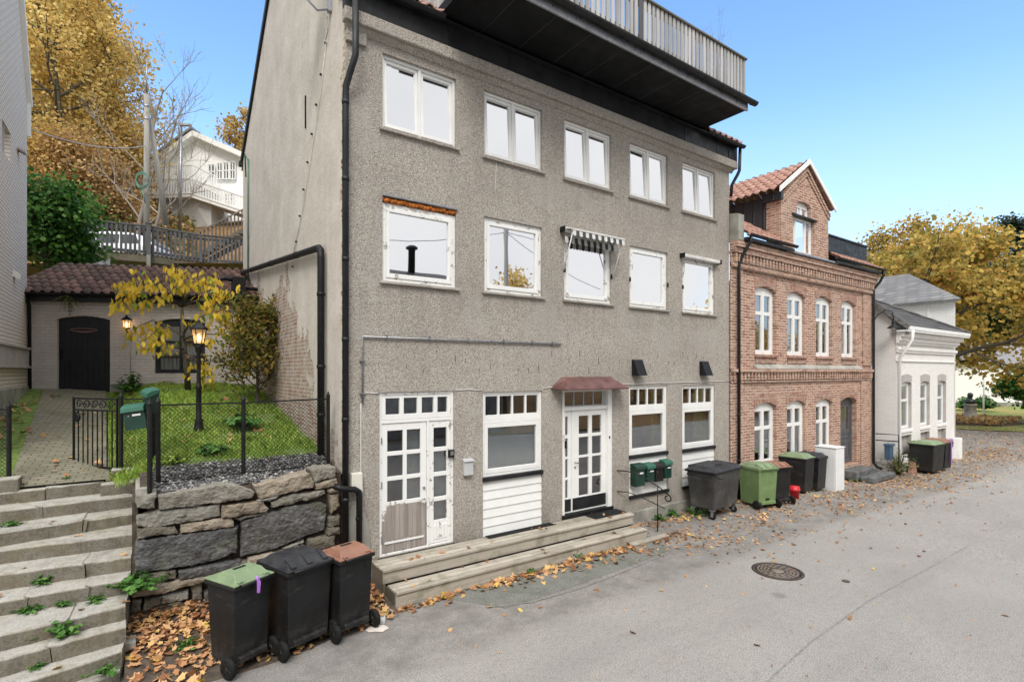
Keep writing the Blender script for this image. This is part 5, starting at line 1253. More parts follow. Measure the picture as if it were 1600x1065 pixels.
def fence(name, label, pts, h, posts=True, rail=True):
    t = thing(name, label, 'fence', (pts[0][0], pts[0][1], pts[0][2])); n = len(pts)
    if posts:
        for (x, y, z) in pts: b = MB(); post(b, x, y, z - .05, z + h + .12); b.build('post', 'iron_black', t)
    b = MB()
    for p, q in zip(pts, pts[1:]): mesh_panel(b, p, q, p[2] + .04, q[2] + .04, h - .06)
    b.build('wire_mesh', 'iron_black', t)
    b = MB()
    for p, q in zip(pts, pts[1:]): b.bar((p[0], p[1], p[2] + h), (q[0], q[1], q[2] + h), .022); b.bar((p[0], p[1], p[2] + .04), (q[0], q[1], q[2] + .04), .014)
    b.build('rail', 'iron_black', t); return t
fence('chain_link_fence', 'black chain link fence along the top of the stone retaining wall', [(.22, .45, 1.84), (1.24, .45, 1.84), (2.44, .45, 1.86)], 1.06)
fence('chain_link_fence', 'short black chain link fence between the gate and the corner of the stone wall', [(-.21, 2.08, 1.86), (.20, 2.02, 1.86), (.12, -.02, 1.84)], 1.06)
fence('chain_link_fence', 'black chain link fence left of the gate, cut by the left edge of the photo', [(-1.46, 2.02, 1.80), (-2.2, 2.05, 1.86)], 1.02)
gt = thing('iron_gate', 'open wrought iron garden gate with thin bars and a row of scrolls', 'gate', (-.26, 2.12, 1.82), math.atan2(3.0 - 2.12, -.85 + .26))
b = MB(); Lg = 1.04; fb = MB()
for x in (0, Lg): fb.bar((x, 0, .02), (x, 0, 1.12), .026)
for z in (.04, .92, 1.10): fb.bar((0, 0, z), (Lg, 0, z), .02, .028)
fb.bar((.1, 0, -.02), (Lg - .1, 0, .03), .02); fb.build('gate_frame', 'iron_black', gt, local=True)
for i in range(1, 9): b.bar((Lg * i / 9, 0, .05), (Lg * i / 9, 0, .915), .014)
b.build('bars', 'iron_black', gt, local=True)
b = MB()
for i in range(5):
    cx = .13 + i * .195; s = 1 if i % 2 else -1
    b.tube([(cx + s * (.075 - .004 * k) * math.cos(k * .55), 0, 1.01 + (.075 - .0045 * k) * math.sin(k * .55)) for k in range(15)], .009, 5)
    if i < 4: b.tube([(cx + .04, 0, .95), (cx + .1, 0, 1.01), (cx + .155, 0, 1.07)], .008, 5)
b.build('scroll', 'iron_black', gt, local=True)
b = MB(); b.lathe([(.07, -.02), (.08, 0), (.07, .02)], (.97, 0, .80), 10, mat=Matrix.Rotation(R(90), 3, 'X')); b.tube([(1.0, .0, .82), (1.08, -.04, .84), (1.1, -.02, .8)], .012, 5); b.build('latch', 'iron_black', gt, local=True)
def mailbox(name, label, c, yaw, roll, w=.29, h=.36, d=.14, body='box_green', lid='box_green', group=None, lidh=.07, sticker=True, nz_=None):
    t = thing(name, label, 'mailbox', c, yaw, group); t.rotation_euler = (0, roll, yaw)
    b = MB(); b.ext([(-w / 2, d / 2, 0), (w / 2, d / 2, 0), (w / 2, d / 2, h), (-w / 2, d / 2, h)], (0, -d + .01, 0)); b.build('body', body, t, bevel=.006, local=True)
    b = MB(); k = .012; b.ext([(-w / 2 - k, d / 2 + .004, h + .003), (-w / 2 - k, -d / 2 - .02, h - lidh), (-w / 2 - k, -d / 2 - .03, h - lidh), (-w / 2 - k, -d / 2 - .02, h - .01), (-w / 2 - k, -d / 2 + .04, h + .03), (-w / 2 - k, d / 2 + .004, h + .05)], (w + 2 * k, 0, 0)); b.build('lid', lid, t, bevel=.004, local=True)
    if sticker:
        b = MB(); b.box(-.02, .09, -d / 2 + .004, -d / 2 + .009, h * .60, h * .68); b.build('name_plate', 'label_white', t, local=True)
    b = MB(); b.lathe([(.012, 0), (.012, .006)], (-.07, -d / 2 + .01, h * .62), 8, mat=Matrix.Rotation(R(90), 3, 'X')); b.build('lock', 'steel', t, local=True); return t
plain('box_green_lid', (.03, .12, .08), .4, var=.12)
p = att(216, 670, 7.7); mailbox('mailbox', 'dark green mailbox hanging crooked on the fence beside the gate, the nearer one', p, -.45, -.14, w=.28, h=.33, lid='box_green_lid')
p = att(234, 643, 7.75); mailbox('mailbox', 'green mailbox on the fence beside the gate, the farther one seen from its narrow side', p, -1.25, .16, w=.22, h=.30, lid='box_green_lid', sticker=False)

# ---- garden lamp post (lit) and wall lantern (lit)
g = G('lamp_glow'); g.t.nodes.remove(g.b); e = g.n('Emission'); e.inputs[0].default_value = (1, .60, .28, 1); e.inputs[1].default_value = 3.2; g.put(g.o.inputs[0], e.outputs[0]); M['lamp_glow'] = g.m
g = G('lamp_glass'); g.t.nodes.remove(g.b); tr = g.n('BsdfTranslucent'); tr.inputs[0].default_value = (1, .85, .65, 1); t2 = g.n('BsdfTransparent'); mx_ = g.n('MixShader'); mx_.inputs[0].default_value = .45
g.put(mx_.inputs[1], t2.outputs[0]); g.put(mx_.inputs[2], tr.outputs[0]); g.put(g.o.inputs[0], mx_.outputs[0]); M['lamp_glass'] = g.m
def lantern(t, c, s=1.0):
    c = Vector(c); n = 6; b = MB()
    for j in range(n):
        a = 2 * PI * j / n; ca, sa = math.cos(a), math.sin(a)
        b.bar(c + Vector((ca * .075, sa * .075, 0)) * s, c + Vector((ca * .115, sa * .115, .26)) * s, .012 * s)
    b.lathe([(.09 * s, -.03 * s), (.10 * s, 0), (.085 * s, .01 * s)], c, n, smooth=False)
    b.lathe([(.15 * s, .255 * s), (.15 * s, .275 * s), (.06 * s, .36 * s), (.035 * s, .37 * s), (.025 * s, .41 * s), (.004, .44 * s)], c, n, smooth=False)
    b.build('lantern_frame', 'iron_black', t)
    b = MB(); b.lathe([(.07 * s, .012 * s), (.108 * s, .25 * s)], c, n, smooth=False); b.build('glass', 'lamp_glass', t)
    b = MB(); b.lathe([(.0, .03 * s), (.03 * s, .06 * s), (.036 * s, .12 * s), (.02 * s, .17 * s), (.0, .18 * s)], c, 10); b.build('bulb', 'lamp_glow', t)
    l = bpy.data.lights.new('lamp_light', 'POINT'); l.energy = 3.0 * s; l.color = (1, .62, .32); l.shadow_soft_size = .05; o = bpy.data.objects.new('lamp_light', l); col.objects.link(o); o.location = c + Vector((0, 0, .11)) * s
lx, ly = .88, 2.85; lz = yz(lx, ly)
gl = thing('garden_lamp', 'lit black lamp post with a hexagonal lantern standing in the grass', 'lamp post', (lx, ly, lz))
b = MB(); b.lathe([(.085, -.05), (.085, .10), (.075, .13), (.06, .22), (.065, .24), (.045, .28), (.042, .80), (.06, .83), (.04, .87), (.034, .95), (.032, 1.42), (.05, 1.46), (.06, 1.53), (.085, 1.57)], (lx, ly, lz), 12); b.tube([(lx - .16, ly, lz + 1.30), (lx + .16, ly, lz + 1.30)], .01, 6)
b.build('post', 'iron_black', gl); lantern(gl, (lx, ly, lz + 1.60))

# ---- left neighbour
LX = -2.25
LB = thing('white_brick_house', 'white painted brick gable wall cut off by the left edge of the photo', 'house', (LX, 9.7, 2.6))
b = MB(); b.holes([(2.9, -.3), (9.7, -.3), (9.7, 10.15), (8.67, 11.95), (7.0, 14.6), (2.9, 14.6)], [rc(6.75, 7.62, 7.85, 8.48)], lambda u, v, d: (LX - d, u, v), .2)
b.quad((LX, 9.7, -.3), (LX - 5, 9.7, -.3), (LX - 5, 9.7, 10.15), (LX, 9.7, 10.15)); b.quad((LX, 2.9, -.3), (LX - 5, 2.9, -.3), (LX - 5, 2.9, 14.6), (LX, 2.9, 14.6)); b.build('wall', 'white_brick_left', LB)
b = MB(); b.bar((LX + .04, 9.82, 10.0), (LX + .04, 8.67, 11.99), .10, .12); b.bar((LX + .04, 8.67, 11.99), (LX + .04, 7.0, 14.66), .10, .12); b.bar((LX + .03, 9.74, 10.02), (LX + .03, 9.74, 9.2), .08, .07); b.build('verge_board', 'moulding_white', LB)
b = MB(); b.quad((LX - .17, 6.7, 7.8), (LX - .17, 7.7, 7.8), (LX - .17, 7.7, 8.5), (LX - .17, 6.7, 8.5)); w1 = b.build('window', 'glass_dark', LB)
b = MB(); b.box(LX - .16, LX - .02, 7.03, 7.10, 7.85, 8.48); b.build('frame', plain('mauve_paint', (.36, .33, .36), .6), w1)
b = MB(); b.ext([(LX, 8.35, 8.42), (LX + .14, 8.35, 8.36), (LX + .14, 8.6, 8.36), (LX, 8.6, 8.42)], (0, 0, .05)); b.build('vent_hood', 'reveal_grey', LB)
b = MB(); b.box(LX + .002, LX + .09, 3.2, 9.66, 3.88, 3.93); b.box(LX + .002, LX + .09, 3.2, 9.66, 3.43, 3.48)
y = 3.3
while y < 9.6: b.box(LX + .02, LX + .06, y, y + .075, 3.482, 3.878); y += .15
b.build('slatted_guard', 'reveal_grey', LB)
b = MB(); b.box(LX + .002, LX + .05, 2.95, 9.68, 1.5, 3.0); b.build('plinth', 'plinth_concrete', LB, bevel=.02)
b = MB(); b.ext([(LX, 7.9, 5.45), (LX + .1, 7.9, 5.40), (LX + .1, 8.1, 5.40), (LX, 8.1, 5.45)], (0, 0, .14)); b.build('vent_hood', 'moulding_white', LB)

# ---- shed across the yard, its front facing the steps
SA = -math.atan2(2.32, 4.8); SL = 5.6
SH = thing('brick_shed', 'low pinkish white brick shed with a tiled roof, black plank door and arched window', 'shed', (-2.2, 9.72, 2.8), SA)
dh = arch(.60, 1.80, .0, 1.86, .09); wh_ = arch(2.84, 4.04, .50, 1.82, .09)
b = MB(); b.holes([(-.3, -.4), (SL, -.4), (SL, 2.62), (-.3, 2.62)], [dh, wh_], lambda u, v, d: (u, d, v), .12)
b.quad((SL, 0, -.4), (SL, 4, -.4), (SL, 4, 4.2), (SL, 0, 2.6)); b.quad((-.3, 0, -.4), (-.3, 4, -.4), (-.3, 4, 4.2), (-.3, 0, 2.6)); b.build('wall', 'pink_white_brick', SH, local=True)
b = MB(); b.box(1.84, SL, -.05, -.003, -.4, .24); b.box(-.3, .58, -.05, -.003, -.4, .12); b.build('plinth', 'plinth_concrete', SH, local=True, bevel=.015)
b = MB()
for loop, zz in ((dh, 1.86), (wh_, 1.82)):
    x0, x1 = loop[0][0], loop[1][0]; m = (x0 + x1) / 2; hh = (x1 - x0) / 2; n = 10
    pi_ = [(m + hh * math.cos(PI * i / n), zz + .10 * (1 - math.cos(PI * i / n) ** 2)) for i in range(n + 1)]
    for i in range(n): b.ext([(pi_[i][0], -.02, pi_[i][1]), (pi_[i + 1][0], -.02, pi_[i + 1][1]), (m + (pi_[i + 1][0] - m) * 1.08, -.02, pi_[i + 1][1] + .14), (m + (pi_[i][0] - m) * 1.08, -.02, pi_[i][1] + .14)], (0, .017, 0))
b.build('arch', 'pink_white_brick', SH, local=True)
b = MB(); nb = 9
for i in range(nb):
    x0 = .615 + i * 1.17 / nb; b.box(x0 + .003, x0 + 1.17 / nb - .003, .05, .08, .01, 1.86 + .085 * (1 - ((x0 + .065 - 1.2) / .6) ** 2))
b.box(.61, 1.79, .081, .10, .0, 1.85); sdoor = b.build('door', 'door_black', SH, local=True)
b = MB(); b.tube([(1.18 + .30 * math.cos(PI * 2 * k / 24), .035, 1.60 + .04 * math.sin(PI * 2 * k / 24)) for k in range(25)], .008, 5); b.tube([(.95, .035, 1.57), (1.1, .03, 1.545), (1.2, .03, 1.53), (1.4, .035, 1.57)], .007, 5); b.build('door_ornament', plain('pink_iron', (.42, .20, .20), .6), sdoor, local=True)
b = MB(); b.box(.64, .70, .03, .05, .85, 1.12); b.tube([(.67, .03, 1.0), (.67, -.02, 1.0), (.75, -.02, 1.0)], .012, 5); b.build('handle', 'iron_black', sdoor, local=True)
b = MB(); frame(b, 2.85, 4.03, .51, 1.80, .03, .09, .085); b.box(3.41, 3.47, .03, .09, .595, 1.715); b.box(2.935, 3.41, .03, .09, 1.28, 1.34); b.box(3.47, 3.945, .03, .09, 1.28, 1.34); b.box(2.935, 3.41, .035, .085, .90, .945); b.box(3.47, 3.945, .035, .085, .90, .945)
b.ext([(x, .03, z) for x, z in arch(2.85, 4.03, 0, 1.80, .085)[2:]], (0, .05, 0)); sw = b.build('window', 'door_black', SH, local=True)
b = MB(); b.quad((2.9, .06, .55), (3.98, .06, .55), (3.98, .06, 1.75), (2.9, .06, 1.75)); b.build('pane', 'glass', sw, local=True)
b = MB(); v = []; 
for z in (.5, 1.85):
    for k in range(61): v.append((2.86 + 1.16 * k / 60, .16 + .025 * math.sin(k * 1.1), z))
b.add(v, [(k, k + 1, 62 + k, 61 + k) for k in range(60)], 0, True); cu = b.build('curtain', 'room_white'); cu.location = SH.location; cu.rotation_euler = SH.rotation_euler; tag(cu, 'white curtain behind the dark framed window of the brick shed', 'curtain')
b = MB(); b.box(-.3, SL, .3, .35, 0, 2.6); b.build('interior', 'room_dark', SH, local=True)
b = MB(); pantiles(b, (-.4, -.28, 2.50), (1, 0, 0), (0, 1, .50), SL + .3, 2.45, tw=.22, tl=.32, amp=.045, n=7); b.build('roof', 'clay_tile', SH, local=True)
b = MB(); b.box(-.4, SL + .1, -.20, .0, 2.30, 2.44); b.build('eaves_board', 'door_black', SH, local=True)
b = MB(); gutter(b, -.4, SL + .05, -.33, 2.48, .06); b.build('gutter', 'iron_black', SH, local=True)
b = MB(); b.tube([(.05, -.3, 2.44), (.05, -.1, 2.2), (.05, -.08, .0)], .04, 8); b.build('downpipe', 'iron_black', SH, local=True)
b = MB(); b.tube([(2.28, -.02, 1.62), (2.28, -.02, .25)], .012, 5); b.build('cable', 'reveal_grey', SH, local=True)
wl = thing('wall_lantern', 'small lit black lantern on the shed wall between door and window', 'wall lamp', tuple(Vector((-2.2, 9.72, 2.8)) + Matrix.Rotation(SA, 3, 'Z') @ Vector((2.26, -.16, 1.78))))
q = Vector(wl.location); lantern(wl, q + Vector((0, 0, -.14)), .8)
b = MB(); b.tube([q + Vector((.03, .16, -.2)), q + Vector((.02, .1, -.32)), q + Vector((0, 0, -.17))], .014, 6); b.build('bracket', 'iron_black', wl)
rosette('hanging_moss', 'green creeper hanging from the shed gutter above the black door', tuple(Vector((-2.2, 9.72, 2.8)) + Matrix.Rotation(SA, 3, 'Z') @ Vector((1.05, -.36, 2.42))), .42, 22, 'leaf_olive', -1.2, .07, seed=70, cat='plant')
# ================================================================ hillside behind the yard
def hill_z(r, t):
    px = HX + FL * r / max(t, 1); k = sm(90, 300, px); s = .92 + (.46 - .92) * k
    return 7.35 + s * max(0, t - 22.5) - .004 * max(0, t - 45) ** 2
b = MB(); pxs = lin(-700, 405, 52); ts = [19.6, 22.4] + lin(24, 90, 33); nx = len(pxs)
def hv(px, t): r_ = (px - HX) / FL * t; return tuple(yard(r_, t, hill_z(r_, t) + (.35 * mn.noise(Vector((r_ * .4, t * .4, 2))) if t > 23 else 0)))
b.add([hv(px, t) for t in ts for px in pxs], [(j * nx + i, j * nx + i + 1, (j + 1) * nx + i + 1, (j + 1) * nx + i) for j in range(len(ts) - 1) for i in range(nx - 1)], 0, True)
structure('hillside', b, 'leaf_litter')
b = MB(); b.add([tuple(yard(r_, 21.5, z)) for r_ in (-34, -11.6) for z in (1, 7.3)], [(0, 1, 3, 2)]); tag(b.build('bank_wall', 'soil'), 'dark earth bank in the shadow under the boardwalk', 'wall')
# boardwalk with its railing
def baluster_rail(b, p, q, h, sp, w=.07, d=.03, low=.10, mi=0):
    p = Vector(p); q = Vector(q); L = (q - p).length; n = max(1, round(L / sp))
    yaw = math.atan2(q.y - p.y, q.x - p.x)
    for i in range(n + 1):
        c = p.lerp(q, i / n); b.obox(c + Vector((0, 0, h / 2)), (w, d, h - .02), yaw, mi)
RP = [(-6.5, 15.6, 7.50), (-1.93, 15.41, 7.50), (.31, 15.17, 7.52), (1.96, 15.48, 7.50), (4.2, 15.3, 7.56)]
BWk = thing('boardwalk', 'grey wooden boardwalk fence running above the shed roof', 'boardwalk', (0, 15.3, 7.4))
b = MB()
for p, q in zip(RP, RP[1:]): b.bar(Vector(p) + Vector((0, 0, -.10)), Vector(q) + Vector((0, 0, -.10)), .10, .28); b.bar(Vector(p) + Vector((0, 1.0, -.16)), Vector(q) + Vector((0, 1.0, -.16)), 2.0, .06)  # deck slab behind the beam widened to shade the space below
b.build('deck_beam', 'beam_wood', BWk)
b = MB()
for p, q in zip(RP, RP[1:]): baluster_rail(b, Vector(p) + Vector((0, -.07, .02)), Vector(q) + Vector((0, -.07, .02)), 1.02, .135)
b.build('balusters', 'rail_grey_wood', BWk)
b = MB()
for p, q in zip(RP, RP[1:]):
    for z, h_, w_ in ((1.06, .05, .14), (.92, .10, .03), (.12, .10, .03)): b.bar(Vector(p) + Vector((0, -.03, z)), Vector(q) + Vector((0, -.03, z)), w_, h_)
b.build('handrail', 'rail_grey_wood', BWk)
p = Vector(RP[2]); b = MB(); b.box(p.x - .07, p.x + .07, p.y - .20, p.y - .09, p.z + .0, p.z + 1.12); b.box(p.x - .06, p.x + .06, p.y - .20, p.y - .09, p.z - .40, p.z - .002, 1); b.box(p.x - .1, p.x + .1, p.y - .22, p.y - .07, p.z + 1.122, p.z + 1.16); b.build('post', ['rail_grey_wood', 'pole_wood'], BWk)
for x, z in ((-4.2, 7.5), (1.96, 7.5)): b = MB(); b.box(x - .05, x + .05, 15.28, 15.38, z, z + 1.04); b.build('post', 'rail_grey_wood', BWk)
# wooden stair going up to the right behind it
stt = thing('wooden_stair', 'wooden stair with a slatted handrail rising to the right behind the boardwalk', 'stair', tuple(att(300, 372, 22.0)))
p0, p1 = att(288, 374, 21.8), att(400, 317, 23.8); b = MB(); dn = Vector((0, 0, -.95))
b.bar(p0 + dn, p1 + dn, .08, .22); b.bar(p0 + dn + Vector((.5, .9, 0)), p1 + dn + Vector((.5, .9, 0)), .08, .22)
for i in range(14): c = p0.lerp(p1, i / 13) + dn + Vector((.25, .45, .12)); b.obox(c, (.35, 1.0, .05), math.atan2(p1.y - p0.y, p1.x - p0.x))
b.build('stringer', 'beam_wood', stt)
b = MB(); baluster_rail(b, p0 + dn + Vector((0, 0, .1)), p1 + dn + Vector((0, 0, .1)), .85, .19, .05, .03); b.bar(p0, p1, .12, .06); b.build('handrail', 'beam_wood', stt)

# parked car behind the railing, pointing left
CY = 0.0
cb = yard(-16.3, 21.4, 7.40); car = thing('parked_car', 'silver white estate car parked behind the grey boardwalk railing', 'car', cb, math.atan2(-C_, S_) + .10)
def carmesh():
    # side outline stations along x (rear = +x): z of sill, shoulder, roof, and half widths
    prof = [(-2.15, .35, .62, .62), (-2.1, .28, .72, .73), (-1.5, .24, .84, .88), (-.95, .24, .90, .98), (-.35, .24, .92, 1.40), (.4, .24, .93, 1.46), (1.2, .24, .94, 1.42), (1.75, .26, .94, 1.28), (2.05, .30, .92, 1.0), (2.15, .40, .80, .82)]
    b = MB(); v = []; m = 8
    for x, z0, z1, z2 in prof:
        w0 = .86 if abs(x) < 2.0 else .74; wt = .62 if z2 > 1.1 else w0 - .06
        ring = [(-w0 + .05, z0), (-w0, (z0 + z1) / 2), (-w0 + .03, z1), (-wt, z2), (wt, z2), (w0 - .03, z1), (w0, (z0 + z1) / 2), (w0 - .05, z0)]
        v += [(x, y, z) for y, z in ring]
    b.add(v, [(i * m + j, i * m + (j + 1) % m, (i + 1) * m + (j + 1) % m, (i + 1) * m + j) for i in range(len(prof) - 1) for j in range(m)], 0, True)
    b.add(v[:m], [tuple(range(m))]); b.add(v[-m:], [tuple(range(m))[::-1]]); return b
carmesh().build('body', 'car_white', car, local=True)
for s in (-1, 1):
    b = MB()
    for x0, x1, a0, a1 in ((-.72, -.02, -.32, -.02), (.06, .86, .06, .80), (.94, 1.62, .88, 1.40)):
        b.ext([(x0, s * .836, .97), (x1, s * .836, .97), (a1, s * .665, 1.34), (a0, s * .665, 1.34)], (0, s * .012, 0))
    b.build('side_window', 'car_glass', car, local=True)
    for x in (-1.38, 1.32):
        b = MB(); mt = Matrix.Rotation(R(90), 3, 'X'); b.lathe([(.36, -.02), (.36, .02)], (x, s * .862, .34), 20, mat=mt); b.lathe([(.17, -.1), (.31, -.1), (.325, -.06), (.325, .06), (.31, .1), (.17, .1)], (x, s * .80, .32), 20, mat=mt); wh2 = b.build('wheel', 'rubber', car, local=True)
        b = MB(); b.lathe([(.20, -.01), (.21, .02), (.05, .035), (.0, .035)], (x, s * .91, .32), 10, mat=Matrix.Rotation(R(90 if s < 0 else -90), 3, 'X'), smooth=False); b.build('rim', 'zinc_grey', wh2, local=True)
    b = MB(); b.box(2.02, 2.12, s * .80 - .08, s * .80 + .08, .66, .92); b.build('tail_light', 'tail_red', car, local=True)
b = MB(); b.box(2.1, 2.2, -.75, .75, .32, .5); b.box(-2.2, -2.1, -.7, .7, .3, .48); b.build('bumper', 'car_white', car, local=True, bevel=.03)
b = MB(); b.ext([(1.80, -.56, 1.27), (1.80, .56, 1.27), (2.08, .66, .98), (2.08, -.66, .98)], (.02, 0, .012)); b.build('rear_window', 'car_glass', car, local=True)

# poles, street lamp, wires
p = att(229, 352, 20.6); b = MB(); top = att(228, 148, 20.6)
b.tube([(p.x, p.y, 7.2), (p.x, p.y, top.z)], [.115, .09], 10); up = thing('utility_pole', 'tall weathered wooden utility pole rising behind the boardwalk', 'pole', (p.x, p.y, 7.2)); b.build('shaft', 'pole_wood', up)
b = MB(); b.tube([(p.x, p.y, top.z), (p.x, p.y, att(228, 92, 20.6).z)], [.04, .015], 6); b.lathe([(.095, 0), (.105, .02), (.105, .07), (.095, .09)], (p.x, p.y, top.z - .5), 10); b.lathe([(.095, 0), (.105, .02), (.105, .07), (.095, .09)], (p.x, p.y, top.z - 1.0), 10); b.build('spike', 'zinc_grey', up)
b = MB(); c = att(222, 284, 20.3); b.tube([tuple(c + Vector((.24 * math.cos(k * .6) * S_, -.24 * math.cos(k * .6) * C_, .30 * math.sin(k * .6) + .004 * k))) for k in range(34)], .022, 5); b.tube([c + Vector((.0, 0, -.3)), c + Vector((.1, 0, -.8))], .02, 5); b.build('cable_coil', 'pvc_green', up)
b = MB(); b.tube([att(259, 352, 21.5), att(251, 290, 21.3), att(234, 188, 20.8)], [.12, .11, .08], 9); tag(b.build('stay_pole', 'pole_wood'), 'leaning wooden pole propped against the tall utility pole', 'pole')
b = MB(); q0, q1 = att(281, 358, 27), att(283, 196, 27); b.tube([q0, q1], [.09, .06], 8); sl3 = b.build('street_lamp', 'zinc_grey'); tag(sl3, 'slim grey street lamp in front of the white hillside house', 'street lamp')
b = MB(); b.obox(q1 + Vector((.22 * S_, -.22 * C_, .02)), (.55, .18, .09), math.atan2(-C_, S_)); b.build('lamp_head', 'dish_grey', sl3)
def wire(name, label, a, c, s, r_=.012):
    b = MB(); n = 12; b.tube([Vector(a).lerp(Vector(c), i / n) - Vector((0, 0, s * 4 * (i / n) * (1 - i / n))) for i in range(n + 1)], r_, 4); return tag(b.build(name, 'dish_grey'), label, 'wire')
wire('overhead_wire', 'thin wire from the white brick gable to the tall utility pole', att(46, 201, 13.3), att(227, 228, 20.5), .25)
wire('overhead_wire', 'thin wire from the utility pole past the white hillside house', att(229, 175, 20.5), att(390, 262, 30), .3)

# white house on the hill with two railed terraces
HH = thing('hillside_house', 'white boarded house on the hillside with two railed terraces', 'house', tuple(att(310, 345, 36)))
t0 = 36.0; k = t0 / FL
def hp(px, py, dt=0): return att(px, py, t0) + Vector((C_, S_, 0)) * dt
b = MB(); f_ = [hp(256, 352), hp(395, 352), hp(395, 243), hp(378, 240), hp(312, 214), hp(256, 254)]
b.ext(f_, Vector((C_, S_, 0)) * 9); b.build('wall', 'board_white', HH)
b = MB()
for a_, c_ in (((308, 210), (240, 258)), ((309, 210), (402, 250))):
    p, q = hp(*a_, -.6), hp(*c_, -.6); b.ext([p, q, q + Vector((0, 0, -.35)), p + Vector((0, 0, -.35))], Vector((C_, S_, 0)) * 10)
b.build('roof', 'moulding_white', HH)
b = MB(); b.ext([hp(308, 207, -.7), hp(238, 257, -.7), hp(238, 255, -.7), hp(308, 204, -.7)], Vector((C_, S_, 0)) * 10); b.build('roof_tiles', 'roof_far', HH)
for x0, x1, y0, y1 in [(327, 337, 258, 281), (341, 349, 256, 281), (351, 359, 255, 281), (361, 369, 254, 281), (352, 368, 303, 315)]:
    z = -.06; p = [hp(x0, y1, z), hp(x1, y1, z), hp(x1, y0, z), hp(x0, y0, z)]; b = MB(); b.ext(p, Vector((C_, S_, 0)) * .05); wn = b.build('window', 'glass_dark', HH)
    b = MB(); z = -.12
    for u in (0, .5, 1): b.bar(p[0].lerp(p[1], u) - Vector((C_, S_, 0)) * .08, p[3].lerp(p[2], u) - Vector((C_, S_, 0)) * .08, .07)
    for u in (0, .5, 1): b.bar(p[0].lerp(p[3], u) - Vector((C_, S_, 0)) * .10, p[1].lerp(p[2], u) - Vector((C_, S_, 0)) * .10, .06)
    b.build('frame', 'white_paint', wn)
for nm, pts, base, tt in (('upper_terrace', [(234, 282), (302, 279), (338, 297)], 0, 34.5), ('lower_terrace', [(234, 304), (296, 301), (384, 330)], 0, 33.0)):
    b = MB(); P = [att(x, y, tt + (i * .0 if i < 2 else 1.0)) for i, (x, y) in enumerate(pts)]
    for p, q in zip(P, P[1:]):
        baluster_rail(b, p, q, .85, .16, .10, .03); b.bar(p + Vector((0, 0, .88)), q + Vector((0, 0, .88)), .10, .07); b.bar(p, q, .08, .10)
    bk_ = Vector((C_, S_, 0)) * 2.0
    for p, q in zip(P, P[1:]): b.ext([p, q, q + Vector((0, 0, -.25)), p + Vector((0, 0, -.25))], bk_)
    b.build('terrace', 'moulding_white', HH)
b = MB(); b.ext([att(234, 306, 33.4), att(296, 303, 33.4), att(330, 315, 33.8), att(330, 362, 33.8), att(234, 362, 33.4)], Vector((C_, S_, 0)) * 2); b.build('terrace_wall', plain('weathered_white', (.52, .51, .49), .8, sc_=1), HH)

# trees on the hill
HT = 'autumn trees on the hillside'
def htree(px, t, H, spread, n, ls, mat, label, seed, tr=.2, sig=.5, **kw):
    r_ = (px - HX) / FL * t; z = hill_z(r_, t) - .2
    return tree(kw.pop('name', 'deciduous_tree'), label, tuple(yard(r_, t, z)), H, spread, tr, n, ls, mat, seed, group=HT, sig=sig, **kw)
htree(95, 27, 11.5, 4.6, 9500, .14, 'leaf_gold', 'tall golden tree right behind the white brick gable, the highest crown on the hill', 101, .24)
htree(150, 31, 9.0, 3.4, 6500, .14, 'leaf_gold', 'golden tree left of the utility pole, in the middle of the wooded slope', 102)
htree(48, 31, 13, 4.4, 12000, .16, 'leaf_amber', 'amber tree half hidden by the white brick gable', 103, .22)
htree(172, 29, 5.8, 1.9, 5500, .13, 'leaf_amber', 'shorter amber tree just left of the bare tree', 104, .14)
htree(120, 25.2, 4.6, 2.2, 6500, .12, 'leaf_rust', 'rust orange young tree low on the slope above the boardwalk', 105, .10)
htree(70, 25, 5.2, 2.3, 6500, .12, 'leaf_gold', 'yellow young tree above the dark green lilac', 106, .10)
htree(165, 25.5, 2.2, 1.7, 4500, .12, 'leaf_rust', 'low rust coloured bush above the parked car', 107, .06, name='bush')
htree(118, 24.2, 1.9, 1.6, 4000, .12, 'leaf_olive', 'low olive green bush left of the parked car', 108, .06, name='bush')
htree(100, 37, 12, 4.2, 9000, .19, 'leaf_olive', 'dark olive tree high at the back of the slope', 110, .2)
htree(375, 60, 9, 3.2, 1600, .28, 'leaf_amber', 'thin autumn tree peeping past the rear edge of the gable wall', 112, .14)
htree(208, 24.4, 9.2, 4.2, 0, .1, 'leaf_gold', 'bare leafless tree with fine branches beside the utility pole', 113, .10, bark='bark_pale', name='bare_tree', limbs=9, subs=5, twigs=5, start=.15, up=1.5, lean=(1.0, -.8))
htree(225, 24.0, 7.4, 3.6, 0, .1, 'leaf_gold', 'second smaller bare tree leaning right behind the utility pole', 114, .07, bark='bark_pale', name='bare_tree', limbs=7, subs=5, twigs=4, start=.2, up=1.5, lean=(1.3, -.9))
# undergrowth: ferns, brambles and leaf litter on the slope
rn = np.random.default_rng(44); N = 20000; t = rn.uniform(23.5, 46, N); px = rn.uniform(20, 300, N); r_ = (px - HX) / FL * t
pos = np.array([tuple(yard(a, c, hill_z(a, c) + abs(rn.normal()) * .35)) for a, c in zip(r_, t)]); nr = rn.normal(size=pos.shape) + np.array([0, 0, 1.2])
o = leaf_mesh('undergrowth', pos, nr, rn.uniform(.10, .22, N), 'leaf_rust', 'clump', 45); o['kind'] = 'stuff'
sel = rn.random(N) < .3
o = leaf_mesh('ground_cover', pos[sel] + np.array([.1, .1, .1]), nr[sel], rn.uniform(.14, .32, sel.sum()), 'leaf_olive', 'clump', 46); o['kind'] = 'stuff'
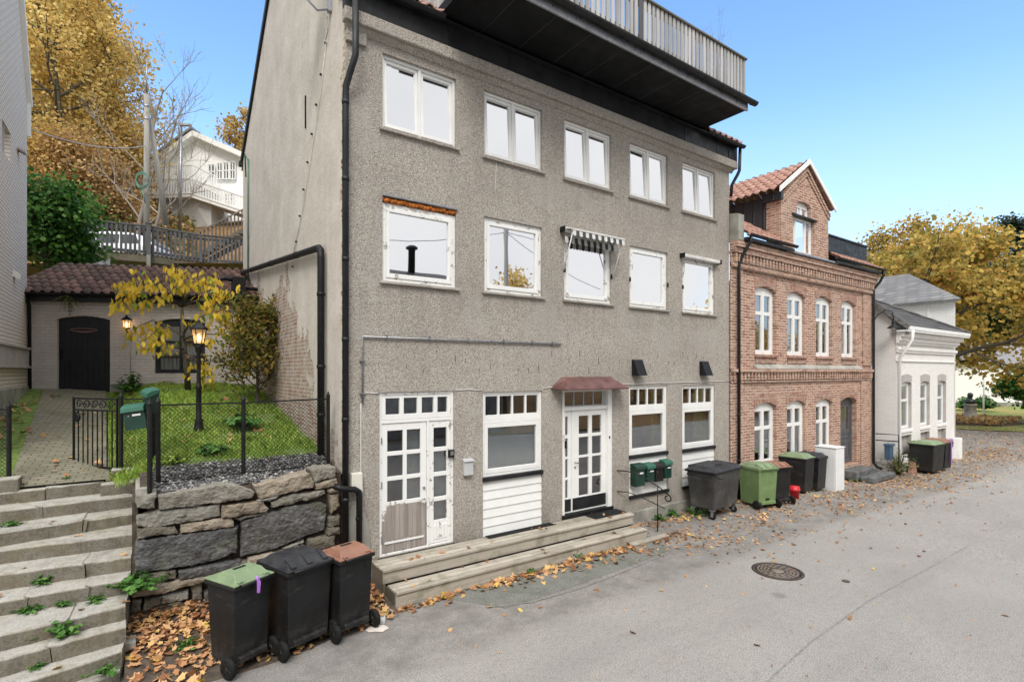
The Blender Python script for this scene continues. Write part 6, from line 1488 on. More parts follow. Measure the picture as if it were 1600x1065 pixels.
# dark green lilac over the shed roof, yellow tree and bush in the yard
tree('lilac_bush', 'dense dark green bush overhanging the left end of the shed roof', tuple(att(72, 440, 16.0)), 2.7, 1.25, .09, 8500, .11, 'leaf_green', 120, sig=.30, cat='bush', limbs=14, start=.05, up=.5, shape='clump')
c = Vector((.80, 7.0, 2.9))
tr0 = thing('yellow_leaved_tree', 'small garden tree with drooping yellow leaves in front of the shed', 'tree', tuple(c)); r = random.Random(31); b = MB(); tw_ = []
def P_(px, py, t): return att(px, py, t)
trunk = [P_(294, 612, 12.6), P_(291, 570, 12.4), P_(286, 525, 12.3), P_(284, 480, 12.2)]; b.tube(trunk, [.07, .055, .045, .032], 8)
for L_ in ([(284, 480), (262, 462), (242, 440), (220, 425)], [(284, 482), (290, 450), (282, 430), (262, 405)], [(286, 478), (310, 468), (335, 455), (362, 440)], [(286, 525), (262, 510), (238, 500), (205, 515)], [(287, 530), (310, 520), (336, 522), (360, 510)], [(288, 545), (265, 540), (240, 520), (222, 535)], [(287, 520), (300, 500), (325, 490), (352, 478)], [(284, 480), (300, 445), (318, 430), (330, 425)], [(262, 462), (235, 470), (210, 455), (185, 470)], [(289, 555), (305, 560), (318, 575), (325, 590)], [(310, 468), (340, 475), (365, 490), (375, 505)], [(242, 440), (225, 438), (205, 445), (195, 438)]):
    t1 = r.uniform(11.4, 12.9); pts = [P_(x, y, 12.25 + (t1 - 12.25) * i / 3) for i, (x, y) in enumerate(L_)]; b.tube(pts, [.028, .018, .011, .006], 5)
    for i in range(3):
        for f in (.3, .6, .9): tw_.append(pts[i].lerp(pts[i + 1], f)) if i else None
b.build('trunk', 'bark', tr0)
rn = np.random.default_rng(9); tw_ = np.array([tuple(p) for p in tw_]); n = 820; i = rn.integers(0, len(tw_), n)
pos = tw_[i] + rn.normal(size=(n, 3)) * np.array([.12, .12, .09]) + np.array([0, 0, -.10])
# leaves hang: long axis downward
def hang(name, pos, size, mat, seed, parent):
    r_ = np.random.default_rng(seed); n = len(pos); a = r_.uniform(0, 2 * PI, n); d = np.stack([np.cos(a), np.sin(a), np.zeros(n)], 1); dn = np.stack([r_.normal(size=n) * .35, r_.normal(size=n) * .35, -np.ones(n)], 1); dn /= np.linalg.norm(dn, axis=1, keepdims=True)
    s = size[:, None]; nn = np.cross(d, dn)
    V = np.stack([pos, pos + s * (dn * .35 + d * .26 + nn * .06), pos + s * (dn * .75 + d * .16 + nn * .05), pos + s * dn, pos + s * (dn * .75 - d * .16 + nn * .05), pos + s * (dn * .35 - d * .26 + nn * .06)], 1).reshape(-1, 3) - np.array(OFF[parent.name])
    me = bpy.data.meshes.new(name); me.vertices.add(len(V)); me.vertices.foreach_set('co', V.ravel()); me.loops.add(6 * n); me.loops.foreach_set('vertex_index', np.arange(6 * n, dtype=np.int32)); me.polygons.add(n); me.polygons.foreach_set('loop_start', np.arange(0, 6 * n, 6, dtype=np.int32))
    me.update(calc_edges=True); me.materials.append(M[mat]); o = bpy.data.objects.new(name, me); col.objects.link(o); o.parent = parent; return o
hang('crown', pos, rn.uniform(.11, .20, n), 'leaf_yellow', 5, tr0)
tree('autumn_bush', 'twiggy bush with yellow green leaves against the peeling gable wall', (2.2, 5.0, 2.62), 2.0, 1.05, .03, 5200, .10, 'leaf_bush', 131, sig=.15, cat='bush', limbs=22, start=.0, up=1.1, shape='oval', subs=5, twigs=4)
# ================================================================ wooden steps along the front
WS = thing('wooden_steps', 'long weathered wooden steps of two levels below the two white doors', 'steps', (2.97, -.9, 0))
r = random.Random(6)
b = MB()
def planks(b, x0, x1, y0, y1, z, n, th=.035):
    w_ = (y1 - y0) / n; cut = [x0, x0 + (x1 - x0) * r.uniform(.35, .65), x1]
    for i in range(n):
        cs = [x0, x0 + (x1 - x0) * r.uniform(.3, .7), x1]
        for a, c in zip(cs, cs[1:]): b.box(a + .002, c - .002, y0 + i * w_ + .009, y0 + (i + 1) * w_ - .009, z - th + r.uniform(-.003, .003), z + r.uniform(-.002, .002))
planks(b, 2.95, 8.36, -.55, -.045, .415, 4); b.build('upper_tread', 'deck_wood', WS, bevel=.004)
b = MB(); planks(b, 3.0, 8.32, -.93, -.565, .205, 3); b.build('lower_tread', 'deck_wood', WS, bevel=.004)
b = MB()
for a, c in ((2.96, 5.4), (5.404, 8.35)): b.box(a, c, -.512, -.48, .206, .378)
b.build('riser', 'deck_wood', WS)
b = MB()
for a, c in ((3.0, 5.9), (5.904, 8.32)): b.box(a, c, -.895, -.86, -.03, .168)
b.build('riser', 'deck_wood', WS)
for q in ((2.965, 3.0, -.51, -.05, -.02, .378), (3.002, 3.035, -.885, -.52, -.02, .168), (8.315, 8.348, -.51, -.05, -.02, .378), (8.285, 8.318, -.885, -.52, -.02, .168)): b = MB(); b.box(*q); b.build('end_board', 'beam_wood', WS)
b = MB(); b.box(3.05, 8.28, -.47, -.06, .0, .36); b.box(3.05, 8.28, -.85, -.50, .0, .155); b.build('dark_infill', 'soil', WS)  # added dark boxes under the treads, keeping light out of the plank gaps
b = MB(); b.box(7.72, 8.78, -1.10, -.95, .01, .045); tag(b.build('loose_plank', 'deck_wood', bevel=.006), 'loose grey plank lying on the leaves at the right end of the wooden steps', 'plank')
def doormat(name, label, x0, x1, y0, y1, z, m='mat_rubber'):
    b = MB(); n = int((y1 - y0) / .022); k = int((x1 - x0) / .05)
    b.box(x0, x1, y0, y1, z, z + .006)
    for i in range(n): b.box(x0 + .01, x1 - .01, y0 + .008 + i * .022, y0 + .018 + i * .022, z + .006, z + .013)
    return tag(b.build(name, m), label, 'doormat')
doormat('doormat', 'black rubber mat on the wooden steps before the middle door', 7.42, 8.32, -.38, -.06, .419)
doormat('doormat', 'long black mat on the wooden steps under the white weatherboarding', 5.03, 6.52, -.20, -.04, .419)
# handrail at the right end
HR = thing('handrail', 'black wrought iron handrail with a curled end beside the middle door', 'handrail', (8.5, -.02, .9))
b = MB(); hx = [(8.42, -.01, 1.22), (8.62, -.12, 1.20), (8.80, -.40, 1.10), (8.92, -.75, .92), (8.96, -.92, .80)]
cur = [(8.96 + .0, -.92 - .075 * math.sin(k * .5), .80 - .075 + .075 * math.cos(k * .5) * (1 - .03 * k)) for k in range(13)]
b.tube(hx + cur, .013, 6); b.build('top_rail', 'iron_black', HR)
b = MB(); b.tube([(8.42, -.01, .77), (8.60, -.12, .76), (8.78, -.42, .66), (8.95, -.85, .50)], .011, 6); b.build('lower_rail', 'iron_black', HR)
b = MB(); b.tube([(8.90, -.70, -.02), (8.90, -.70, .95)], .012, 6); b.build('post', 'iron_black', HR)
# mailboxes on the boarding of the fourth bay
for i, (px, wd, m, lb) in enumerate([(992.5, .30, 'box_green', 'dark green mailbox on the grey house, leftmost and largest of the row of four'), (1009.5, .25, 'box_green', 'green mailbox with a white name sticker, second in the row of four'), (1025, .26, 'box_black', 'black mailbox, the only black one in the row of four'), (1039.5, .24, 'box_green', 'green mailbox at the right end of the row of four')]):
    x = (8.98, 9.32, 9.62, 9.92)[i]
    mailbox('mailbox', lb, (x, -.095, (.84, .90, .87, .91)[i]), 0, 0, wd, (.44, .36, .37, .37)[i], .16, m, m if i in (0, 2) else 'box_green_lid', 'mailboxes on the grey house', sticker=(i != 2))

# ================================================================ bins
def wheelie(name, label, corner, yaw, w, d, h, body='black_plastic', lid='dark_lid_plastic', style='ridge', wheel_front=True, group=None, strap=False, slot=False):
    """corner: the body's street side left foot; local x runs along the face with the wheels, y to the back"""
    t = thing(name, label, 'wheelie bin', tuple(corner), yaw, group)
    b = MB(); tp = .05; z0 = .10
    lo = [(tp * .5 * w / .5, .04), (w - tp * .5 * w / .5, .04), (w - tp * .5, d - tp * .9), (tp * .5, d - tp * .9)]; hi = [(0, 0), (w, 0), (w, d), (0, d)]
    v = [(x, y, z0) for x, y in lo] + [(x, y, h - .07) for x, y in hi]
    b.add(v, [(3, 2, 1, 0), (0, 1, 5, 4), (1, 2, 6, 5), (2, 3, 7, 6), (3, 0, 4, 7)]); b.add(v[4:], [(0, 1, 2, 3)])
    b.box(w * .12, w * .88, -.02, .05, .13, .20)
    for x in (w * .2, w * .74): b.box(x, x + .03, -.006, .02, h - .19, h - .08)
    if slot: b.box(w * .40, w * .62, .028, .04, .22, .27, 1)
    bo = b.build('body', [body, 'iron_black'], t, bevel=.025, local=True)
    b = MB(); k = .025; b.box(-k, w + k, -k, d + k, h - .075, h - .03); b.build('rim', body, t, bevel=.012, local=True)
    b = MB(); e = .02; z = h - .028
    b.box(-e, w + e, -e - .01, d + e, z, z + .022)
    if style == 'panel':
        lo = [(.02, .01), (w - .02, .01), (w - .02, d - .08), (.02, d - .08)]; hi2 = [(.06, .10), (w - .06, .10), (w - .06, d - .18), (.06, d - .18)]
        v = [(x, y, z + .023) for x, y in lo] + [(x, y, z + .10) for x, y in hi2]
        b.add(v, [(0, 1, 5, 4), (1, 2, 6, 5), (2, 3, 7, 6), (3, 0, 4, 7), (4, 5, 6, 7)])
        b.box(.04, .10, -.02, .06, z + .0225, z + .045); b.box(w - .10, w - .04, -.02, .06, z + .0225, z + .045)
    else:
        lo = [(.01, .015), (w - .01, .015), (w - .01, d - .03), (.01, d - .03)]; hi2 = [(.07, .15), (w - .07, .15), (w - .07, d - .14), (.07, d - .14)]
        v = [(x, y, z + .023) for x, y in lo] + [(x, y, z + .105) for x, y in hi2]
        b.add(v, [(0, 1, 5, 4), (1, 2, 6, 5), (2, 3, 7, 6), (3, 0, 4, 7), (4, 5, 6, 7)])
        for x in (.05, w * .5 - .03, w - .11): b.ext([(x, .005, z + .02), (x, .005, z + .05), (x, .15, z + .115), (x, .17, z + .115), (x, .17, z + .02)], (.06, 0, 0))
    b.build('lid', lid, t, bevel=.008, local=True)
    b = MB(); b.tube([(.05, -.03, h - .02), (.05, -.065, h - .02), (w - .05, -.065, h - .02), (w - .05, -.03, h - .02)], .014, 6)
    if style == 'panel': b.box(w * .34, w * .66, d * .46, d * .56, z + .1005, z + .104)  # black plate standing in for the shaded grip recess of the lid
    b.build('handle', body if body != 'green_plastic' else 'green_plastic', t, local=True)
    b = MB(); b.tube([(-.03, .035, .118), (w + .03, .035, .118)], .013, 6); b.build('axle', 'iron_black', t, local=True)
    for x, sg in ((-.045, -1), (w + .045, 1)):
        b = MB(); mt = Matrix.Rotation(R(90), 3, 'Y'); b.lathe([(.03, -.03), (.09, -.03), (.11, -.026), (.118, -.012), (.118, .012), (.11, .026), (.09, .03), (.03, .03)], (x, .035, .118), 20, mat=mt)
        wh3 = b.build('wheel', 'rubber', t, local=True)
        b = MB(); b.lathe([(.02, -.036), (.028, -.034), (.028, .034), (.02, .036)], (x, .035, .118), 10, mat=mt)
        for j in range(6): a = j * PI / 3; b.bar((x, .035 + .02 * math.cos(a), .118 + .02 * math.sin(a)), (x, .035 + .09 * math.cos(a), .118 + .09 * math.sin(a)), .066, .008)
        b.build('hub', 'black_plastic', wh3, local=True)
    if strap:
        b = MB(); b.tube([(w * .50, -.06, h + .03), (w * .50, -.075, h - .02), (w * .53, -.07, h - .16), (w * .56, -.065, h - .165), (w * .55, -.075, h - .03)], .012, 6); b.box(w * .48, w * .54, -.085, -.075, h - .15, h + .02); b.build('strap', 'purple_strap', t, local=True)
    return t
FB = 'wheelie bins in front of the stone wall'
wheelie('wheelie_bin', 'black wheelie bin with a light green lid and a purple strap, nearest the steps', (.86, -1.53, 0), R(26), .46, .50, 1.02, lid='lid_green', style='panel', group=FB, strap=True)
wheelie('wheelie_bin', 'black wheelie bin with a dark grey lid between the green and brown lidded ones', (1.42, -1.50, 0), R(18), .58, .66, 1.04, style='ridge', group=FB)
wheelie('wheelie_bin', 'black wheelie bin with a brown lid beside the wooden steps', (2.04, -1.44, .0), R(14), .47, .50, 1.03, lid='lid_brown', style='panel', group=FB)
BB = 'bins along the brick house'
def plainbin(label, corner, yaw, w, d, h, body, lid, **k): return wheelie('wheelie_bin', label, corner, yaw, w, d, h, body, lid, k.pop('style', 'ridge'), group=BB, **k)
plainbin('all green wheelie bin with a paler green lid next to the big dark container', (12.30, -.98, -.02), R(-15), .58, .66, 1.02, 'green_plastic', 'lid_green', slot=True)
plainbin('black wheelie bin with a brown lid just behind the green bin', (12.98, -1.02, -.04), R(-12), .55, .6, 1.0, 'black_plastic', 'lid_brown')
# these two show a wheeled side to the camera: yaw turns the axle face to the side
t_ = plainbin('black wheelie bin with a green lid between red bucket and white cabinet', (15.58, -.72, -.12), R(93), .58, .73, 1.05, 'black_plastic', 'lid_green'); t_.location = (15.60, -.70, -.10); t_.rotation_euler = (0, 0, R(183))
t_.location = (15.62, .02, -.10)
t2_ = plainbin('black wheelie bin with a dark brown topped lid against the white cabinet', (16.32, .0, -.14), R(183), .58, .73, 1.05, 'black_plastic', 'dark_lid_plastic')
b = MB(); b.obox((16.02, -.35, .96), (.40, .45, .02), .1); tag(b.build('lid_board', 'lid_brown', bevel=.005), 'flat brown sheet lying on the bin beside the white cabinet', 'board')
b = MB(); b.lathe([(.10, 0), (.125, .24), (.14, .245), (.14, .30), (.125, .305), (.125, .36), (.0, .37)], (14.22, -.86, -.05), 16); tag(b.build('bucket', 'red_plastic'), 'small red plastic bucket between the bins of the brick house', 'bucket')
# big container on castors
ct = thing('waste_container', 'big dark grey four wheeled waste container in front of the rightmost grey house window', 'container', (10.5, -.98, 0), R(6))
b = MB(); W_, D_ = 1.24, .70; v = [(.08, .06, .22), (W_ - .08, .06, .22), (W_ - .08, D_ - .06, .22), (.08, D_ - .06, .22), (0, 0, 1.04), (W_, 0, 1.04), (W_, D_, 1.04), (0, D_, 1.04)]
b.add(v, [(3, 2, 1, 0), (0, 1, 5, 4), (1, 2, 6, 5), (2, 3, 7, 6), (3, 0, 4, 7), (4, 5, 6, 7)]); g = G('scuffed_grey_plastic')
f = g.noise(2.2, 5, .65); g.set(g.ramp(f, [(.35, (.028, .027, .028)), (.55, (.06, .058, .057)), (.72, (.12, .115, .11))]), .45); g.bump(g.noise(60, 3), .1, .004); M['scuffed'] = g.m
b.build('body', 'scuffed', ct, bevel=.03, local=True)
b = MB(); b.box(-.03, W_ + .03, -.03, D_ + .03, 1.04, 1.085); b.tube([(-.06, .08, .98), (-.10, .08, 1.0), (-.10, D_ - .08, 1.0), (-.06, D_ - .08, .98)], .02, 6); b.tube([(-.02, -.02, 1.0), (.06, -.07, .96), (.3, -.05, .93)], .016, 6); b.build('rim', 'black_plastic', ct, bevel=.012, local=True)
b = MB(); v = [(-.03, -.04, 1.087), (W_ + .03, -.04, 1.087), (W_ + .03, D_ + .02, 1.087), (-.03, D_ + .02, 1.087), (.10, .10, 1.17), (W_ - .10, .10, 1.17), (W_ - .10, D_ - .12, 1.19), (.10, D_ - .12, 1.19)]
b.add(v, [(0, 1, 5, 4), (1, 2, 6, 5), (2, 3, 7, 6), (3, 0, 4, 7), (4, 5, 6, 7)]); b.box(.15, W_ - .15, D_ - .02, D_ + .05, 1.10, 1.16); b.box(.45, .75, .2, .25, 1.185, 1.20); b.build('lid', 'dark_lid_plastic', ct, bevel=.012, local=True)
for x, y in ((.12, .12), (W_ - .12, .12), (.12, D_ - .12), (W_ - .12, D_ - .12)):
    b = MB(); b.lathe([(.03, -.02), (.07, -.02), (.08, -.01), (.08, .01), (.07, .02), (.03, .02)], (x, y, .08), 14, mat=Matrix.Rotation(R(90), 3, 'Y')); cw = b.build('castor', 'rubber', ct, local=True)
    b = MB(); b.box(x - .035, x - .027, y - .03, y + .03, .06, .2); b.box(x + .027, x + .035, y - .03, y + .03, .06, .2); b.box(x - .05, x + .05, y - .05, y + .05, .20, .222); b.build('fork', 'zinc_grey', cw, local=True)
# cabinet
cabn = thing('white_cabinet', 'tall white metal cabinet standing on the street before the brick house', 'cabinet', (16.42, -.94, -.16))
b = MB(); b.box(16.42, 16.95, -.94, -.36, -.16, 1.12); b.build('body', 'white_metal', cabn, bevel=.012)
b = MB(); b.box(16.40, 16.97, -.96, -.34, 1.122, 1.15); b.build('top', 'white_metal', cabn, bevel=.008)
b = MB(); b.box(16.412, 16.419, -.90, -.40, -.05, 1.06); b.box(16.405, 16.411, -.62, -.55, .96, .975, 1); b.build('panel', ['white_metal', 'grey_plastic'], cabn)
# bins at the white house
WB = 'bins at the white house'
x_ = 22.9
t_ = wheelie('wheelie_bin', 'dark grey wheelie bin with a green lid in front of the white house', (23.55, -.98, zs(23)), R(176), .9, .75, 1.06, 'black_plastic', 'lid_green', group=WB)
t_.location = (23.55, -.75, zs(23))
t_ = wheelie('wheelie_bin', 'black wheelie bin with a purple stripe behind the dark grey one at the white house', (24.4, -.75, zs(24)), R(176), .6, .75, 1.06, 'black_plastic', 'lid_brown', group=WB)
b = MB(); b.box(24.12, 24.20, -1.52, -1.50, .0, .85); b.box(24.12, 24.20, -1.53, -1.45, .85, .90); tag(b.build('purple_ribbon', 'purple_strap'), 'long purple ribbon hanging down a black bin at the white house', 'ribbon')

# ================================================================ manhole cover
mc = atz(1215, 892, .0); mh = thing('manhole_cover', 'round cast iron manhole cover with a ring pattern in the asphalt', 'manhole cover', (mc.x, mc.y, .0))
g = G('cast_iron'); f = g.noise(14, 4, .6); g.set(g.ramp(f, [(.35, (.035, .027, .022)), (.65, (.085, .065, .052))]), .55, .3); M['cast_iron'] = g.m
g = G('worn_iron'); g.set((.24, .20, .165), .5, .3); M['worn_iron'] = g.m
b = MB(); b.lathe([(.40, .001), (.40, .010), (.345, .010), (.345, .001)], tuple(mc), 40); b.build('ring', 'cast_iron', mh)
b = MB(); b.lathe([(.337, .001), (.337, .008), (.0, .008)], tuple(mc), 40); cv = b.build('cover', 'cast_iron', mh)
b = MB()
for rad, n, ln in ((.30, 20, .75), (.25, 16, .7), (.20, 13, .7), (.15, 9, .65)):
    for i in range(n):
        a0 = 2 * PI * i / n; a1 = a0 + 2 * PI / n * ln; k = 4; rr = [(rad - .012, rad + .012)]
        for j in range(k):
            u, v_ = a0 + (a1 - a0) * j / k, a0 + (a1 - a0) * (j + 1) / k
            b.ext([(mc.x + q * math.cos(w_), mc.y + q * math.sin(w_), .0082) for q, w_ in ((rad - .013, u), (rad + .013, u), (rad + .013, v_), (rad - .013, v_))], (0, 0, .004))
b.lathe([(.10, .0082), (.10, .0125), (.0, .0125)], (mc.x, mc.y, 0), 20)
for i in range(-2, 3): b.box(mc.x - .07, mc.x + .07, mc.y + i * .03 - .006, mc.y + i * .03 + .006, .0126, .0145)
b.build('relief', 'worn_iron', cv)
# litter by the bins
q = atz(598, 968, 0); b = MB(); b.tube([q + Vector((0, 0, .02)), q + Vector((.1, .12, .05)), q + Vector((.2, .1, .03)), q + Vector((.15, .25, .04)), q + Vector((.05, .2, .02))], .008, 5); b.obox(q + Vector((-.02, -.05, .03)), (.07, .16, .05), -.4); tag(b.build('cable_scrap', 'grey_plastic', bevel=.01), 'grey scrap of cable lying between the brown lidded bin and the wooden steps', 'litter')
q = atz(590, 982, 0); b = MB(); r = random.Random(4); b.ext([q + Vector((.16 * math.cos(a) * r.uniform(.6, 1.1), .12 * math.sin(a) * r.uniform(.6, 1.1), .008)) for a in [k * 2 * PI / 9 for k in range(9)]], (0, 0, .004)); tag(b.build('paper_scrap', 'paper'), 'crumpled pale paper on the asphalt beside the brown lidded bin', 'litter')
q = atz(1322, 908, 0); b = MB(); b.lathe([(.0, 0), (.05, .003), (.06, .012), (.03, .02), (.0, .02)], (q.x, q.y, .0), 7); tag(b.build('dirt_clod', 'soil'), 'small dark clod lying on the asphalt right of the manhole cover', 'clod')

# ================================================================ soil bank and fallen leaves
b = MB(); n = 16; v = []
for i in range(n + 1):
    x = -.12 + 3.1 * i / n
    for k in range(7):
        f = k / 6; y = .06 - 1.55 * f + (.35 * sm(1.2, 2.9, x) * f); z = .36 * (1 - f) ** 1.4 * (1 - .65 * sm(.6, 2.6, x)) + .03 * mn.noise(Vector((x * 3, y * 3, 1))) * (1 - f) - (.012 if k == 6 else 0) + .006
        v.append((x, y, z))
b.add(v, [(i * 7 + k, i * 7 + k + 1, (i + 1) * 7 + k + 1, (i + 1) * 7 + k) for i in range(n) for k in range(6)], 0, True); structure('soil_bank', b, 'soil')
def bank_z(x, y):
    if x > 2.95 or y > .05: return 0
    f = min(1, max(0, (.06 - y) / 1.5)); return .36 * (1 - f) ** 1.4 * (1 - .65 * sm(.6, 2.6, x)) + .01
rn = np.random.default_rng(77); P = []
def scat(n, fn):
    for _ in range(n):
        q = fn()
        if q is not None: P.append(q)
U = rn.uniform
def c_bank():
    x = U(-.1, 2.9); y = -abs(rn.normal(0, .75)) * 1.0; 
    if y < -1.55 + .25 * x * .4: return None
    return (x, y, bank_z(x, y) + U(.005, .05))
scat(1700, c_bank)
def c_front():          # drift along the wooden steps
    x = U(3.0, 9.2); d = abs(rn.normal(0, .10 + .03 * (x - 3))); 
    if mn.noise(Vector((x * 1.3, 0, 5))) < -.25 and rn.random() < .7: return None
    return (x, -.96 - d, U(.004, .035) * max(.2, 1 - d))
scat(640, c_front)
def c_wall():
    x = U(8.4, 21.0); d = abs(rn.normal(0, .40)); return (x, -.15 - d, zs(x) + U(.004, .05))
scat(900, c_wall)
def c_kerb():
    x = U(8.2, 24.0); d = abs(rn.normal(0, 1.0)); 
    if mn.noise(Vector((x * .8, d, 9))) < -.1 and rn.random() < .6: return None
    return (x, -.95 - d, zs(x) + U(.004, .02))
scat(1700, c_kerb)
def c_white():
    x = U(19.5, 33); d = abs(rn.normal(0, 1.2)); return (x, -.5 - d, zs(x) + U(.004, .03))
scat(1500, c_white)
def c_road():
    x = U(2, 24); y = -U(1.2, 6.5); 
    if rn.random() > math.exp(-(-y - 1.2) / 1.6): return None
    return (x, y, zs(x) + U(.004, .012))
scat(380, c_road)
def c_far():
    x = U(28, 46); y = U(-6, 7); return (x, y, -.22 + U(.0, .05))
scat(5200, c_far)
def c_steps():
    i = int(U(0, 9)); a, c, z = nos[i]; f = U(0, .95); q = a.lerp(c, f); return (q.x, q.y + abs(rn.normal(0, .1)) + .05, z + .01) if rn.random() < .35 else None
scat(46, c_steps)
def c_yard():
    y = U(1.9, 8.5); x = U(-2.0, 2.3); return (x, y, yz(x, y) + U(.03, .07)) if not (x > 2.0 and y > 5) else None
scat(170, c_yard)
def c_deck():
    x = U(3, 8.3); return (x, -U(.1, .5), .425) if rn.random() < .5 else (x, -U(.58, .9), .215)
scat(26, c_deck)
def c_edge():
    y = U(1.9, 8); return (-2.18 + abs(rn.normal(0, .18)), y, zp(y) + .03)
scat(90, c_edge)
def c_bits(): return (U(3, 20), -U(1.2, 7), .006)
KB = len(P); scat(260, c_bits)
P = np.array(P); nr = rn.normal(size=P.shape) * .42 + np.array([0, 0, 1])
P[KB:, 2] += np.array([zs(q) for q in P[KB:, 0]]); o = leaf_mesh('fallen_leaves', P, nr, rn.uniform(.055, .15, len(P)) * (1 - .25 * (P[:, 0] > 8)) * np.where(np.arange(len(P)) >= KB, .35, 1), 'leaf_fallen', 'maple', 78, curl=.5); o['kind'] = 'stuff'
# a few leaves that catch the eye
for i, (px, py, z, s, m, lb) in enumerate([(548, 918 - 5, .012, .30, 'leaf_yellow', 'large yellow maple leaf at the left end of the wooden steps')]):
    q = atz(694, 930, .02); o = leaf_mesh('maple_leaf', np.array([tuple(q)]), np.array([[.1, -.2, 1.0]]), np.array([.26]), 'leaf_yellow', 'maple', 5, curl=.4); tag(o, lb, 'leaf')

# ================================================================ the park beyond the white house
tree('chestnut_tree', 'big spreading amber tree whose trunk leans behind the white house', (40.6, 3.4, -.3), 10.4, 7.6, .40, 13500, .23, 'leaf_chestnut', 201, sig=.5, limbs=15, start=.38, up=.35, lean=(-1.4, 1.6), flat=.7)
tree('chestnut_tree', 'amber tree at the right edge of the photo, low branches over the lawn', (49.5, -3.6, -.3), 9.6, 6.8, .40, 10500, .23, 'leaf_chestnut', 202, sig=.5, limbs=15, start=.36, up=.3, flat=.7)
tree('autumn_tree', 'distant olive and yellow tree above the slate roof of the white house', tuple(att(1405, 520, 58)), 10.4, 4.6, .3, 7000, .27, 'leaf_chestnut', 203, sig=.7, limbs=13, start=.25)
tree('autumn_tree', 'distant amber tree between the slate roof and the big spreading tree', tuple(att(1465, 520, 52)), 9.8, 4.2, .3, 6500, .25, 'leaf_chestnut', 204, sig=.7, limbs=13, start=.25)
tree('pine_tree', 'dark pine rising behind the amber trees at the right edge', tuple(att(1572, 560, 75)), 21.0, 4.5, .4, 8000, .28, 'needle_dark', 205, sig=.7, limbs=14, start=.55, flat=.4)
tree('yellow_tree', 'yellow green tree low behind the white house corner', tuple(att(1520, 640, 62)), 5.0, 2.6, .2, 3500, .24, 'leaf_chestnut', 206, sig=.6)
for i, (px, t, h_, lb) in enumerate([(1595, 62, 15, 'dark backdrop tree at the far right behind the cottage'), (1500, 70, 13, 'dark backdrop tree behind the white house and the statue')]):
    tree('dark_tree', lb, tuple(att(px, 610, t)), h_, 6, .35, 9000, .34, 'leaf_olive', 210 + i, sig=.9)
rosette('hedge_bush', 'round green bush in front of the white cottage, right of the statue', tuple(att(1538, 640, 46)), 1.2, 160, 'leaf_green', .9, .24, 'clump', 220, 'bush')
rosette('hedge_bush', 'green bush in front of the white cottage, behind the statue', tuple(att(1508, 640, 47)), 1.1, 140, 'weed_leaf', .9, .24, 'clump', 221, 'bush')
ex = tree('leafy_branch', 'dark green low tree at the right edge before the white cottage', tuple(att(1604, 672, 38)), 4.4, 1.7, .12, 1800, .22, 'leaf_green', 222, sig=.35, limbs=9, start=.55, up=.2)
# bust on its plinth
bs = thing('bust_statue', 'bronze bust on a round grey stone plinth in the park', 'statue', (47.0, 3.6, -.2))
b = MB(); b.lathe([(.42, 0), (.42, .10), (.34, .14), (.34, 1.20), (.37, 1.22), (.37, 1.30)], (47.0, 3.6, -.2), 20); b.build('plinth', 'concrete', bs)
b = MB(); b.lathe([(.12, 0), (.30, .06), (.34, .16), (.30, .28), (.13, .36), (.10, .42), (.14, .48), (.165, .58), (.155, .68), (.10, .76), (.0, .79)], (47.0, 3.6, 1.10), 14); b.obox((46.86, 3.5, 1.62), (.06, .08, .10), .6); b.build('bust', 'bronze', bs)
b = MB(); pts = [(43.8, 4.0), (45.2, 1.6), (49, 1.0), (50.5, 3.0), (48.5, 5.2), (45, 5.6)]; b.ext([(x, y, -.2) for x, y in pts], (0, 0, .10)); structure('flower_bed', b, 'soil')
q = np.random.default_rng(3); n = 900; ps = np.stack([q.uniform(44.5, 50, n), q.uniform(1.6, 5, n), q.uniform(-.05, .25, n)], 1); o = leaf_mesh('bed_plants', ps, q.normal(size=(n, 3)) + np.array([0, 0, 1]), q.uniform(.12, .25, n), 'leaf_rust', 'clump', 4); o['kind'] = 'stuff'
# white cottage behind the lawn
cx = thing('white_cottage', 'white boarded cottage behind the lawn at the right edge of the photo', 'house', tuple(att(1560, 640, 52)))
c0 = att(1470, 640, 52); ux = Vector((S_, -C_, 0)); uy = Vector((C_, S_, 0)); Lc = 14
b = MB(); z0 = -.6; P0 = Vector((c0.x, c0.y, 0))
def cp(u, v_, z): return P0 + ux * u + uy * v_ + Vector((0, 0, z))
b.ext([cp(0, 0, .3), cp(Lc, 0, .3), cp(Lc, 0, 4.2), cp(0, 0, 4.2)], uy * 6); b.build('wall', 'board_white', cx)
b = MB(); b.ext([cp(-.05, -.06, z0), cp(Lc, -.06, z0), cp(Lc, -.06, .3), cp(-.05, -.06, .3)], uy * 5); b.build('foundation', 'plinth_concrete', cx)
b = MB(); b.add([cp(-.4, -.5, 4.1), cp(Lc + .4, -.5, 4.1), cp(Lc + .4, 3, 6.5), cp(-.4, 3, 6.5), cp(-.4, 6.5, 4.1), cp(Lc + .4, 6.5, 4.1)], [(0, 1, 2, 3), (3, 2, 5, 4), (0, 3, 4), (1, 5, 2)]); b.build('roof', 'roof_far', cx)
b = MB(); w0 = 5.05
for k in (0, 1): frame2 = [cp(w0 + k * .7, -.02, .95), cp(w0 + k * .7 + .62, -.02, .95), cp(w0 + k * .7 + .62, -.02, 2.15), cp(w0 + k * .7, -.02, 2.15)]; b.ext(frame2, uy * .01)
wn = b.build('window', 'glass_dark', cx); b = MB()
for k in (0, 1):
    for i in range(3): b.bar(cp(w0 + k * .7 + .31 * i, -.05, .95), cp(w0 + k * .7 + .31 * i, -.05, 2.15), .05)
    for i in range(5): b.bar(cp(w0 + k * .7, -.07, .95 + .3 * i), cp(w0 + k * .7 + .62, -.07, .95 + .3 * i), .045)
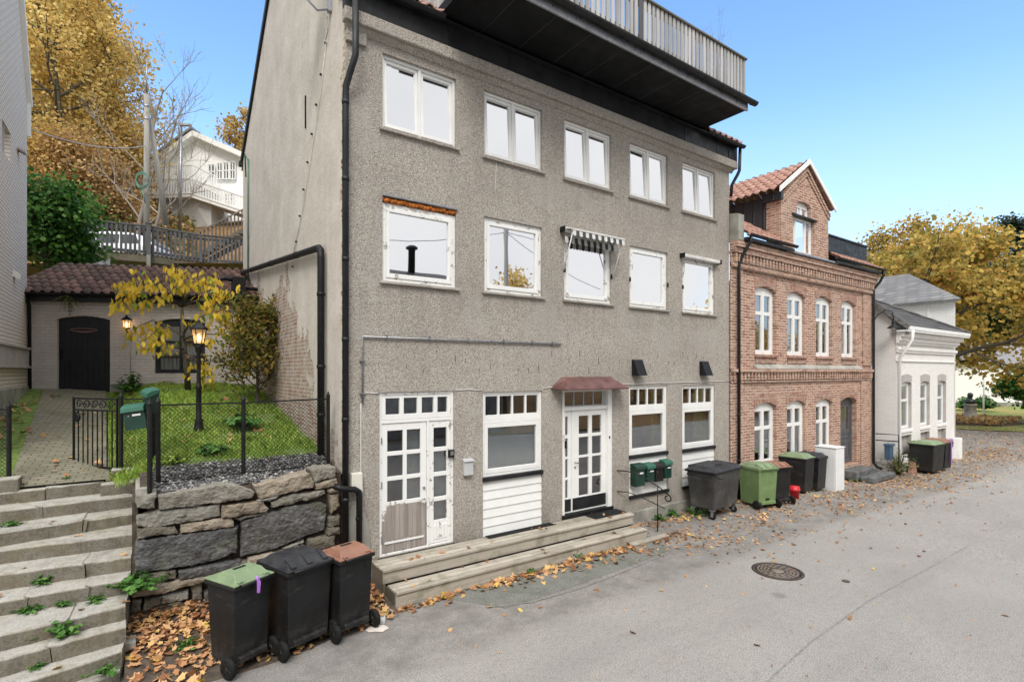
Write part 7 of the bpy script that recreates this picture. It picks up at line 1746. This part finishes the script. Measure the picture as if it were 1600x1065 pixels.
b.build('frame', 'white_paint', wn)
b = MB(); q = att(1590 - 1, 690, 44); b.tube([tuple(att(1537, 672, 42)), tuple(att(1537, 578, 42))], [.07, .05], 8); tag(b.build('flag_pole', 'white_metal'), 'white pole standing on the lawn between statue and cottage', 'pole')
# far roofs on the wooded hill
fr2 = thing('far_house', 'distant white house with a grey roof between the treetops', 'house', tuple(att(1455, 400, 110)))
b = MB(); q = [att(1438, 412, 110), att(1480, 412, 110), att(1480, 390, 110), att(1460, 376, 110), att(1438, 390, 110)]; b.ext(q, Vector((C_, S_, 0)) * 10); b.build('wall', 'board_white', fr2)
b = MB(); b.ext([att(1433, 392, 109), att(1460, 373, 109), att(1487, 392, 109), att(1487, 389, 109), att(1460, 369, 109), att(1433, 389, 109)], Vector((C_, S_, 0)) * 12); b.build('roof', 'roof_far', fr2)
b = MB(); n = 30; v = []
for i in range(n + 1):
    px = 1150 + 900 * i / n
    for t, z in ((62, -1), (80, 6 + 2 * math.sin(i * .6)), (105, 16 + 4 * math.sin(i * .43)), (150, 26 + 5 * math.sin(i * .3))): v.append(tuple(Vector((att(px, 580, t).x, att(px, 580, t).y, z))))
b.add(v, [(i * 4 + k, i * 4 + k + 1, (i + 1) * 4 + k + 1, (i + 1) * 4 + k) for i in range(n) for k in range(3)], 0, True); structure('far_hill', b, 'leaf_litter')

# ================================================================ across the street: only ever seen in the window panes
def mir(px, py, D): p = at(px, py, D); return Vector((p[0], -D, p[2]))
sh2 = thing('house_across', 'dark roofed house across the street mirrored in the upper windows', 'house', (2, -20, 0))
b = MB(); zt = mir(645, 424, 20).z; b.ext([(-16, -16.6, 0), (-16, -16.0, zt - 1.5), (-16, -16, 0)], (32, 0, 0)); b.box(-16, 16.5, -24, -16.2, 0, zt - 2.2); b.build('wall', 'plinth_concrete', sh2)
b = MB(); b.ext([(-16.4, -15.6, zt - 2.3), (-16.4, -20, zt), (-16.4, -24.6, zt - 2.3)], (33.4, 0, 0)); b.build('roof', 'zinc_black', sh2)
p = mir(645, 424, 20); b = MB(); zt2 = mir(645, 382, 20).z; b.lathe([(.22, zt - .6), (.22, zt2 - .25), (.36, zt2 - .22), (.36, zt2 - .1), (.2, zt2)], (p.x, -20, 0), 14); b.build('chimney', 'zinc_black', sh2)
p = mir(791, 440, 17); b = MB(); b.tube([(p.x, -17, 0), (p.x, -17, mir(791, 352, 17).z)], .13, 8); 
tag(b.build('utility_pole', 'pole_wood'), 'wooden pole across the street mirrored in the second middle window', 'pole')
for i, (dx, dz) in enumerate(((-9, -1.5), (8, -2.5), (10, .5))): wire('overhead_wire', 'wire slung %s from the pole across the street' % ('left', 'low to the right', 'high to the right')[i], (p.x, -17, mir(791, 362, 17).z), (p.x + dx, -17.5, mir(791, 362, 17).z + dz), .3, .02)
p = mir(800, 440, 27); tree('autumn_tree', 'thin yellow tree across the street mirrored in the second middle window', (p.x, -27, -.5), 12.3, 3.6, .25, 2600, .22, 'leaf_gold', 301, sig=.5)
for i, (x, y) in enumerate(((34, -22), (40, -18), (50, -21), (60, -19))): tree('autumn_tree', 'golden tree across the street, mirrored in the upper windows of the brick house', (x, y, -.5), 7.2, 4.4, .25, 3600, .30, 'leaf_gold', 310 + i, sig=.6, group='golden trees across the street')
sheet('far_pavement', lin(-60, 90, 75), [-15.5, -13.4], lambda x, y: zs(x) + .01, 'asphalt'); sheet('far_verge', lin(-60, 90, 12), lin(-70, -15.4, 8), lambda x, y: zs(x) + .02 + .10 * max(0, -15.5 - y), 'leaf_litter')
